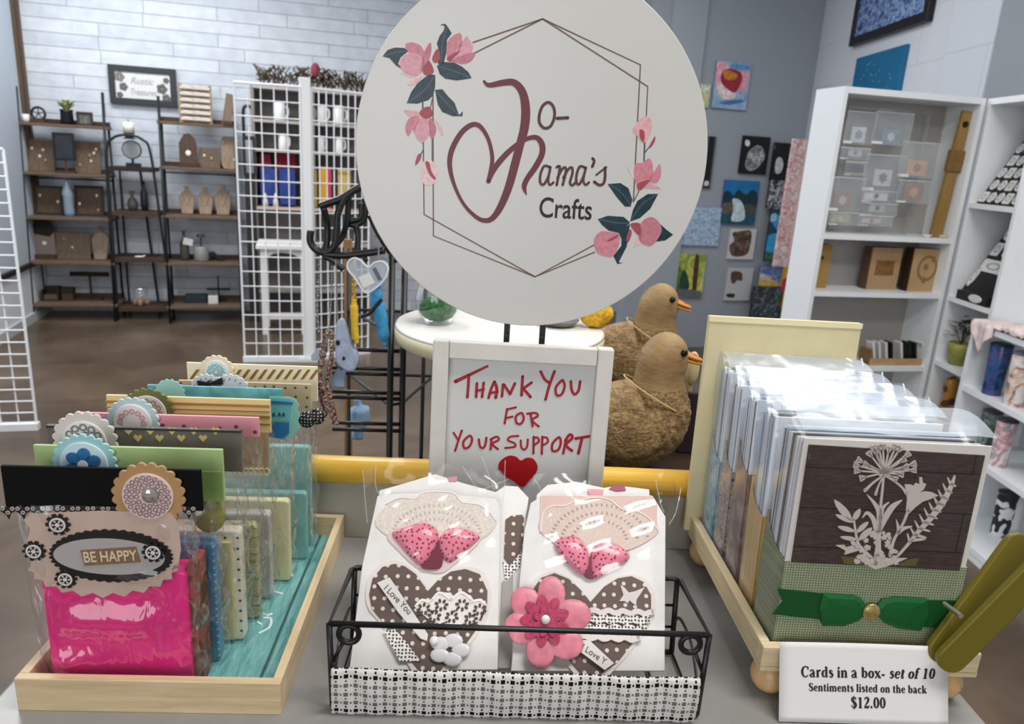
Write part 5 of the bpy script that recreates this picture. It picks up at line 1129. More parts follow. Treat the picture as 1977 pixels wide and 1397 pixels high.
def duck(label, loc, yaw, s=1.0):
    r = thing('duck_figurine', label, 'duck figurine', loc=loc, yaw=yaw, group='carved brown duck figurines'); r.scale = (s, s, s)
    # one continuous body from tail to crown
    b = MB()
    spine = [(-0.112, 0.062, 0.006), (-0.100, 0.066, 0.022), (-0.082, 0.075, 0.046), (-0.05, 0.084, 0.068), (-0.01, 0.086, 0.078), (0.022, 0.092, 0.074), (0.038, 0.112, 0.064), (0.040, 0.136, 0.054), (0.040, 0.158, 0.0455), (0.040, 0.178, 0.042), (0.043, 0.198, 0.042), (0.046, 0.217, 0.0385), (0.047, 0.235, 0.029), (0.047, 0.246, 0.014), (0.047, 0.249, 0.002)]
    Q = crom([Vector(p) for p in spine], 3); rings = []; n = 28
    vs, fs = [], []
    for i, q in enumerate(Q):
        a, c = Q[max(i - 1, 0)], Q[min(i + 1, len(Q) - 1)]; t = Vector((c.x - a.x, 0, c.y - a.y)).normalized(); nn = Vector((-t.z, 0, t.x))
        for j in range(n):
            an = 2 * math.pi * j / n; vs.append(Vector((q.x, 0, q.y)) + nn * q.z * math.cos(an) + Vector((0, 1, 0)) * q.z * math.sin(an) * 0.94)
    for v in vs:
        if v.z < 0.004: v.z = 0.004 + (v.z - 0.004) * 0.05
    k = len(Q)
    fs = [(i * n + j, i * n + (j + 1) % n, (i + 1) * n + (j + 1) % n, (i + 1) * n + j) for i in range(k - 1) for j in range(n)] + [tuple(range(n - 1, -1, -1)), tuple(range((k - 1) * n, k * n))]
    o = b.faces(vs, fs).build('body', DB, r, smooth=True, sub=2)
    tx = bpy.data.textures.new('feathers', 'CLOUDS'); tx.noise_scale = 0.011
    vg = o.vertex_groups.new(name='f')
    for v in o.data.vertices: vg.add([v.index], max(0.0, min(1.0, (0.16 - v.co.z) / 0.03)), 'REPLACE')
    md = o.modifiers.new('d', 'DISPLACE'); md.texture = tx; md.strength = 0.009; md.mid_level = 0.5; md.texture_coords = 'LOCAL'; md.vertex_group = 'f'
    o.data.materials.append(DH)
    for p in o.data.polygons:
        if p.center.z > 0.158: p.material_index = 1
    for sd in (-1, 1):
        MB().ball((-0.03, sd * 0.066, 0.088), 0.062, 0.014, 0.040, 20, 12, Matrix.Rotation(math.radians(14), 4, 'Y')).build('wing', DB, r, smooth=True, sub=1, disp=(0.006, 0.012))
        e = MB().ball((0.066, sd * 0.0315, 0.222), 0.0062, 0.004, 0.0062, 12, 8).build('eye', MT('#17100b', 0.1), r, smooth=True)
    MB().tube([(0.000 + 0.054 * math.cos(t) + 0.034, 0.054 * math.sin(t), 0.140 - 0.030 * math.cos(t)) for t in [2 * math.pi * i / 32 for i in range(32)]], 0.0014, 6, closed=True).build('neck_ridge', MT('#c9b07c', 0.6), r)
    b = MB()
    for sd, z0, h in ((1, 0.212, 0.007), (-1, 0.206, 0.004)):
        b.surf(lambda u, v, z0=z0, h=h, sd=sd: Vector((0.078 + 0.031 * v, (u - 0.5) * 0.036 * (1 - 0.55 * v * v), z0 - 0.010 * v + sd * h * (1 - (2 * u - 1) ** 2) * (1 - v * 0.8))), 12, 10)
    b.build('bill', MT('#c98a3c', 0.45, var=0.2), r, smooth=True, solid=0.004)
    MB().ball((0.093, 0, 0.209), 0.008, 0.011, 0.0045, 12, 8).build('bill_marking', MT('#a8283c', 0.45), r, smooth=True)
    for sd in (-1, 1): MB().ball((0.018, sd * 0.03, 0.004), 0.024, 0.014, 0.004, 12, 6).build('foot', MT('#8a6a3c', 0.6), r, smooth=True)
    return r
dz = 0.955
f_ = on_y(1232, 800, 1.15); duck('front brown carved duck figurine with round feathered body, seen side on beside the frame', (f_.x - 0.009, 1.15, dz), 8, 0.96)
g_ = on_y(1228, 700, 1.40); duck('rear brown carved duck figurine looking over the front duck, orange and red bill', (g_.x - 0.005, 1.42, 1.0), -4, 0.93)
ds = thing('duck_stand', 'dark brown display stand carrying the two duck figurines', 'stand', loc=(0.26, 1.26, 0))
MB().box(-0.17, 0.17, -0.2, 0.07, 0.92, dz).build('stand_top', WOOD('#2a1c14', '#3f2c20'), ds, bevel=0.003)
MB().box(-0.17, 0.17, 0.071, 0.27, 0.965, 1.0).build('raised_step', WOOD('#2a1c14', '#3f2c20'), ds, bevel=0.003)
MB().box(-0.16, 0.16, -0.19, 0.26, 0.0, 0.919).build('stand_body', WOOD('#2a1c14', '#3f2c20'), ds)
MB().box(-0.16, 0.16, 0.08, 0.26, 0.92, 0.964).build('step_riser', WOOD('#2a1c14', '#3f2c20'), ds)
cp = on_y(1319, 704, 1.27)
co_ = thing('cream_ornament', 'cream oval ornament on a dark block just right of the front duck neck', 'ornament', loc=(cp.x + 0.012, 1.255, dz))
MB().box(-0.012, 0.05, -0.015, 0.045, 0.0, 0.115).build('dark_block', MT('#2b2027', 0.6), co_, bevel=0.003)
MB().ball((0, -0.006, cp.z - dz), 0.012, 0.012, 0.031, 16, 10).build('cream_oval', MT('#cdb98a', 0.5), co_, smooth=True)
MB().tube([(0, -0.006, 0.0), (0, -0.006, cp.z - dz - 0.028)], 0.004, 8).build('stem', MT('#b59c6a', 0.5), co_)

# ================================================================ black hook rack with keychains
HY = 1.42
def hk(x, y, d=0.0): return on_y(x, y, HY + d)
base = hk(757, 480); hr_ = thing('hook_rack', 'black wire floor rack with curled hooks and keychains beside the round sign', 'rack', loc=(base.x, HY, 0))
O = Vector((base.x, HY, 0))
def ht(name, pts, r, smooth=True, dd=None):
    P_ = [hk(x / 4.658 + 560, y / 4.658 + 340, (dd[i] if dd else 0)) - O for i, (x, y) in enumerate(pts)]
    return MB().tube(P_, r, 8, smooth=smooth).build(name, BLACKM, hr_, smooth=True)
for dx, zt_ in ((0.0, 0.0), (0.022, -0.004)):
    MB().tube([(dx, dx * 0.8, 0.01), (dx, dx * 0.8, base.z - 0.01 + zt_)], 0.0065, 10).build('post', BLACKM, hr_, smooth=True)
for dx, dy, z0 in ((0.046, 0.16, 0.03), (0.062, 0.22, 0.03), (-0.13, 0.2, 0.03)):
    MB().tube([(dx, dy, 0.01), (dx, dy, base.z - 0.03)], 0.0045, 8).build('rear_post', BLACKM, hr_, smooth=True)
for yy in (678, 714, 724, 760, 771, 820, 833):
    a, c = hk(642, yy - 5) - O, hk(770, yy + 2) - O
    MB().tube([(a.x, 0.0, a.z), (c.x, 0.01, c.z)], 0.0042, 8).build('cross_rail', BLACKM, hr_, smooth=True)
for zz in (0.06, 0.4, 0.7, 0.95, 1.1):
    MB().tube([(-0.13, 0.2, zz), (0.0, 0.0, zz), (0.022, 0.018, zz), (0.062, 0.22, zz), (-0.13, 0.2, zz)], 0.0035, 8).build('tier_ring', BLACKM, hr_)
ht('hook', [(185, 490), (183, 590), (245, 668), (340, 680), (400, 620), (420, 480), (432, 330), (505, 180), (640, 90)], 0.0070)
ht('hook', [(528, 180), (512, 400), (470, 540), (400, 630), (330, 690)], 0.0058, dd=[.01, .015, .02, .01, 0])
ht('hook', [(270, 270), (350, 240), (440, 210), (510, 170)], 0.0074); ht('hook', [(300, 280), (332, 420), (335, 560), (310, 690)], 0.0066, dd=[0, .01, .01, 0])
ht('hook', [(530, 190), (515, 370), (575, 395), (635, 360), (640, 240)], 0.0052, dd=[.02] * 5)
ht('hook', [(672, 200), (680, 300), (650, 400), (590, 435), (530, 430)], 0.0066, dd=[.03] * 5)
ht('arm', [(295, 700), (480, 712), (700, 690), (850, 665)], 0.0070); ht('arm', [(300, 715), (390, 760), (480, 840)], 0.0062); ht('arm', [(590, 440), (612, 540), (600, 690)], 0.006, dd=[.02, .02, .01])
ht('arm', [(720, 350), (780, 480), (860, 620), (960, 760)], 0.0066, dd=[.03, .03, .02, 0]); ht('arm', [(580, 690), (640, 700), (690, 770)], 0.0045)
def kc(name, label, x, y, d=-0.03): return thing('keychain', label, 'keychain', loc=hk(x, y, d), group='keychains hanging on the hook rack'), hk(x, y, d), d
def rel(O_, d, pts, k=None, ox=0, oy=0): return [hk(ox + x / k if k else x, oy + y / k if k else y, d) - O_ for x, y in pts]
def flat(b, P_, y0, y1): return b.poly([(p.x, p.z) for p in P_], y0, y1)
r, O_, d = kc('keychain', 'keychain with light blue felt horse head hanging lowest on the black rack', 650, 500)
MB().tube(rel(O_, d, [(648, 500), (650, 560), (652, 618)]), 0.0014, 6).build('chain', MT('#a8a8a8', 0.3, 0.7), r)
MB().poly([(p.x, p.z) for p in crom(rel(O_, d, [(430, 90), (468, 62), (505, 110), (560, 290), (612, 370), (622, 445), (590, 520), (550, 540), (500, 525), (450, 490), (412, 420), (410, 250), (418, 150)], 4.657, 560, 600), 3, True)], -0.008, 0.006).build('horse_head', MT('#aab8cf', 0.9, var=0.12, vscale=90), r, bevel=0.004)
flat(MB(), rel(O_, d, [(420, 520), (490, 560), (478, 690), (370, 690), (360, 620)], 4.657, 560, 600), 0.007, 0.013).build('felt_body', MT('#93acc9', 0.9), r)
flat(MB(), rel(O_, d, [(170, 420), (225, 355), (272, 350), (282, 460), (180, 465)], 4.657, 560, 600), 0.012, 0.016).build('felt_tail', MT('#b9c4d2', 0.9), r)
for q_, s_ in (((440, 275), 0.0042), ((492, 415), 0.003)):
    p = rel(O_, d, [q_], 4.657, 560, 600)[0]; MB().ball((p.x, -0.009, p.z), s_, 0.002, s_ * 1.3).build('eye', BLACK, r)
MB().tube([Vector((p.x, -0.009, p.z)) for p in rel(O_, d, [(415, 450), (440, 490), (480, 522)], 4.657, 560, 600)], 0.0012, 6, smooth=True).build('mouth_stitch', BLACK, r)
bead = PAINT([(0.3, '#2a1c16'), (0.42, '#7a3a30'), (0.5, '#c9b48a'), (0.56, '#2f5a6a'), (0.66, '#8a2a50'), (0.75, '#8f8a3a')], 140, 1.0, 0.2, 0.25)
r, O_, d = kc('keychain', 'long keychain of multicoloured seed beads beside the blue horse', 640, 515, -0.045)
for j, pts in enumerate(([(632, 640), (626, 680), (618, 720), (625, 760), (640, 800), (650, 815)], [(640, 640), (640, 690), (632, 735), (640, 775), (646, 805)], [(628, 650), (620, 690), (614, 730), (618, 770), (628, 800)])):
    Q_ = crom(rel(O_, d + j * 0.004, pts), 7); b = MB()
    for i, p in enumerate(Q_): b.ball(p, 0.0042 + 0.0008 * ((i * 7 + j) % 3), n=8, k=6)
    b.build('bead_strand', bead, r, smooth=True)
b = MB()
for p in crom(rel(O_, d, [(641, 515), (640, 560), (638, 600), (634, 640)]), 10): b.ball(p, 0.0016, n=6, k=4)
b.build('ball_chain', MT('#b8b8b8', 0.25, 0.8), r)
r, O_, d = kc('keychain', 'keychain with silver chain and black and white beads, leftmost on the rack', 616, 510, -0.03)
b = MB()
for i, p in enumerate(crom(rel(O_, d, [(616, 500), (615, 560), (613, 600), (616, 640)]), 12)): b.ball(p, 0.0019 if i % 3 else 0.003, n=6, k=4)
b.build('ball_chain', MT('#8f8f8f', 0.3, 0.6), r)
r, O_, d = kc('keychain', 'keychain with yellow tassel below gold beads', 682, 505, -0.04)
b = MB()
for i, p in enumerate(crom(rel(O_, d, [(683, 505), (684, 540), (684, 576)]), 7)): b.ball(p, 0.0042 if i % 2 else 0.003, n=8, k=6)
b.build('bead_strand', PAINT([(0.4, '#b98a2a'), (0.6, '#e0c04a')], 120), r, smooth=True)
MB().tube(rel(O_, d, [(684, 576), (684, 600), (686, 640), (689, 662)]), [0.005, 0.0075, 0.0065, 0.0045], 12, smooth=True).build('tassel', MT('#e2b93a', 0.8, var=0.12, vscale=150), r, smooth=True)
r, O_, d = kc('keychain', 'keychain with bright blue tassel and dark cord by the black post', 735, 545, -0.02)
MB().tube(rel(O_, d, [(733, 548), (727, 575), (733, 600), (740, 640), (744, 668)]), [0.005, 0.012, 0.013, 0.011, 0.005], 12, smooth=True).build('tassel', MT('#3f93c4', 0.8, var=0.2, vscale=110), r, smooth=True)
MB().tube(rel(O_, d - 0.014, [(698, 610), (712, 606), (724, 592), (737, 578)]), 0.0035, 8, smooth=True).build('cord', MT('#1c2428', 0.7), r)
MB().tube(rel(O_, d, [(731, 478), (732, 510), (733, 548)]), 0.0012, 6).build('chain', MT('#a8a8a8', 0.3, 0.7), r)
r, O_, d = kc('keychain', 'keychain with clear acrylic heart and white label', 710, 500, -0.055)
clear = CELLO((0.93, 0.95, 0.98), 0.12, 0.9, 0.08, 0.35, 0.0, 10)
MB().poly([(p.x, p.z) for p in crom(rel(O_, d, [(520, 830), (530, 760), (580, 735), (640, 760), (700, 815), (760, 775), (830, 765), (880, 810), (870, 890), (820, 960), (760, 1010), (690, 1045), (640, 1000), (590, 920)], 4.658, 560, 340), 3, True)], -0.002, 0.002).build('acrylic_heart', clear, r)
MB().stroke([(p.x, p.z) for p in rel(O_, d, [(520, 830), (530, 760), (580, 735), (640, 760), (700, 815), (760, 775), (830, 765), (880, 810), (870, 890), (820, 960), (760, 1010), (690, 1045), (640, 1000), (590, 920)], 4.658, 560, 340)], 0.0026, -0.003, 0.003, closed=True).build('bright_rim', MT('#dfe3ea', 0.2), r)
flat(MB(), rel(O_, d, [(615, 905), (715, 865), (765, 955), (665, 1005)], 4.658, 560, 340), -0.0032, -0.0022).build('label_patch', MT('#dedddb', 0.5), r)
flat(MB(), rel(O_, d, [(740, 830), (770, 815), (830, 925), (800, 940)], 4.658, 560, 340), -0.0032, -0.0022).build('dark_stripe', MT('#5a5f68', 0.4), r)
MB().tube(rel(O_, d, [(797, 570), (797, 640), (790, 770)], 4.658, 560, 340), 0.0012, 6).build('chain', MT('#a8a8a8', 0.3, 0.7), r)
r, O_, d = kc('keychain', 'keychain with pale blue plush charm low behind the cross rails', 690, 790, 0.25)
MB().tube(rel(O_, d, [(690, 770), (694, 800), (690, 845)]), [0.008, 0.024, 0.014], 12, smooth=True).build('plush_charm', MT('#8fb0cc', 0.9, var=0.15, vscale=60), r, smooth=True)
MB().tube(rel(O_, d, [(690, 700), (690, 770)]), 0.0012, 6).build('chain', MT('#a8a8a8', 0.3, 0.7), r)
"""brown post behind the rack"""
bp_ = on_y(672, 600, 1.75); bs = thing('wooden_stand', 'slim brown wooden display post behind the hook rack', 'stand', loc=(bp_.x, 1.75, 0))
MB().box(-0.008, 0.008, -0.008, 0.008, 0.0, 1.24).build('post', WOOD('#8a6236', '#a97c46', (40, 40, 3)), bs)
MB().box(-0.1, 0.1, -0.08, 0.08, 0.0, 0.02).build('foot', WOOD('#8a6236', '#a97c46'), bs)
# ================================================================ left background: ladder shelves and their wares
IRON = MT('#1c1e20', 0.5); SHELFW = WOOD('#55453a', '#7b6755', (3, 40, 40), 0.55); DARKW = WOOD('#3a2a20', '#5a4332', (4, 40, 40), 0.6)
class Sh:
    """a shelf unit with a local frame; items land on a shelf at a photo column"""
    def __init__(s, P, zs, ymid): s.P, s.zs, s.ymid = P, zs, ymid
    def x(s, px_, py_, y=None):
        Q = Plane(s.P.M @ Vector((0, s.ymid if y is None else y, 0)), 0); Q.M = s.P.M @ Matrix.Translation((0, s.ymid if y is None else y, 0)); Q.I = Q.M.inverted(); Q.n = (s.P.M.to_3x3() @ Vector((0, -1, 0))); Q.O = Q.M.to_translation()
        return Q.L(px_, py_)
    def item(s, name, label, cat, x0, x1, ytop, i, y=None, group=None):
        """thing standing on shelf i between photo columns x0..x1 with top at ytop; returns (thing, width, height)"""
        a, c = s.x(x0, ytop, y), s.x(x1, ytop, y); z = s.zs[i]
        M = s.P.M @ Matrix.Translation(((a[0] + c[0]) / 2, s.ymid if y is None else y, z))
        return thing(name, label, cat, M=M, group=group), c[0] - a[0], max(0.02, (a[1] + c[1]) / 2 - z)
def ladder(name, label, fl, fr, sh_px, lean, depth, extra=0.0, topz=1.74):
    a, c = on_z(*fl, 0), on_z(*fr, 0); yaw = math.degrees(math.atan2(c.y - a.y, c.x - a.x)); L_ = (c - a).length
    P = Plane(a, yaw); r = thing(name, label, 'shelf', M=P.M)
    for x in (0.0, L_):
        MB().tube([(x, 0, 0), (x, lean, topz)], 0.011, 8).build('front_post', IRON, r, smooth=True)
        MB().tube([(x, depth, 0), (x, depth, sh_px[-1] + 0.02)], 0.009, 8).build('rear_post', IRON, r, smooth=True)
    for z in sh_px:
        y0 = lean * z / topz - 0.01
        MB().box(-0.02, L_ + 0.02, y0, depth + 0.015, z - 0.022, z).build('shelf_board', SHELFW, r, bevel=0.003)
        MB().box(-0.012, L_ + 0.012, depth + 0.0, depth + 0.012, z, z + 0.035).build('back_lip', DARKW, r)
    MB().tube([(0, depth, 0.0), (0, 0.0, 0.02)], 0.006, 6).build('side_stay', IRON, r)
    MB().tube([(0, depth, sh_px[-2] - 0.05), (L_, depth, sh_px[-2] - 0.05)], 0.006, 6).build('cross_brace', IRON, r)
    return r, P, L_
zA = [0.135, 0.46, 0.80, 1.13, 1.49]
rA, PA, LA = ladder('ladder_shelf', 'black iron and wood ladder shelf in the left corner, plant on its top board', (65, 620), (223, 620), zA, 0.2, 0.30)
SA = Sh(PA, zA, 0.20)
def panel(r, w, h, m_, th=0.012, lean=12, name='board', z0=0.0, r_=0.0):
    o = MB().poly(rrect(-w / 2, w / 2, z0, h, max(r_, 0.003)), -th / 2, th / 2).build(name, m_, r, bevel=0.002)
    o.matrix_local = Matrix.Rotation(math.radians(-lean), 4, 'X'); return o
def earring_bits(o, w, h, n, seed, cols=('#c9b9a0', '#a98a5a', '#d9d5cf')):
    rnd = random.Random(seed)
    for i in range(n):
        x, z = rnd.uniform(-w * .36, w * .36), rnd.uniform(h * .2, h * .8)
        MB().ball((x, -0.009, z), 0.011, 0.004, 0.014, 10, 6).build('jewellery', MT(cols[i % 3], 0.3, 0.4), o, smooth=True)
BRD = WOOD('#57473b', '#7a6654', (30, 30, 3), 0.7); BRD2 = WOOD('#4a3a30', '#64503f', (30, 30, 3), 0.7); TAN = WOOD('#7c6a5a', '#a8917c', (25, 25, 4), 0.7)
r, w, h = SA.item('jewellery_board', 'brown jewellery board at left on the fourth shelf of the corner ladder shelf', 'display board', 43, 100, 268, 3, 0.25); o = panel(r, w, h, BRD); earring_bits(o, w, h, 4, 1)
r, w, h = SA.item('jewellery_board', 'brown jewellery board at right on the fourth shelf of the corner ladder shelf', 'display board', 140, 190, 272, 3, 0.25); o = panel(r, w, h, BRD); earring_bits(o, w, h, 5, 2)
r, w, h = SA.item('chalkboard', 'small black chalkboard on a wooden foot between two jewellery boards', 'chalkboard', 100, 142, 256, 3, 0.17)
MB().box(-w / 2, w / 2, -0.006, 0.006, h * 0.32, h).build('slate', MT('#2b2f34', 0.6, var=0.2, vscale=14), r)
MB().ring([(-w / 2, h * .32), (w / 2, h * .32), (w / 2, h), (-w / 2, h)], [(-w / 2 + .015, h * .32 + .015), (w / 2 - .015, h * .32 + .015), (w / 2 - .015, h - .015), (-w / 2 + .015, h - .015)], -0.009, -0.004).build('frame', MT('#17191b', 0.5), r)
MB().box(-0.008, 0.008, -0.006, 0.006, 0.012, h * .34).box(-w * .45, w * .45, -0.04, 0.04, 0, 0.014).build('foot', DARKW, r)
for x0, x1, i, side in ((62, 117, 2, 'left'), (140, 196, 2, 'right')):
    r, w, h = SA.item('jewellery_board', f'dark framed jewellery board at {side} on the third shelf of the corner ladder shelf', 'display board', x0, x1, 358, i, 0.25)
    o = panel(r, w, h, BRD2); MB().ring([(-w / 2, 0), (w / 2, 0), (w / 2, h), (-w / 2, h)], [(-w / 2 + .018, .018), (w / 2 - .018, .018), (w / 2 - .018, h - .018), (-w / 2 + .018, h - .018)], -0.010, -0.004).build('dark_frame', MT('#2a221d', 0.6), o); earring_bits(o, w, h, 3, 5 + x0)
r, w, h = SA.item('glass_bottle', 'pale blue grey bottle between the two dark framed jewellery boards', 'bottle', 116, 139, 345, 2, 0.2)
MB().lathe([(w * .42, 0), (w * .45, h * .1), (w * .42, h * .5), (w * .5, h * .62), (w * .3, h * .8), (w * .12, h * .95), (w * .12, h)], 20).build('bottle_body', MT('#8b9aa8', 0.25, spec=0.6), r, smooth=True)
r, w, h = SA.item('card_display', 'pale jewellery card with dark rounded top on the second shelf of the corner ladder shelf', 'display card', 60, 101, 420, 1, 0.22)
MB().box(-w / 2 + .01, w / 2, -0.005, 0.005, 0.035, h * .66).build('card', MT('#8d7d74', 0.6), r); MB().poly(crom_ := [(-w / 2, h * .62), (-w * .42, h * .86), (-w * .1, h), (w * .3, h * .94), (w * .5, h * .66), (w * .3, h * .55)], -0.012, 0.012).build('rounded_top', MT('#241811', 0.7), r)
MB().ball((0.0, -0.008, h * .38), 0.016, 0.006).build('pendant', MT('#f0ece6', 0.3), r); MB().box(-w * .55, w * .55, -0.05, 0.03, 0, 0.035).build('foot', DARKW, r)
r, w, h = SA.item('jewellery_board', 'wide striped wooden jewellery board on the second shelf of the corner ladder shelf', 'display board', 103, 171, 447, 1, 0.22); o = panel(r, w, h, WOOD('#5a4a3e', '#857362', (40, 40, 2), 0.7)); earring_bits(o, w, h, 2, 9)
def bust(r, w, h, m_):
    P_ = [(-w * .34, 0), (w * .34, 0), (w * .5, h * .6), (w * .28, h * .78), (w * .12, h * .84), (w * .14, h), (-w * .14, h), (-w * .12, h * .84), (-w * .28, h * .78), (-w * .5, h * .6)]
    o = MB().poly(P_, -0.012, 0.012).build('neck_form', m_, r, bevel=0.008); o.matrix_local = Matrix.Rotation(math.radians(-14), 4, 'X')
    MB().tube([(-w * .2, -0.016, h * .72), (0, -0.018, h * .34), (w * .2, -0.016, h * .72)], 0.004, 6, smooth=True).build('necklace', MT('#b9a58a', 0.35, 0.4), o)
r, w, h = SA.item('necklace_bust', 'tan necklace bust at the right end of the second shelf, corner ladder shelf', 'necklace stand', 171, 206, 436, 1, 0.2); bust(r, w, h, TAN)
r, w, h = SA.item('dark_box', 'open dark box, the larger of two on the bottom board of the corner ladder shelf', 'box', 82, 116, 553, 0, 0.18)
MB().box(-w / 2, w / 2, -0.05, 0.05, 0, 0.012).box(-w / 2, w / 2, 0.04, 0.05, 0.012, h).box(-w / 2, -w / 2 + .012, -0.05, 0.04, .012, h * .8).box(w / 2 - .012, w / 2, -0.05, 0.04, .012, h).build('box_body', MT('#2c221c', 0.6), r); MB().box(-w / 2 + .015, w / 2 - .015, -0.04, 0.035, 0.012, h * .45).build('lining', MT('#6a5646', 0.8), r)
r, w, h = SA.item('dark_box', 'small dark box with lid, beside the larger open box on the bottom board', 'box', 120, 142, 555, 0, 0.18)
MB().box(-w / 2, w / 2, -0.04, 0.04, 0, h * .6).build('box_body', MT('#4b3a2e', 0.6), r, bevel=0.003); MB().box(-w / 2 - .003, w / 2 + .003, -0.043, 0.043, h * .6, h).build('lid', MT('#2a211b', 0.6), r, bevel=0.003)
r, w, h = SA.item('jewellery_t_bar', 'dark T shaped jewellery bar on the bottom board of the corner ladder shelf', 'jewellery stand', 135, 209, 524, 0, 0.22)
MB().tube([(-w / 2, 0, h - .02), (w / 2, 0, h - .02)], 0.018, 10).build('bar', MT('#2f241d', 0.7), r, smooth=True); MB().tube([(0, 0, 0.01), (0, 0, h - .02)], 0.010, 8).build('stem', MT('#3a2c22', 0.6), r); MB().box(-w * .3, w * .3, -0.04, 0.04, 0, 0.014).build('foot', DARKW, r)
r, w, h = SA.item('wheel_ornament', 'black spoked wheel ornament on the top board of the corner ladder shelf', 'ornament', 57, 88, 205, 4, 0.24)
b = MB().tube([(w * .42 * math.cos(t), 0, h * .56 + w * .42 * math.sin(t)) for t in [2 * math.pi * i / 24 for i in range(24)]], 0.009, 8, closed=True)
for i in range(5): b.tube([(0, 0, h * .56), (w * .42 * math.cos(1.25 * i + .3), 0, h * .56 + w * .42 * math.sin(1.25 * i + .3))], 0.004, 6)
b.build('wheel', IRON, r, smooth=True); MB().box(-w * .5, w * .4, -0.04, 0.04, 0, 0.03).build('foot', DARKW, r)
r, w, h = SA.item('white_cup', 'small white cup at the left end of the top board, corner ladder shelf', 'cup', 42, 56, 220, 4, 0.2); MB().lathe([(w * .35, 0), (w * .5, h * .3), (w * .5, h), (w * .44, h), (w * .42, h * .3)], 16).build('cup_body', WHITEP, r, smooth=True)
r, w, h = SA.item('potted_plant', 'small green plant in a black pot on the corner ladder shelf', 'plant', 113, 139, 193, 4, 0.24)
MB().lathe([(w * .44, 0), (w * .5, 0.02), (w * .46, h * .5), (w * .52, h * .62), (w * .42, h * .62), (w * .4, h * .5)], 20).build('pot', MT('#101214', 0.45), r, smooth=True)
b = MB(); rnd = random.Random(3)
for i in range(46):
    a, q = rnd.uniform(0, 6.28), rnd.uniform(.25, 1.15); e = Vector((math.cos(a) * w * 1.15 * q, math.sin(a) * w * .6 * q, h * (1.0 + rnd.uniform(-.18, .12) - .12 * q)))
    t = Vector((-math.sin(a), math.cos(a), 0)) * 0.006; s0 = Vector((math.cos(a) * .01, math.sin(a) * .01, h * .6)); m_ = (s0 + e) / 2 + Vector((0, 0, .02))
    b.faces([s0 - t, s0 + t, m_ + t * 1.6, e, m_ - t * 1.6], [(0, 1, 2, 4), (4, 2, 3)])
b.build('leaves', PAINT([(0.35, '#5a6a34'), (0.55, '#a0a860'), (0.72, '#c8c09a')], 30), r)
r, w, h = SA.item('framed_picture', 'small dark framed picture at the right end of the corner ladder shelf top', 'picture frame', 147, 178, 216, 4, 0.24)
MB().ring([(-w / 2, 0), (w / 2, 0), (w / 2, h), (-w / 2, h)], [(-w / 2 + .016, .016), (w / 2 - .016, .016), (w / 2 - .016, h - .016), (-w / 2 + .016, h - .016)], -0.01, 0.01).build('frame', MT('#33302e', 0.6), r); MB().box(-w / 2 + .01, w / 2 - .01, -0.002, 0.004, .01, h - .01).build('picture', PAINT([(0.4, '#5a5550'), (0.6, '#8a847e')], 20), r)

# second ladder shelf
zB = [0.135, 0.48, 0.85, 1.22, 1.56]
rB, PB, LB = ladder('ladder_shelf', 'black iron and wood ladder shelf right of the arched shelf, slatted shutter on top', (329, 624), (468, 622), zB, 0.2, 0.30)
SB = Sh(PB, zB, 0.2)
r, w, h = SB.item('slatted_shutter', 'distressed slatted wooden shutter leaning on the ladder shelf beside the framed wall sign', 'shutter', 346, 404, 163, 4, 0.24)
b = MB()
for s_ in (-1, 1): b.box(s_ * w / 2 - .012, s_ * w / 2 + .012, -0.012, 0.012, 0, h)
fr_ = b.build('shutter_frame', TAN, r); fr_.matrix_local = Matrix.Rotation(math.radians(-8), 4, 'X')
for i in range(6):
    o = MB().box(-w / 2, w / 2, -0.016, 0.010, -0.016, 0.016).build('slat', WOOD('#9a8a7c', '#dcd2c8', (6, 30, 30), 0.7), fr_); o.matrix_local = Matrix.Translation((0, 0, h * (.09 + .164 * i))) @ Matrix.Rotation(math.radians(-25), 4, 'X')
MB().box(-w / 2, w / 2, 0.014, 0.018, 0, h).build('dark_backing', MT('#3a2e26', 0.7), fr_)
r, w, h = SB.item('leaning_plank', 'narrow weathered plank leaning at the right end of the shutter shelf', 'plank', 424, 445, 180, 4, 0.2)
o = MB().box(-w * .42, w * .42, -0.012, 0.012, 0, h).build('plank_body', WOOD('#6a5a4c', '#94826f', (30, 30, 3), 0.7), r); o.matrix_local = Matrix.Rotation(math.radians(10), 4, 'Y')
MB().box(-w * .3, w * .6, -0.04, 0.03, 0, 0.03).build('foot', DARKW, r)
r, w, h = SB.item('jewellery_board', 'round topped dark brown jewellery board with white pendant, shutter ladder shelf', 'display board', 344, 379, 257, 3, 0.22)
o = MB().poly([(-w / 2, 0.03), (w / 2, 0.03), (w / 2, h * .6), (w * .4, h * .85), (w * .1, h), (-w * .2, h * .97), (-w / 2, h * .7)], -0.01, 0.01).build('board', BRD2, r); MB().ball((0.0, -0.014, h * .42), 0.02, 0.006, 0.022).build('pendant', MT('#f2eeea', 0.3), o); MB().box(-w * .6, w * .6, -0.05, 0.03, 0, 0.03).build('foot', DARKW, r)
r, w, h = SB.item('jewellery_board', 'square brown jewellery board in the middle of the shutter ladder shelf, second board down', 'display board', 383, 424, 286, 3, 0.22); o = panel(r, w, h, BRD); earring_bits(o, w, h, 2, 21)
r, w, h = SB.item('jewellery_board', 'grey brown rounded jewellery board next to the wire grid, second board down', 'display board', 426, 456, 262, 3, 0.22); o = panel(r, w, h, TAN, r_=w * .3); earring_bits(o, w, h, 2, 22)
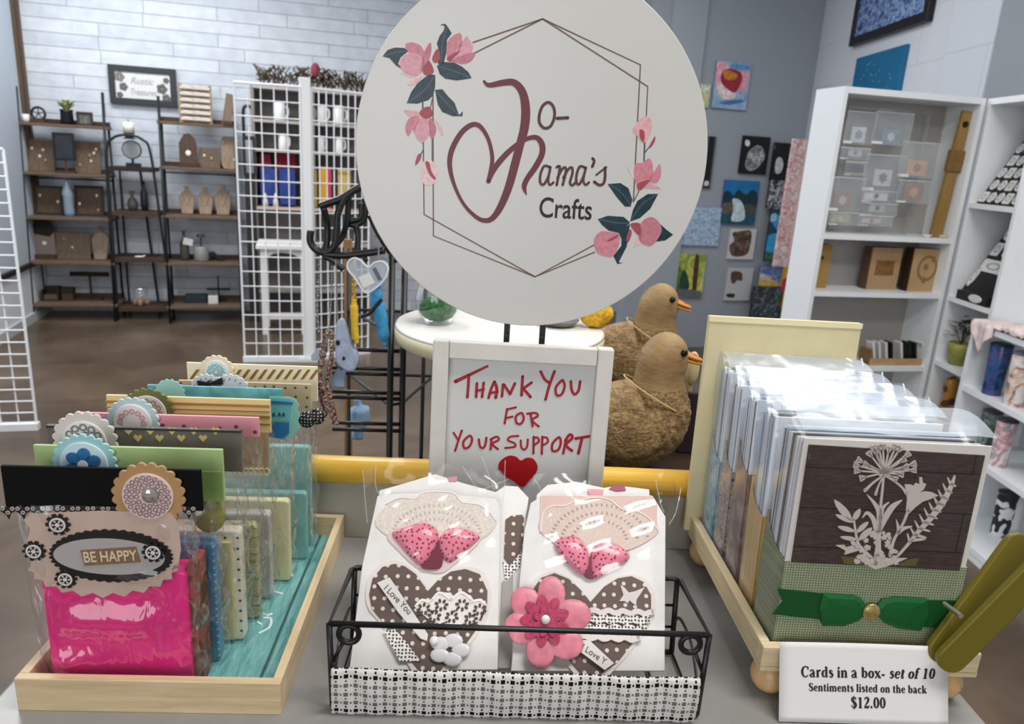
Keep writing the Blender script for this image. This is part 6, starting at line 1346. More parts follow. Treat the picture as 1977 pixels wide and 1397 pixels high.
for k_, (x0, x1, nm, yt) in enumerate(((343, 375, 'left', 358), (378, 411, 'middle', 360), (411, 446, 'right', 356))):
    r, w, h = SB.item('necklace_bust', f'tan necklace bust, {nm} one of three on the shutter ladder shelf', 'necklace stand', x0, x1, yt, 2, 0.22, group='necklace busts on the shutter ladder shelf'); bust(r, w, h, TAN)
r, w, h = SB.item('dark_bottle', 'dark bottle with white tag on the second board of the shutter ladder shelf', 'bottle', 343, 365, 445, 1, 0.22)
MB().lathe([(w * .4, 0), (w * .45, h * .1), (w * .42, h * .55), (w * .15, h * .75), (w * .14, h)], 18).build('bottle_body', MT('#4a4744', 0.3), r, smooth=True); o = MB().box(-w * .42, w * .42, -w * .5, -w * .47, h * .55, h * .78).build('white_tag', WHITEP, r); o.matrix_local = Matrix.Rotation(math.radians(12), 4, 'Y')
r, w, h = SB.item('glass_jar', 'clear glass jar beside the dark tagged bottle', 'jar', 372, 402, 452, 1, 0.2)
MB().lathe([(w * .46, 0), (w * .5, .01), (w * .5, h * .45), (w * .46, h * .5), (w * .46, h * .52), (w * .3, h * .55)], 20).build('jar_body', MT('#90938f', 0.15, spec=0.6), r, smooth=True); MB().tube([(0, 0, h * .55), (0, 0, h * .9)], 0.008, 8).lathe([(w * .3, h * .9), (w * .22, h)], 12).build('stem', MT('#4a4a4a', 0.4), r)
r, w, h = SB.item('shoe_ornament', 'small black heeled shoe ornament on the shutter ladder shelf', 'ornament', 403, 433, 485, 1, 0.2)
MB().poly([(-w * .5, 0), (-w * .3, 0), (-w * .32, h * .5), (w * .1, h * .14), (w * .5, 0), (w * .55, h * .12), (w * .1, h * .5), (-w * .2, h), (-w * .48, h * .9)], -0.02, 0.02).build('shoe_body', BLACK, r, bevel=0.006)
r, w, h = SB.item('teal_box', 'dark teal box on the bottom board of the shutter ladder shelf', 'box', 358, 400, 568, 0, 0.22); MB().box(-w / 2, w / 2, -0.06, 0.05, 0, h * .8).build('box_body', MT('#24363a', 0.6), r, bevel=0.006); MB().box(-w * .52, w * .52, -0.063, 0.053, h * .75, h).build('lid', MT('#2a4045', 0.6), r, bevel=0.006)
r, w, h = SB.item('white_candle', 'square white candle on the bottom board of the shutter ladder shelf', 'candle', 402, 421, 570, 0, 0.14); MB().box(-w / 2, w / 2, -w / 2, w / 2, 0, h).build('wax', MT('#dedcd6', 0.5), r, bevel=0.004); MB().tube([(0, 0, h), (0, 0, h + .015)], 0.002, 6).build('wick', BLACK, r)
r, w, h = SB.item('tiered_stand', 'thin dark wire stand behind the white candle', 'stand', 398, 443, 532, 0, 0.25); MB().tube([(0, 0, 0.008), (0, 0, h)], 0.006, 8).build('stem', IRON, r); MB().box(-w * .5, w * .5, -0.04, 0.04, h * .45, h * .48).build('tray', IRON, r); MB().box(-w * .3, w * .3, -0.04, 0.04, 0, 0.01).build('foot', IRON, r)

# arched etagere
a, c = on_z(226, 618, 0), on_z(330, 622, 0); PEt = Plane(a + Vector((0.0, 0.02, 0)), WALLYAW); LE = (c - a).length
et = thing('arched_shelf', 'narrow black arched metal shelf between the two ladder shelves', 'shelf', M=PEt.M)
zE = [0.10, 0.50, 0.86, 1.20]; SE = Sh(PEt, zE, 0.14)
tx0, tx1 = 0.02, LE * 0.78
for yy, nm in ((0.0, 'front_arch'),):
    top = 1.44; lx = [(0.0, yy, 0.0), (0.012, yy, 0.8), (tx0, yy, 1.3), (tx0 + .05, yy, top - .03), ((tx0 + tx1) / 2, yy, top), (tx1 - .05, yy, top - .03), (tx1, yy, 1.3), (LE * .88, yy, 0.7), (LE, yy, 0.0)]
    MB().tube(lx, 0.010, 8, smooth=True).build(nm, IRON, et, smooth=True)
for z in zE:
    f = z / 1.3; MB().box(0.004 + tx0 * f, LE - (LE - tx1) * f, -0.005, 0.285, z - 0.03, z).build('shelf_board', MT('#241d19', 0.6) if z > 1 else DARKW, et)
MB().tube([(LE * .62, 0.28, 0.0), (LE * .45, 0.28, 1.2)], 0.010, 8).build('rear_leg', IRON, et)
MB().tube([(0.03, 0.28, 0.0), (0.04, 0.28, 1.2)], 0.008, 8).build('rear_leg', IRON, et)
r, w, h = SE.item('pillar_candle', 'white pillar candle standing on top of the arched shelf', 'candle', 243, 263, 241, 3, 0.06)
r.matrix_world = PEt.M @ Matrix.Translation(((tx0 + tx1) / 2, 0.06, 1.455)); MB().lathe([(0.04, 0), (0.04, 0.08)], 18).build('wax', MT('#ece2d8', 0.5), r, smooth=True); MB().tube([(0, 0, .08), (0, 0, .1)], .003, 6).build('wick', BLACK, r); MB().lathe([(0.05, -0.045), (0.03, -0.03), (0.02, -0.015), (0.045, 0.0)], 16).build('holder', IRON, r)
r, w, h = SE.item('round_mirror', 'small round mirror on a dark stand on the upper board of the arched shelf', 'mirror', 232, 274, 268, 3, 0.12)
MB().disc(0, h * .62, w * .46, -0.012, 0.0, 32).build('rim', IRON, r); MB().disc(0, h * .62, w * .41, -0.015, -0.011, 32).build('glass', MT('#a7a9aa', 0.12, 0.3), r); MB().box(-0.008, 0.008, -0.01, 0.01, 0.02, h * .3).box(-w * .3, w * .35, -0.03, 0.03, 0, 0.03).build('stand', IRON, r)
r, w, h = SE.item('dark_vase', 'slim dark bottle vase on the arched shelf below the mirror', 'vase', 268, 284, 350, 2, 0.2); MB().lathe([(w * .4, 0), (w * .5, h * .2), (w * .45, h * .6), (w * .2, h * .8), (w * .22, h)], 16).build('vase_body', MT('#2b2b2d', 0.35), r, smooth=True)
r, w, h = SE.item('grey_vase', 'round grey vase with narrow neck left of the slim dark bottle', 'vase', 244, 264, 368, 2, 0.16); MB().lathe([(w * .4, 0), (w * .55, h * .3), (w * .4, h * .55), (w * .15, h * .7), (w * .3, h)], 16).build('vase_body', MT('#57534f', 0.5), r, smooth=True)
r, w, h = SE.item('wire_basket_small', 'small dark scalloped wire tray on the arched shelf', 'tray', 232, 305, 487, 1, 0.16)
b = MB().box(-w / 2, w / 2, -0.06, 0.06, 0, 0.008)
for i in range(8): b.tube([(-w / 2 + w * i / 8, -0.06, 0.008), (-w / 2 + w * (i + .5) / 8, -0.06, h), (-w / 2 + w * (i + 1) / 8, -0.06, 0.008)], 0.004, 6, smooth=True)
b.build('tray_body', IRON, r)
r, w, h = SE.item('bird_ornament', 'small white bird ornament in front of the wire tray on the arched shelf', 'ornament', 259, 283, 492, 1, 0.05); MB().ball((-w * .1, 0, h * .35), w * .42, .02, h * .3).ball((w * .3, 0, h * .7), w * .12, .012, h * .25).build('bird_body', MT('#f0ede8', 0.4), r, smooth=True)
r, w, h = SE.item('glass_candle_holder', 'clear glass candle holder with amber base on the bottom board of the arched shelf', 'candle holder', 250, 290, 550, 0, 0.1)
MB().lathe([(w * .35, 0.0), (w * .42, 0.02), (w * .36, h * .4), (w * .38, h * .9), (w * .36, h * .9)], 20).build('glass', GLASS(), r, smooth=True)
for i in range(4): MB().ball((w * (.3 * math.cos(1.57 * i)), .04 * math.sin(1.57 * i), h * .16), .02, .02, .03).build('amber_bead', MT('#b08a72', 0.2), r, smooth=True)

# framed wall sign
ws = Plane(WB.M @ Vector((0, -0.02, 0)), WALLYAW)
q = ws.LL([(205, 122), (340, 135), (342, 208), (216, 198)]); x0, x1 = (q[0][0] + q[3][0]) / 2, (q[1][0] + q[2][0]) / 2; z0, z1 = (q[2][1] + q[3][1]) / 2, (q[0][1] + q[1][1]) / 2
sg2 = thing('wall_sign', 'white wall sign in a charcoal frame with script words and small flowers', 'sign', M=ws.M @ Matrix.Translation(((x0 + x1) / 2, 0, (z0 + z1) / 2)))
w, h = x1 - x0, z1 - z0; t = 0.045
MB().ring([(-w / 2, -h / 2), (w / 2, -h / 2), (w / 2, h / 2), (-w / 2, h / 2)], [(-w / 2 + t, -h / 2 + t), (w / 2 - t, -h / 2 + t), (w / 2 - t, h / 2 - t), (-w / 2 + t, h / 2 - t)], -0.02, 0.018).build('frame', MT('#34363a', 0.5), sg2, bevel=0.003)
MB().box(-w / 2 + t - .003, w / 2 - t + .003, -0.006, 0.016, -h / 2 + t - .003, h / 2 - t + .003).build('panel', MT('#dfdfdd', 0.5), sg2)
gi = MT('#9a9c9c', 0.6)
text('script_lettering', 'Rustic', 0.07, gi, sg2, -0.01, 0.012, -0.0075, 'CENTER', 0.95, shear=0.35)
text('script_lettering', 'Treasures', 0.066, gi, sg2, -0.005, -0.07, -0.0075, 'CENTER', 0.72, shear=0.35)
for fx, fz, fr in ((-.34, .22, .036), (-.29, -.06, .03), (-.35, -.3, .022), (.35, .2, .022), (.28, -.05, .038), (.34, -.32, .032)):
    b = MB()
    for i in range(5): b.poly(ellipse(fx * w + fr * .6 * math.cos(1.257 * i), fz * h * .9 + fr * .6 * math.sin(1.257 * i), fr * .5, fr * .5, 10), -0.0085, -0.006)
    b.build('flower_motif', MT('#8f8681' if fx < -.33 and fz > 0 else '#6c6a66', 0.6), sg2)

# ================================================================ white wire grids
GRIDW = MT('#eef0f2', 0.35)
def gridpanel(name, label, P, x0, x1, h, nx, nz, wr_=0.0042, base=False, rail=False):
    r = thing(name, label, 'grid panel', M=P.M)
    b = MB()
    for i in range(nx + 1):
        x = x0 + (x1 - x0) * i / nx; b.tube([(x, 0, 0.03), (x, 0, h)], wr_ * (1.7 if i in (0, nx) else 1), 6)
    for j in range(nz + 1):
        z = 0.03 + (h - 0.03) * j / nz; b.tube([(x0, -wr_, z), (x1, -wr_, z)], wr_ * (1.7 if j in (0, nz) else 1), 6)
    b.build('wire_mesh', GRIDW, r)
    MB().box(x0 - .01, x1 + .01, -0.02, 0.02, 0.0, 0.035).build('base_rail', GRIDW, r)
    return r
g0 = on_z(72, 828, 0); gridpanel('wire_grid', 'white wire grid panel at the far left edge of the photo', Plane(g0, 15), -0.62, 0.0, 1.35, 8, 22)
ga, gb_ = on_z(473, 697, 0), on_z(588, 698, 0); PGa = Plane(ga, 13.0)
Lg = (gb_ - ga).length; hg = (PGa.L(452, 158))[1]
r1g = gridpanel('wire_grid', 'tall white wire grid panel in front of the shutter ladder shelf', PGa, 0.0, Lg, hg, 5, 18)
PGb = Plane(PGa.M @ Vector((Lg + .05, 0.02, 0)), 40.0); xr = PGb.L(712, 400)[0]
r2g = gridpanel('wire_grid', 'tall white wire grid panel turned back beside the white post', PGb, 0.02, xr, hg, 8, 18)
pw = thing('grid_post', 'white square post joining the two tall wire grids', 'post', M=PGa.M @ Matrix.Translation((Lg + .035, 0.02, 0))); MB().box(-0.042, 0.03, -0.015, 0.02, 0, hg + .06).build('post_body', MT('#e8e9e8', 0.5), pw, bevel=0.004); MB().box(-0.07, 0.06, -0.05, 0.06, 0, 0.02).build('foot', MT('#e0e0de', 0.5), pw)

# white carved stool behind the grids
fa = on_z(508, 645, 0.0); PF = Plane(fa, WALLYAW); wst = PF.L(588, 640)[0]; hst = PF.L(545, 472)[1]
st = thing('white_stool', 'white wooden stool with shaped apron behind the tall wire grid', 'stool', M=PF.M)
for xx in (0.02, wst):
    for yy in (0.0, 0.28): MB().box(xx - .022, xx + .022, yy - .02, yy + .02, 0, hst - .03).build('leg', MT('#ecebe8', 0.45), st, bevel=0.003)
MB().box(-0.03, wst + .05, -0.05, 0.33, hst - .035, hst).build('seat', MT('#f0efec', 0.4), st, bevel=0.006)
MB().poly([(0.04, hst - .035), (wst - .02, hst - .035), (wst - .02, hst - .1), (wst * .75, hst - .07), (wst * .5, hst - .06), (wst * .3, hst - .07), (.04, hst - .1)], -0.01, 0.006).build('apron', MT('#e6e5e2', 0.45), st)
MB().box(0.04, wst - .02, -0.008, 0.012, .12, .17).build('stretcher', MT('#e6e5e2', 0.45), st)

# shop shelf behind the grids with toys and mugs
PSf = Plane(WB.M @ Vector((2.55, -0.42, 0)), WALLYAW); zS = [0.35, 0.72, 1.06, 1.32, 1.50, 1.70]
def zpx(x, y): return PSf.L(x, y)
zS = [zpx(600, 560)[1], zpx(600, 470)[1], zpx(600, 402)[1], zpx(600, 292)[1], zpx(600, 236)[1], zpx(600, 172)[1]]
xs0, xs1 = zpx(494, 400)[0], zpx(715, 400)[0]
ss = thing('shop_shelf', 'grey shop shelf against the brick wall behind the white wire grids', 'shelf', M=PSf.M)
for xx in (xs0, (xs0 + xs1) / 2, xs1): MB().box(xx - .012, xx + .012, 0.0, 0.34, 0, zS[5]).build('upright', MT('#8c8580', 0.5), ss)
for z in zS: MB().box(xs0, xs1, -0.005, 0.35, z - .022, z).build('shelf_board', MT('#c7b3a4', 0.5) if z == zS[2] else MT('#b3aca6', 0.5), ss)
MB().box(xs0, xs1, 0.341, 0.352, 0.0, zS[5]).build('back_sheet', MT('#8b8784', 0.6), ss)
SS = Sh(PSf, zS, 0.1)
toys = [(500, 534, 320, '#32458c', 'blue plush cushion, left one on the shelf behind the grid'), (536, 572, 322, '#2c3f86', 'blue plush cushion next to the white grid post')]
for x0, x1, yt, c_, lb in toys:
    r, w, h = SS.item('plush_cushion', lb, 'cushion', x0, x1, yt, 2, 0.08); MB().ball((0, 0, h / 2), w / 2, .06, h / 2, 16, 10).box(-w * .42, w * .42, -.045, .045, h * .06, h * .94).build('cushion_body', MT(c_, 0.8, var=.1), r)
for x0, x1, yt, c_, lb in ((500, 524, 297, '#c24a62', 'pink felt ornament above the left blue cushion'), (530, 572, 294, '#a82f46', 'crimson felt ornament above the right blue cushion')):
    r, w, h = SS.item('felt_ornament', lb, 'ornament', x0, x1, yt, 2, 0.2)
    MB().poly([(-w * .5, h * .72), (0, h * .5), (w * .5, h * .72), (w * .4, h), (-w * .4, h)], -0.03, 0.03).box(-.02, .02, -.02, .02, 0, h * .6).build('felt_body', MT(c_, 0.85), r)
r, w, h = SS.item('yellow_cushion', 'bright yellow cushion with brown dots right of the white post', 'cushion', 589, 612, 326, 2, 0.06); MB().poly(rrect(-w / 2, w / 2, 0, h, w * .2), -.04, .04).build('cushion_body', DOTS('#e2bb38', '#a07826', 18, .2, .4, .8), r, bevel=.02)
r, w, h = SS.item('red_edged_book', 'yellow box with a red edge beside the dotted yellow cushion', 'box', 616, 639, 322, 2, 0.06); MB().box(-w / 2, w / 2, -.05, .05, 0, h).build('box_body', MT('#cf9d33', 0.5), r); MB().box(w * .2, w * .5, -.053, .053, 0, h).build('red_edge', MT('#c93a4e', 0.5), r)
r, w, h = SS.item('tan_box', 'tan box at the right of the toy shelf', 'box', 652, 676, 326, 2, 0.06); MB().box(-w / 2, w / 2, -.05, .05, 0, h).build('box_body', MT('#cdb06a', 0.5), r); MB().box(-w / 2 - .002, w / 2 + .002, -.052, .052, h * .86, h * .94).build('band', MT('#a58848', 0.5), r)
r, w, h = SS.item('pink_rose', 'crimson rose ornament above the yellow cushion', 'ornament', 588, 606, 302, 2, 0.2); MB().ball((0, 0, h * .86), w * .5, w * .4, h * .14).build('bloom', MT('#b02a50', 0.7), r); MB().tube([(0, 0, 0), (0, 0, h * .8)], .005, 6).build('stem', MT('#4a5a30', 0.7), r)
for i, (x0, x1) in enumerate(((506, 518), (526, 538))):
    r, w, h = SS.item('tiny_figurine', 'tiny white figurine, %s of two on the lower toy shelf edge' % ('left' if i == 0 else 'right'), 'figurine', x0, x1, 372, 2, 0.02); MB().lathe([(w * .5, 0), (w * .4, h * .5), (w * .2, h * .6), (w * .3, h * .8), (.002, h)], 12).build('figurine_body', MT('#d9cfc6', 0.5), r, smooth=True)
def mug(r, w, h, c_='#e9e8e6'):
    MB().lathe([(w * .40, 0), (w * .44, h * .05), (w * .44, h), (w * .39, h), (w * .39, h * .1)], 18).build('mug_body', MT(c_, 0.3), r, smooth=True); MB().tube([(w * .43, 0, h * .8), (w * .62, 0, h * .7), (w * .62, 0, h * .35), (w * .43, 0, h * .22)], h * .06, 8, smooth=True).build('handle', MT(c_, 0.3), r)
row = [(4, 526, 552, 198, 'under the garland, left of the white post'), (4, 586, 606, 202, 'right beside the white post under the garland'), (4, 610, 632, 202, 'second from the white post under the garland'), (4, 642, 666, 204, 'third from the white post under the garland'), (3, 536, 556, 258, 'left of the white post on the row above the toys'), (3, 588, 602, 262, 'dark marked, beside the post on the row above the toys'), (3, 611, 628, 262, 'second from the post on the row above the toys'), (3, 646, 664, 264, 'last on the row above the toys')]
for si, x0, x1, yt, where in row:
    r, w, h = SS.item('white_mug', 'white mug ' + where, 'mug', x0, x1, yt, si, 0.08, group='white mugs on the shelf behind the grids'); mug(r, w, h)
# lantern seen through the grid
r = thing('lantern', 'tall black lantern with looped handle seen through the left wire grid column', 'lantern', M=PSf.M @ Matrix.Translation((zpx(481, 300)[0], 0.03, 0)))
lz0, lz1 = zpx(470, 262)[1], zpx(470, 205)[1]
MB().tube([(-.035, 0, lz0), (-.035, 0, lz1 - .05), (-.02, 0, lz1), (.02, 0, lz1), (.035, 0, lz1 - .05), (.035, 0, lz0)], .012, 8, smooth=True).build('handle', IRON, r)
MB().box(-.045, .045, -.045, .045, lz0 - .03, lz0).build('lantern_cap', IRON, r); MB().box(-.045, .045, -.045, .045, lz0 - .30, lz0 - .28).build('lantern_cap', IRON, r)
for sx in (-1, 1):
    for sy in (-1, 1): MB().box(sx * .038 - .007, sx * .038 + .007, sy * .038 - .007, sy * .038 + .007, lz0 - .28, lz0 - .03).build('corner_bar', IRON, r)
MB().box(-.04, .04, -.04, .04, 0.02, lz0 - .30).box(-.045, .045, -.045, .045, 0, .02).build('pedestal', MT('#2a2624', 0.6), r)
# garland along the shelf top
gr = thing('twig_garland', 'brown and green twig garland with red bloom along the shelf top behind the grids', 'garland', M=PSf.M @ Matrix.Translation((0, 0.08, zS[5])))
b = MB(); rnd = random.Random(11)
for i in range(150):
    x = rnd.uniform(xs0 + .05, xs1 + .02); a = rnd.uniform(-1.3, 1.3); L_ = rnd.uniform(.05, .14)
    b.tube([(x, rnd.uniform(-.06, .06), .01 + rnd.uniform(0, .05)), (x + L_ * .5 * math.sin(a), rnd.uniform(-.08, .08), .05 + L_ * .5), (x + L_ * math.sin(a), rnd.uniform(-.1, .08), .04 + L_ * .9)], .0055, 4)
b.build('twigs', PAINT([(.35, '#3c2c22'), (.5, '#6a4c3a'), (.6, '#4a4c34'), (.72, '#8a6a58')], 18), gr, kind='stuff')
b = MB()
for i in range(60):
    x = rnd.uniform(xs0 + .05, xs1 + .02); y, z = rnd.uniform(-.1, .08), rnd.uniform(.02, .14); a = rnd.uniform(0, 6.28)
    b.faces([(x, y, z), (x + .03 * math.cos(a), y - .01, z + .03 * math.sin(a)), (x + .06 * math.cos(a), y, z + .05 * math.sin(a)), (x + .02 * math.cos(a + .7), y + .01, z + .03 * math.sin(a + .7))], [(0, 1, 2, 3)])
b.build('leaves', MT('#5a5c3c', 0.7, var=.3), gr, kind='stuff')
bx = zpx(609, 135); MB().ball((bx[0], -.06, bx[1] - zS[5]), .035, .03, .055).build('red_bloom', MT('#8f3a4c', 0.7), gr, smooth=True)
# ================================================================ pictures on the grey wall
def wallquad(quad):
    q = WG.LL(quad); x0, x1 = (q[0][0] + q[3][0]) / 2, (q[1][0] + q[2][0]) / 2; z0, z1 = (q[2][1] + q[3][1]) / 2, (q[0][1] + q[1][1]) / 2
    return x0, x1, z0, z1
class Art:
    """canvas on the grey wall; marks are given in photo pixels"""
    def __init__(s, label, quad, mat, name='canvas_painting', off=0.0, th=0.02, edge='#8a8d90', group='small paintings on the grey wall'):
        x0, x1, z0, z1 = wallquad(quad); s.w, s.h = x1 - x0, z1 - z0
        s.M = WG.M @ Matrix.Translation(((x0 + x1) / 2, -th - off, (z0 + z1) / 2)); s.r = thing(name, label, 'painting', M=s.M, group=group); s.P = Plane((0, 0, 0)); s.P.M = s.M; s.P.I = s.M.inverted(); s.P.O = s.M.to_translation(); s.P.n = WG.n; s.k = 0
        MB().box(-s.w / 2, s.w / 2, 0.001, th, -s.h / 2, s.h / 2).build('stretcher', MT(edge, 0.7), s.r)
        MB().box(-s.w / 2, s.w / 2, 0, 0.002, -s.h / 2, s.h / 2).build('painted_face', mat, s.r)
    def mark(s, name, pts, col, smooth=True, var=0.25, vs=30):
        P_ = [(max(-s.w / 2 + .001, min(s.w / 2 - .001, a)), max(-s.h / 2 + .001, min(s.h / 2 - .001, b))) for a, b in s.P.LL(pts)]
        if smooth: P_ = [(max(-s.w / 2, min(s.w / 2, p.x)), max(-s.h / 2, min(s.h / 2, p.y))) for p in crom([Vector((*p, 0)) for p in P_], 3, True)]
        s.k += 1; MB().poly(P_, -0.0008 - 0.0003 * s.k, 0.001).build(name, MT(col, 0.6, var=var, vscale=vs) if isinstance(col, str) else col, s.r); return s
A = Art('pink and red flower painting with blue edges, highest picture on the grey wall', [(1383, 116), (1448, 125), (1437, 214), (1370, 207)], PAINT([(.4, '#7f9fc0'), (.55, '#a9b9c9'), (.65, '#6f93bb')], 9), edge='#5a7fa0')
A.mark('petal', [(1385, 120), (1402, 122), (1410, 140), (1404, 160), (1384, 165), (1380, 145)], '#e0a0ac').mark('petal', [(1425, 140), (1446, 138), (1442, 165), (1428, 180), (1422, 160)], '#d99aa4').mark('petal', [(1384, 165), (1402, 162), (1420, 182), (1410, 192), (1392, 188)], '#e6cfc9').mark('bloom', [(1394, 140), (1410, 132), (1430, 140), (1432, 156), (1420, 178), (1404, 172), (1392, 158)], '#96283a', vs=60).mark('bloom_heart', [(1396, 136), (1412, 138), (1424, 146), (1416, 154), (1400, 152)], '#c07a2c').mark('water_stroke', [(1392, 196), (1430, 192), (1432, 198), (1400, 202)], '#4a6fb0').mark('leaf', [(1414, 122), (1444, 128), (1444, 134), (1416, 132)], '#5f8fc4')
Art('small white and green painting half hidden beside the pink flower painting', [(1340, 160), (1370, 164), (1364, 208), (1334, 205)], PAINT([(.4, '#e0e2dc'), (.52, '#9aa86a'), (.6, '#d8c25a'), (.7, '#e8e8e4')], 26))
A = Art('tall black framed picture half hidden by the round sign', [(1345, 262), (1381, 263), (1369, 363), (1333, 361)], MT('#5a5a5c', .6), edge='#151515'); A.mark('black_border', [(1370, 262), (1381, 263), (1369, 363), (1358, 362)], '#131313', False, 0).mark('white_corner', [(1361, 350), (1368, 350), (1367, 358), (1360, 358)], '#d0d0d0')
A = Art('black canvas with a pale shell and a small white moon', [(1432, 262), (1484, 264), (1477, 337), (1425, 335)], MT('#0d0d0e', .5), edge='#0d0d0e'); A.mark('shell', [(1440, 310), (1446, 292), (1462, 280), (1474, 288), (1476, 304), (1464, 322), (1450, 330), (1440, 324)], PAINT([(.4, '#55565a'), (.55, '#a2a2a4'), (.68, '#d5d5d5')], 28)).mark('moon', [(1440, 270), (1447, 272), (1446, 282), (1439, 280)], '#dcdcdc')
A = Art('black canvas with one white oval, right of the shell canvas', [(1488, 275), (1534, 277), (1528, 350), (1481, 348)], MT('#0b0b0c', .5), edge='#0b0b0c', off=.03); A.mark('oval', [(1499, 308), (1508, 304), (1512, 318), (1506, 334), (1496, 332)], '#bfc0c0').mark('spot', [(1490, 280), (1497, 281), (1495, 288), (1489, 287)], '#a8a8a8')
A = Art('grey and black splashed canvas below the two black canvases', [(1480, 346), (1528, 349), (1522, 404), (1474, 401)], PAINT([(.42, '#1a1b1d'), (.5, '#8a8d92'), (.6, '#d0d2d6'), (.66, '#33353a')], 16, 4, 2.5), edge='#222222', off=.03)
A = Art('waterfall painting with deep blue sky and dark pines', [(1397, 345), (1464, 351), (1454, 435), (1389, 431)], MT('#1a6fa6', .5, var=.15, vscale=12), edge='#4a4a8a'); A.mark('pines', [(1393, 372), (1408, 368), (1416, 378), (1426, 366), (1440, 376), (1452, 366), (1462, 374), (1459, 402), (1392, 398)], '#12303a').mark('rocks', [(1392, 394), (1412, 392), (1416, 415), (1394, 418)], '#5e5a48').mark('rocks', [(1438, 395), (1458, 398), (1455, 418), (1436, 414)], '#4a4a3c').mark('pool', [(1391, 412), (1456, 414), (1454, 434), (1390, 430)], '#23505e').mark('waterfall', [(1414, 384), (1428, 386), (1436, 400), (1436, 424), (1412, 426), (1416, 404)], '#c5d3da')
Art('pale blue and white wave painting beside the edge of the round sign', [(1318, 397), (1391, 401), (1384, 475), (1308, 471)], PAINT([(.38, '#6f8fb4'), (.5, '#9db4cc'), (.6, '#c3d0dc'), (.7, '#7f9cc0')], 22, 4, 2.0, stretch=(1, 1, 2)), edge='#5a6fa0')
A = Art('yellow green forest path painting below the wave painting', [(1297, 487), (1361, 492), (1352, 576), (1289, 571)], PAINT([(.4, '#7f9a3a'), (.55, '#c9c060'), (.7, '#dcc47a')], 9), edge='#a9a06a'); A.mark('tree_trunk', [(1343, 492), (1350, 493), (1344, 560), (1336, 560)], '#4a3020').mark('bush', [(1296, 525), (1312, 515), (1322, 535), (1312, 560), (1293, 556)], '#5c7a2c').mark('dark_path', [(1318, 522), (1326, 528), (1330, 556), (1310, 560)], '#20432c').mark('ground', [(1290, 557), (1353, 562), (1351, 575), (1290, 570)], '#5f6266')
A = Art('brown dried flower picture on white below the waterfall painting', [(1408, 440), (1458, 442), (1451, 501), (1401, 498)], MT('#c9c7c4', .6), edge='#b0aeac'); A.mark('dried_flowers', [(1414, 450), (1430, 446), (1450, 446), (1448, 475), (1440, 492), (1414, 494), (1408, 475), (1418, 464)], PAINT([(.4, '#33241c'), (.55, '#6a4a36'), (.68, '#9a8070')], 30))
A = Art('pale picture with one small brown animal, lowest on the grey wall', [(1404, 514), (1453, 519), (1443, 581), (1395, 577)], MT('#bcbcbb', .6), edge='#a5a5a5'); A.mark('animal', [(1413, 524), (1432, 526), (1432, 542), (1424, 540), (1416, 548), (1411, 540)], '#5a4038').mark('dark_spot', [(1403, 567), (1418, 567), (1416, 574), (1404, 573)], '#2e2a2a')
A = Art('vivid blue sea painting leaning right of the dried flower picture', [(1480, 402), (1522, 406), (1514, 505), (1466, 500)], MT('#1f4858', .5, var=.3, vscale=14), edge='#17303a', off=.05); A.mark('wave', [(1488, 415), (1500, 412), (1512, 430), (1508, 448), (1494, 436)], '#3b9ad0').mark('sky', [(1472, 455), (1505, 452), (1500, 486), (1468, 484)], '#3aa0d4', vs=60).mark('foam', [(1486, 416), (1498, 412), (1498, 424), (1488, 428)], '#a9cbe0').mark('meadow', [(1474, 488), (1494, 488), (1490, 500), (1472, 498)], '#3f6a44')
A = Art('small beach sunset painting with cloudy blue sky', [(1463, 510), (1508, 516), (1500, 560), (1456, 552)], PAINT([(.4, '#4a64a0'), (.6, '#8f9fc4')], 14), edge='#6a6a7a', off=.03); A.mark('sand', [(1460, 532), (1480, 536), (1502, 546), (1500, 560), (1456, 550)], '#d9b45c').mark('cloud', [(1462, 528), (1490, 534), (1480, 540), (1462, 536)], '#c9c4c4')
Art('dark charcoal abstract canvas standing lowest beside the bookcase', [(1449, 545), (1502, 555), (1494, 614), (1436, 606)], PAINT([(.4, '#23292e'), (.55, '#4a545a'), (.68, '#8a949a')], 14, 4, 2.5), edge='#23282c', off=.06)
A = Art('bright yellow and red canvas peeking out by the white bookcase', [(1505, 512), (1530, 514), (1520, 592), (1490, 588)], MT('#d9a93a', .5, var=.2), edge='#c9962c', off=.06); A.mark('red_patch', [(1500, 540), (1520, 538), (1516, 558), (1497, 562)], '#c23a50')
Art('black canvas in the bottom corner beside the bookcase', [(1500, 586), (1528, 590), (1524, 625), (1494, 620)], MT('#101112', .6), edge='#101112', off=.04)
# leaning floral board
xa, xb, za, zb = wallquad([(1542, 270), (1566, 270), (1510, 514), (1488, 514)])
x0, z1 = WG.L(1538, 268, 0.6); x1, z0 = WG.L(1502, 514, 0.6)
fb = thing('floral_board', 'tall pink and cream floral board leaning against the white bookcase side', 'board', M=WG.M @ Matrix.Translation((x1 + .0, -0.6, 0.0)))
dx = x0 - x1
o = MB().poly([(-.045, z0), (.06, z0), (dx + .075, z1), (dx - .03, z1)], -0.012, 0.012).build('board_face', PAINT([(.4, '#d8d2c8'), (.52, '#c9a8a2'), (.58, '#c25a74'), (.64, '#e0dad2')], 18, 3, 1.5), fb); MB().poly([(.06, z0), (.082, z0), (dx + .095, z1), (dx + .075, z1)], -0.014, 0.014).build('pink_edge', MT('#d8b4b0', .6), fb)

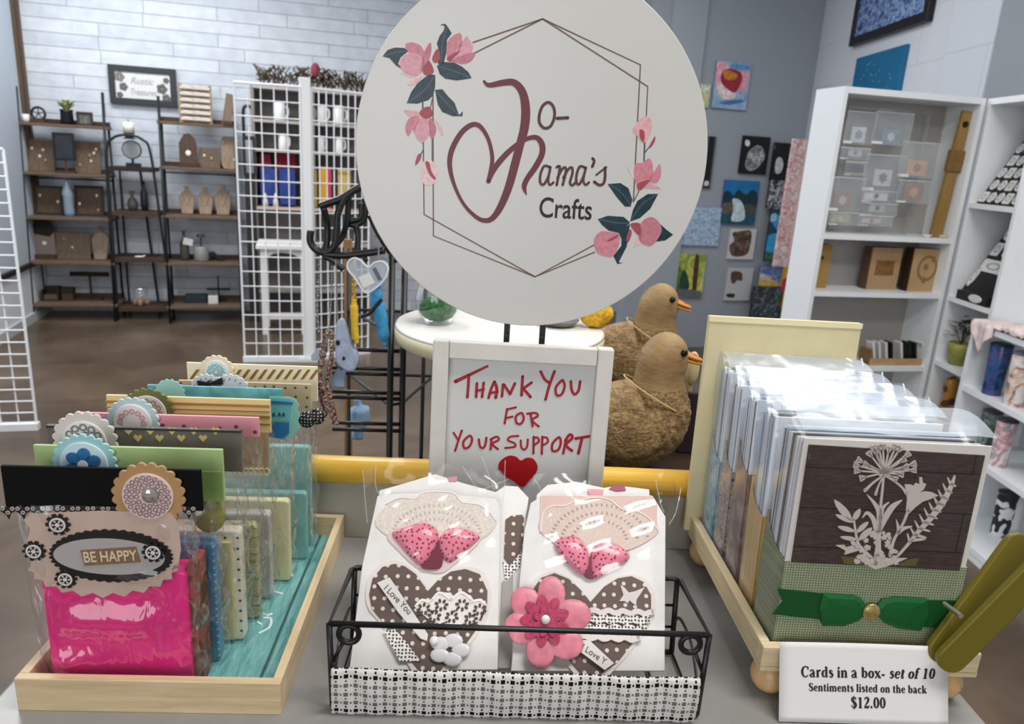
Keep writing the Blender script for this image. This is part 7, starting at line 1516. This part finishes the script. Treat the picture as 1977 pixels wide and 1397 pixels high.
# right wall pictures
def rw(quad):
    q = WR.LL(quad); return (q[0][0] + q[3][0]) / 2, (q[1][0] + q[2][0]) / 2, (q[2][1] + q[3][1]) / 2, (q[0][1] + q[1][1]) / 2
x0, x1, z0, z1 = rw([(1662, -62), (1817, -135), (1800, 48), (1650, 85)]); z0 = (WR.L(1650, 85)[1] + WR.L(1800, 48)[1]) / 2; x0, x1 = WR.L(1650, 85)[0], WR.L(1800, 48)[0]; z1 = z0 + .62
wf = thing('wall_picture', 'large blue mosaic picture in a black frame high on the white right wall', 'painting', M=WR.M @ Matrix.Translation(((x0 + x1) / 2, -.03, (z0 + z1) / 2))); w, h = x1 - x0, z1 - z0; t = .055
MB().ring([(-w / 2, -h / 2), (w / 2, -h / 2), (w / 2, h / 2), (-w / 2, h / 2)], [(-w / 2 + t, -h / 2 + t), (w / 2 - t, -h / 2 + t), (w / 2 - t, h / 2 - t), (-w / 2 + t, h / 2 - t)], -.012, .028).build('frame', MT('#0f1012', .4), wf, bevel=.004)
MB().box(-w / 2 + t - .004, w / 2 - t + .004, 0, .02, -h / 2 + t - .004, h / 2 - t + .004).build('picture', PAINT([(.36, '#2f3a78'), (.47, '#5a6fa4'), (.56, '#8fb0cc'), (.66, '#44508a')], 24, 4, 1.0, stretch=(1, 1, 1)), wf)
q = WR.LL([(1661, 108), (1757, 91), (1742, 172), (1652, 170)]); x0, x1, z1 = (q[0][0] + q[3][0]) / 2, (q[1][0] + q[2][0]) / 2, (q[0][1] + q[1][1]) / 2; z0 = z1 - .5
tc_ = thing('teal_canvas', 'plain deep teal canvas on the white right wall above the bookcase', 'painting', M=WR.M @ Matrix.Translation(((x0 + x1) / 2, -.025, (z0 + z1) / 2))); w, h = x1 - x0, z1 - z0
MB().box(-w / 2, w / 2, 0, .024, -h / 2, h / 2).build('canvas', MT('#0d648e', .5, var=.08, vscale=4), tc_, bevel=.003)
b = MB(); rnd = random.Random(8)
for i in range(22): b.disc(rnd.uniform(-w * .35, w * .35), rnd.uniform(-h * .1, h * .4), .004, -.0012, .001, 6)
b.build('white_flecks', MT('#8fc0d8', .5), tc_)

# ================================================================ white bookcases
WB1 = MT('#e9edf0', 0.4); WBi = MT('#d9dad8', 0.5)
B1 = Plane((1.277, 3.196, 0), 12.0); B1W = 0.672; B1D = 0.20
bk1 = thing('bookcase', 'white bookcase standing frontal at the right, bagged goods hanging inside', 'bookcase', M=B1.M)
th = .02; zs1 = [0.25, 0.62, 0.962, 1.21]
MB().box(0, th, 0, B1D, 0, 1.8).build('side_panel', WB1, bk1, bevel=.001); MB().box(B1W - th, B1W, 0, B1D, 0, 1.8).build('side_panel', WB1, bk1, bevel=.001)
MB().box(th, B1W - th, 0, B1D, 1.8 - .025, 1.8).build('top_panel', WB1, bk1); MB().box(th, B1W - th, B1D - .008, B1D, 0, 1.775).build('back_panel', MT('#a8a5a0', .55), bk1)  # back panel grey has the interior shade put into its colour
for z in zs1 + [.08]: MB().box(th, B1W - th, 0.002, B1D - .009, z - .022, z).build('shelf_board', WB1, bk1)
MB().box(th, B1W - th, .004, .016, 0, .058).build('plinth', WB1, bk1)
S1 = Sh(B1, zs1, 0.09)
# hanging rack with bagged goods
hr1 = thing('clear_peg_rack', 'clear acrylic peg rack inside the frontal white bookcase', 'rack', M=B1.M @ Matrix.Translation((0, .14, 1.21)))
LZ = lambda x, y, yy=.09: (S1.x(x, y, yy)[0], S1.x(x, y, yy)[1] - 1.21)
acr = CELLO((.93, .94, .94), .06, .6, .1, .10, 0, 10)
a, c = LZ(1640, 205, .14), LZ(1790, 215, .14); e_ = LZ(1745, 445, .14)
MB().box(a[0], c[0], -.004, .004, a[1] - .008, a[1]).box(a[0] + .0, a[0] + .012, -.004, .004, 0.0, a[1]).build('rack_frame', acr, hr1); MB().box(e_[0], e_[0] + .02, -.004, .004, 0.0, a[1] - .01).build('upright', acr, hr1); MB().box(a[0], c[0], -.03, .02, 0, .008).build('rack_base', acr, hr1)
bags = [(1635, 1682, 213, 281, 1646, 1668, 244, 276, '#d8dad9', '#9aa2aa'), (1690, 1752, 214, 283, 1705, 1734, 248, 280, '#8d98a2', '#cfd4d6'), (1622, 1676, 283, 310, 1640, 1662, 287, 303, '#c4cad0', '#8a929a'), (1632, 1668, 310, 340, 1636, 1666, 316, 334, '#6a6a6c', '#a9a9a9'),
        (1672, 1738, 296, 372, 1690, 1718, 326, 360, '#d6d4cf', '#8a8a88'), (1742, 1802, 272, 346, 1753, 1786, 308, 340, '#d8b08a', '#b0805a'), (1735, 1790, 346, 394, 1749, 1778, 354, 388, '#a8765c', '#cfa48a'), (1606, 1660, 340, 410, 1612, 1640, 370, 402, '#a8827a', '#d4c2ba'), (1664, 1728, 366, 392, 1670, 1712, 368, 388, '#dedad4', '#6a6662'), (1663, 1728, 390, 418, 1680, 1706, 392, 410, '#c2bcb4', '#6a6662'), (1656, 1720, 414, 438, 1664, 1700, 420, 432, '#c9bab0', '#7a6a62'), (1600, 1656, 408, 436, 1606, 1640, 412, 430, '#b4b08a', '#cfc4bc')]
names = ['top left, pale square card inside', 'top middle, grey square inside', 'second down at left, blue grey pieces', 'third down at left, dark bars', 'centre of the rack, white tag inside', 'upper right, peach patterned tile inside', 'lower right, copper tile inside', 'lower left, brown square inside', 'below the centre bag, white strip inside', 'second below the centre bag, grey pieces', 'bottom of the middle column, pale strip', 'bottom left corner, olive strip']
bagm = CELLO((.96, .97, .98), .06, .5, .12, .24, .3, 30)
for i, ((x0, x1, y0, y1, u0, u1, v0, v1, c1, c2), nm) in enumerate(zip(bags, names)):
    yy = .088 - .006 * (i % 4); a, c = S1.x(x0, y0, yy), S1.x(x1, y1, yy); cx_, z0 = (a[0] + c[0]) / 2, c[1]; w, h = c[0] - a[0], a[1] - c[1]
    r = thing('bagged_ornament', 'small clear bag on the peg rack, ' + nm, 'packet', M=B1.M @ Matrix.Translation((cx_, yy, z0)), group='clear bags on the peg rack')
    p, q_ = S1.x(u0, v0, yy), S1.x(u1, v1, yy)
    MB().box(p[0] - cx_, q_[0] - cx_, -.002, .006, q_[1] - z0, p[1] - z0).build('ornament', MT(c1, .5, var=.1), r, bevel=.001)
    mx_, mz_ = (p[0] + q_[0]) / 2 - cx_, (p[1] + q_[1]) / 2 - z0; s_ = min(q_[0] - p[0], p[1] - q_[1])
    if i == 3:
        for k_ in range(3): MB().box(p[0] - cx_ + .003, q_[0] - cx_ - .003, -.0035, -.0015, q_[1] - z0 + .004 + k_ * .013, q_[1] - z0 + .009 + k_ * .013).build('bar', MT('#2e2f31', .5), r)
    else: MB().poly(scallop(mx_, mz_, s_ * .3, 6, .3), -.0035, -.0015).build('motif', MT(c2, .5), r)
    MB().surf(lambda u, v: Vector((-w / 2 + w * u, -.007 + .003 * math.sin(7 * u + 5 * v + i), h * v)), 12, 12).build('clear_bag', bagm, r, smooth=True, solid=0)
    MB().box(-w / 2, w / 2, -.0075, -.0055, h - .004, h).build('bag_seal', MT('#cfd2d4', .4), r)
    MB().box(-w * .48, -w * .2, -.008, -.006, h * .02, h * .10).build('white_sticker', MT('#e6e6e4', .5), r)
# wooden bottle opener board
a, c = S1.x(1850, 213, .045), (min(.60, S1.x(1812, 452, .045)[0]), 0)
r = thing('wooden_holder', 'tall tan wooden watch shaped holder at the right of the top compartment', 'holder', M=B1.M @ Matrix.Translation((c[0], .045, 1.21))); H_b = a[1] - 1.21
tn = WOOD('#846638', '#a1804c', (30, 30, 3), .45)
o = MB().poly([(-.03, 0), (.03, 0), (.027, H_b * .55), (-.027, H_b * .55)], -.008, .008).build('lower_strap', tn, r); MB().poly([(-.026, H_b * .68), (.026, H_b * .68), (.022, H_b), (-.022, H_b)], -.008, .008).build('upper_strap', tn, r); MB().box(-.036, .036, -.016, .01, H_b * .53, H_b * .70).build('buckle', WOOD('#6f5230', '#8a693e', (30, 30, 30), .45), r, bevel=.004)
MB().disc(0, H_b * .90, .013, -.013, -.007, 16).build('dark_hole', MT('#17110c', .5), r)
for ch in r.children: ch.matrix_local = Matrix.Rotation(math.radians(3.0), 4, 'Y')
for lb, xx, c_ in (('small white dish left of the tan wooden holder', 1796, '#dedcd8'), ('small cream dish right of the tan wooden holder', 1842, '#cfc29a')):
    p = S1.x(xx - 6, 445, .035); r = thing('small_dish', lb, 'dish', M=B1.M @ Matrix.Translation((min(p[0], .625), .03, 1.21))); MB().lathe([(.012, 0), (.022, .012), (.019, .013), (.008, .004)], 18).build('dish_body', MT(c_, .4), r, smooth=True)
# kraft boxes
def box3(S_, lb, x0, x1, yt, i, c1, c2, y=.09, d=.05, motif=True, name='wooden_plaque'):
    r, w, h = S_.item(name, lb, 'plaque', x0, x1, yt, i, y); MB().box(-w / 2, w / 2, 0, d, 0, h).build('plaque_body', MT(c2, .6), r); MB().box(-w / 2 + .004, w / 2 + .004, -.004, .001, 0, h).build('front_face', WOOD(c1, c1, (4, 30, 30), .55) if not motif else MT(c1, .55, var=.08, vscale=12), r); return r, w, h
r, w, h = box3(S1, 'slim tan wooden plaque at the left of the middle compartment', 1576, 1606, 472, 2, '#a07c44', '#7d5c30'); MB().disc(0, h * .7, .008, -.006, -.003, 12).build('dark_spot', MT('#4a3420', .6), r)
r, w, h = box3(S1, 'kraft coloured wooden box with burnt square emblem in the middle compartment', 1684, 1742, 478, 2, '#ac8c68', '#5e4632'); MB().box(-w * .28, w * .32, -.006, -.003, h * .35, h * .7).build('burnt_square', MT('#7d5a30', .6, var=.25, vscale=60), r)
r, w, h = box3(S1, 'leaning tan wooden box with faint burnt circle next to the square emblem box', 1765, 1828, 480, 2, '#b3946a', '#3a2414', y=.06); MB().ring(ellipse(0, h * .55, w * .3, h * .3, 28), ellipse(0, h * .55, w * .24, h * .24, 28), -.006, -.003).build('burnt_circle', MT('#8d6c42', .6), r)
for i_, (px0, py0) in enumerate(((1790, 515), (1805, 500), (1785, 540))): p = S1.x(px0, py0, .06); MB().ball((p[0] - S1.x(1796, 500, .06)[0], -.005, p[1] - S1.zs[2]), .012, .002, .014).build('burnt_bloom', MT('#8d6c42', .6), r)
# tray of cards
r, w, h = S1.item('wooden_rack', 'low wooden rack of upright black and white tiles, frontal bookcase', 'rack', 1672, 1786, 684, 1, .06)
MB().box(-w / 2, w / 2, -.03, .05, 0, .012).build('tray_floor', WOOD('#9a7a56', '#b9986e'), r); MB().box(-w / 2, w / 2, -.036, -.03, 0, .032).build('tray_front', WOOD('#a68460', '#c4a47c'), r); MB().box(-w / 2, -w / 2 + .008, -.03, .05, 0, .07).build('tray_end', WOOD('#7a5a3c', '#93714c'), r)
for i, (xx, c_) in enumerate(((1684, '#dcdcda'), (1695, '#d4d3d0'), (1708, '#dad9d6'), (1718, '#111113'), (1737, '#dcdbd8'), (1752, '#141416'), (1764, '#151517'), (1779, '#e0dfdd'))):
    p = S1.x(xx, 680, .06); kx = p[0] - S1.x(1729, 684, .06)[0]
    o = thing('upright_tile', '%s upright tile, %s from the left in the low wooden rack' % ('black' if c_[1] == '1' else 'white', ['first', 'second', 'third', 'fourth', 'fifth', 'sixth', 'seventh', 'eighth'][i]), 'tile', M=B1.M @ Matrix.Translation((p[0] + .006, .06, zs1[1] + .0125)) @ Matrix.Rotation(math.radians(-14), 4, 'Y'), group='upright tiles in the low wooden rack')
    MB().box(-.006, .006, -.02, .03, 0.002, .095).build('tile_body', MT(c_, .35), o, bevel=.0015)

# right hand bookcase, side on
B2 = Plane((1.95, 3.352, 0), -90.0); B2W = .352; B2D = .22      # local x towards the viewer, opening faces left
bk2 = thing('bookcase', 'white side-on bookcase at right with black shoe charm boards', 'bookcase', M=B2.M)
zs2 = [.30, .66, .958, 1.37]
MB().box(0, .022, 0, B2D, 0, 1.8).build('side_panel', WB1, bk2, bevel=.001); MB().box(B2W - .022, B2W, 0, B2D, 0, 1.8).build('side_panel', WB1, bk2, bevel=.001)
MB().box(.022, B2W - .022, 0, B2D, 1.775, 1.8).build('top_panel', WB1, bk2); MB().box(.022, B2W - .022, B2D - .008, B2D, 0, 1.775).build('back_panel', MT('#b4b2ae', .55), bk2)  # shade inside the bays is put into the back panel's grey
for z in zs2 + [.08]: MB().box(.022, B2W - .022, .002, B2D - .009, z - .022, z).build('shelf_board', WB1, bk2)
S2 = Sh(B2, zs2, .1)
white = MT('#dcdcda', .4); charm_k = 0
def charm_board(lb, i, y0, h_, lean, rows):
    r = thing('charm_board', lb, 'display board', M=B2.M @ Matrix.Translation((B2W * .5 + .01, y0, zs2[i])))
    MB().box(-.135, .135, .0, .01, 0, .012).build('board_foot', BLACK, r)
    o = MB().box(-.135, .135, -.004, .004, 0, h_).build('board_face', MT('#111112', .6), r); o.matrix_local = Matrix.Rotation(math.radians(-lean), 4, 'X')
    for (xx, zz, rx, rz, kind) in rows:
        if kind == 'sq': q = MB().poly(rrect(xx - rx, xx + rx, zz - rz, zz + rz, .005), -.009, -.004)
        else: q = MB().poly(scallop(xx, zz, rx, 7, .1, rz=rz), -.009, -.004)
        c = q.build('charm', white, o, bevel=.001); MB().ring(ellipse(xx, zz, rx * .55, rz * .55, 16), ellipse(xx, zz, rx * .4, rz * .4, 16), -.0098, -.0088).build('charm_print', MT('#8d8f92', .5), c)
    return r
rows = []
for j in range(6):
    for i_ in range(5): rows.append((-.11 + .055 * i_ + (.01 if j % 2 else 0), .03 + .058 * j, .022, .024, 'ov' if (i_ + j) % 3 else 'sq'))
charm_board('black board covered with white shoe charms on the upper shelf', 3, .02, .40, 28, rows)
rows = [(-.10, .33, .026, .036, 'ov'), (-.02, .33, .026, .036, 'ov'), (.06, .33, .026, .036, 'ov'), (-.10, .25, .026, .032, 'sq'), (-.03, .25, .024, .032, 'ov'), (.05, .25, .03, .03, 'ov'), (-.04, .17, .085, .03, 'sq'), (-.115, .11, .016, .05, 'ov'), (.09, .17, .03, .028, 'ov')]
charm_board('black board with fewer white charms on the lower charm shelf', 2, .02, .38, 28, rows)
r = thing('charm_tray', 'flat black tray with one white oval charm at the front of the lower charm shelf', 'tray', M=B2.M @ Matrix.Translation((B2W * .5, .012, zs2[2])))
MB().box(-.10, .12, -.01, .012, 0, .04).build('tray_body', MT('#1a1a1b', .5), r); MB().poly(ellipse(.04, .022, .045, .017, 24), -.014, -.009).build('oval_charm', white, r, bevel=.001)
r = thing('potted_plant', 'dark leafed plant in an olive green pot in the side-on bookcase', 'plant', M=B2.M @ Matrix.Translation((S2.x(1850, 690, .06)[0], .06, zs2[1])))
MB().lathe([(.036, 0), (.046, .06), (.052, .10), (.046, .10), (.04, .06)], 20).build('pot', MT('#8f9048', .45, var=.1), r, smooth=True)
b = MB(); rnd = random.Random(5)
for i in range(60):
    a, q = rnd.uniform(0, 6.28), rnd.uniform(.2, 1); e = Vector((math.cos(a) * .085 * q, math.sin(a) * .045 * q, .13 + rnd.uniform(0, .09) * (1.2 - q * .5))); t = Vector((-math.sin(a), math.cos(a), .3)) * .012
    b.faces([e, e + t, e + Vector((math.cos(a), math.sin(a), .3)) * .03, e - t], [(0, 1, 2, 3)]); 
for i in range(10): b.tube([(0, 0, .09), (rnd.uniform(-.05, .05), rnd.uniform(-.03, .03), .17)], .002, 4)
b.build('leaves', PAINT([(.38, '#23160f'), (.5, '#4a2c22'), (.58, '#4f5a2a'), (.68, '#6a4a3c')], 40), r)
r = thing('amber_figure', 'amber brown spotted figure in the lowest visible bay of the side-on bookcase', 'figurine', M=B2.M @ Matrix.Translation((S2.x(1828, 790, .07)[0], .07, zs2[0])))
MB().lathe([(.032, 0), (.036, .05), (.026, .09), (.032, .13), (.036, .17), (.026, .20), (.034, .24), (.026, .285), (.004, .30)], 18).build('figure_body', DOTS('#a8742c', '#4a2c12', 22, .35, .9, .35), r, smooth=True)

# low bookcase nearest on the right
B3 = Plane((1.872, 2.985, 0), -90.0); B3W = 1.0; B3D = .30
bk3 = thing('bookcase', 'low white bookcase nearest at the right edge holding patterned tumblers', 'bookcase', M=B3.M)
zs3 = [.055, .39, .645]; B3H = .885
MB().box(0, .022, 0, B3D, 0, B3H).build('side_panel', WB1, bk3, bevel=.001); MB().box(B3W - .022, B3W, 0, B3D, 0, B3H).build('side_panel', WB1, bk3, bevel=.001)
MB().box(0.0, B3W, -.003, B3D, B3H, B3H + .022).build('top_panel', WB1, bk3); MB().box(.022, B3W - .022, B3D - .008, B3D, 0, B3H).build('back_panel', WBi, bk3)
for z in zs3: MB().box(.022, B3W - .022, .002, B3D - .009, z - .022, z).build('shelf_board', WB1, bk3)
MB().box(.022, B3W - .022, .006, .018, 0, .032).build('plinth', WB1, bk3)
def tumbler(lb, px_, i, mat, y=.06, R=.038, H=.19, lid='#2a2d33'):
    S3 = Sh(B3, zs3, y); p = S3.x(px_[0], px_[1], y)
    r = thing('tumbler', lb, 'tumbler', M=B3.M @ Matrix.Translation((p[0], y, zs3[i])), group='patterned tumblers on the low white bookcase')
    MB().lathe([(R * .82, 0), (R * .86, .004), (R, H - .006), (R * .98, H - .004)], 28).build('tumbler_body', mat, r, smooth=True); MB().lathe([(R * 1.02, H - .006), (R * 1.03, H), (R * .7, H + .006)], 28).build('rim', MT(lid, .4), r, smooth=True); return r
tumbler('deep blue and purple galaxy tumbler on the low bookcase', (1927, 700), 2, PAINT([(.36, '#1c2a5a'), (.48, '#1f5a8a'), (.56, '#5a3a7a'), (.68, '#123a5c')], 14, 3, 1.5, .25), .05, .040, .205, '#173040')
tumbler('white tumbler with a brown figure print at the right edge of the photo', (1972, 715), 2, PAINT([(.42, '#e0dcd8'), (.55, '#c9a08a'), (.62, '#6a4a5a'), (.7, '#e4e0dd')], 16), .05, .040, .205, '#5a6a7a')
tumbler('smoky grey green tumbler behind on the middle shelf', (1913, 815), 1, PAINT([(.4, '#4a5052'), (.55, '#7f9a90'), (.65, '#8a8f94')], 20), .13, .036, .16, '#4a4a4c')
tumbler('white tumbler with pink rose print on the middle shelf', (1932, 870), 1, PAINT([(.4, '#e2dedb'), (.52, '#c98a92'), (.58, '#8fa0a8'), (.66, '#e6e2df')], 22), .06, .036, .19, '#3a3a3c')
tumbler('black and white cow patterned tumbler on the bottom shelf', (1936, 1000), 0, PAINT([(.5, '#101216'), (.52, '#e4e4e4')], 24, 1.0, .4), .19, .038, .19, '#2a2c30')
# cloth and board on top
tb = thing('wooden_board', 'pale yellow wooden board on top of the low white bookcase', 'board', M=B3.M @ Matrix.Translation((.36, .08, B3H + .022))); MB().box(-.17, .3, -.07, .12, 0, .022).build('board_body', WOOD('#c4ab78', '#dcc594', (4, 30, 30)), tb, bevel=.002)
cl_ = thing('pink_cloth', 'pale pink cloth draped over the corner of the low white bookcase top', 'cloth', M=B3.M @ Matrix.Translation((.10, 0, B3H + .023)))
def clf(u, v):
    x = -.09 + .36 * u; s = v * .26 - .12
    fold = .006 * math.sin(26 * u + 3 * v) + .004 * math.sin(47 * u)
    hang = max(0, .075 * (1 - abs(u - .2) * 6)) + (.03 if u < .4 else 0)
    if s < -.015 and hang > 0: return Vector((x, -.011 - fold * .8, -(-.015 - s) * (hang / .105) - .002 + fold * .2))
    return Vector((x, max(s, -.012), .004 + abs(fold) + (.028 if u > .5 else .006) * max(0, 1 - abs(v - .6) * 2.5)))
MB().surf(clf, 60, 26).build('cloth_body', MT('#e2cfcc', .9, var=.12, vscale=40), cl_, smooth=True, solid=.0015)
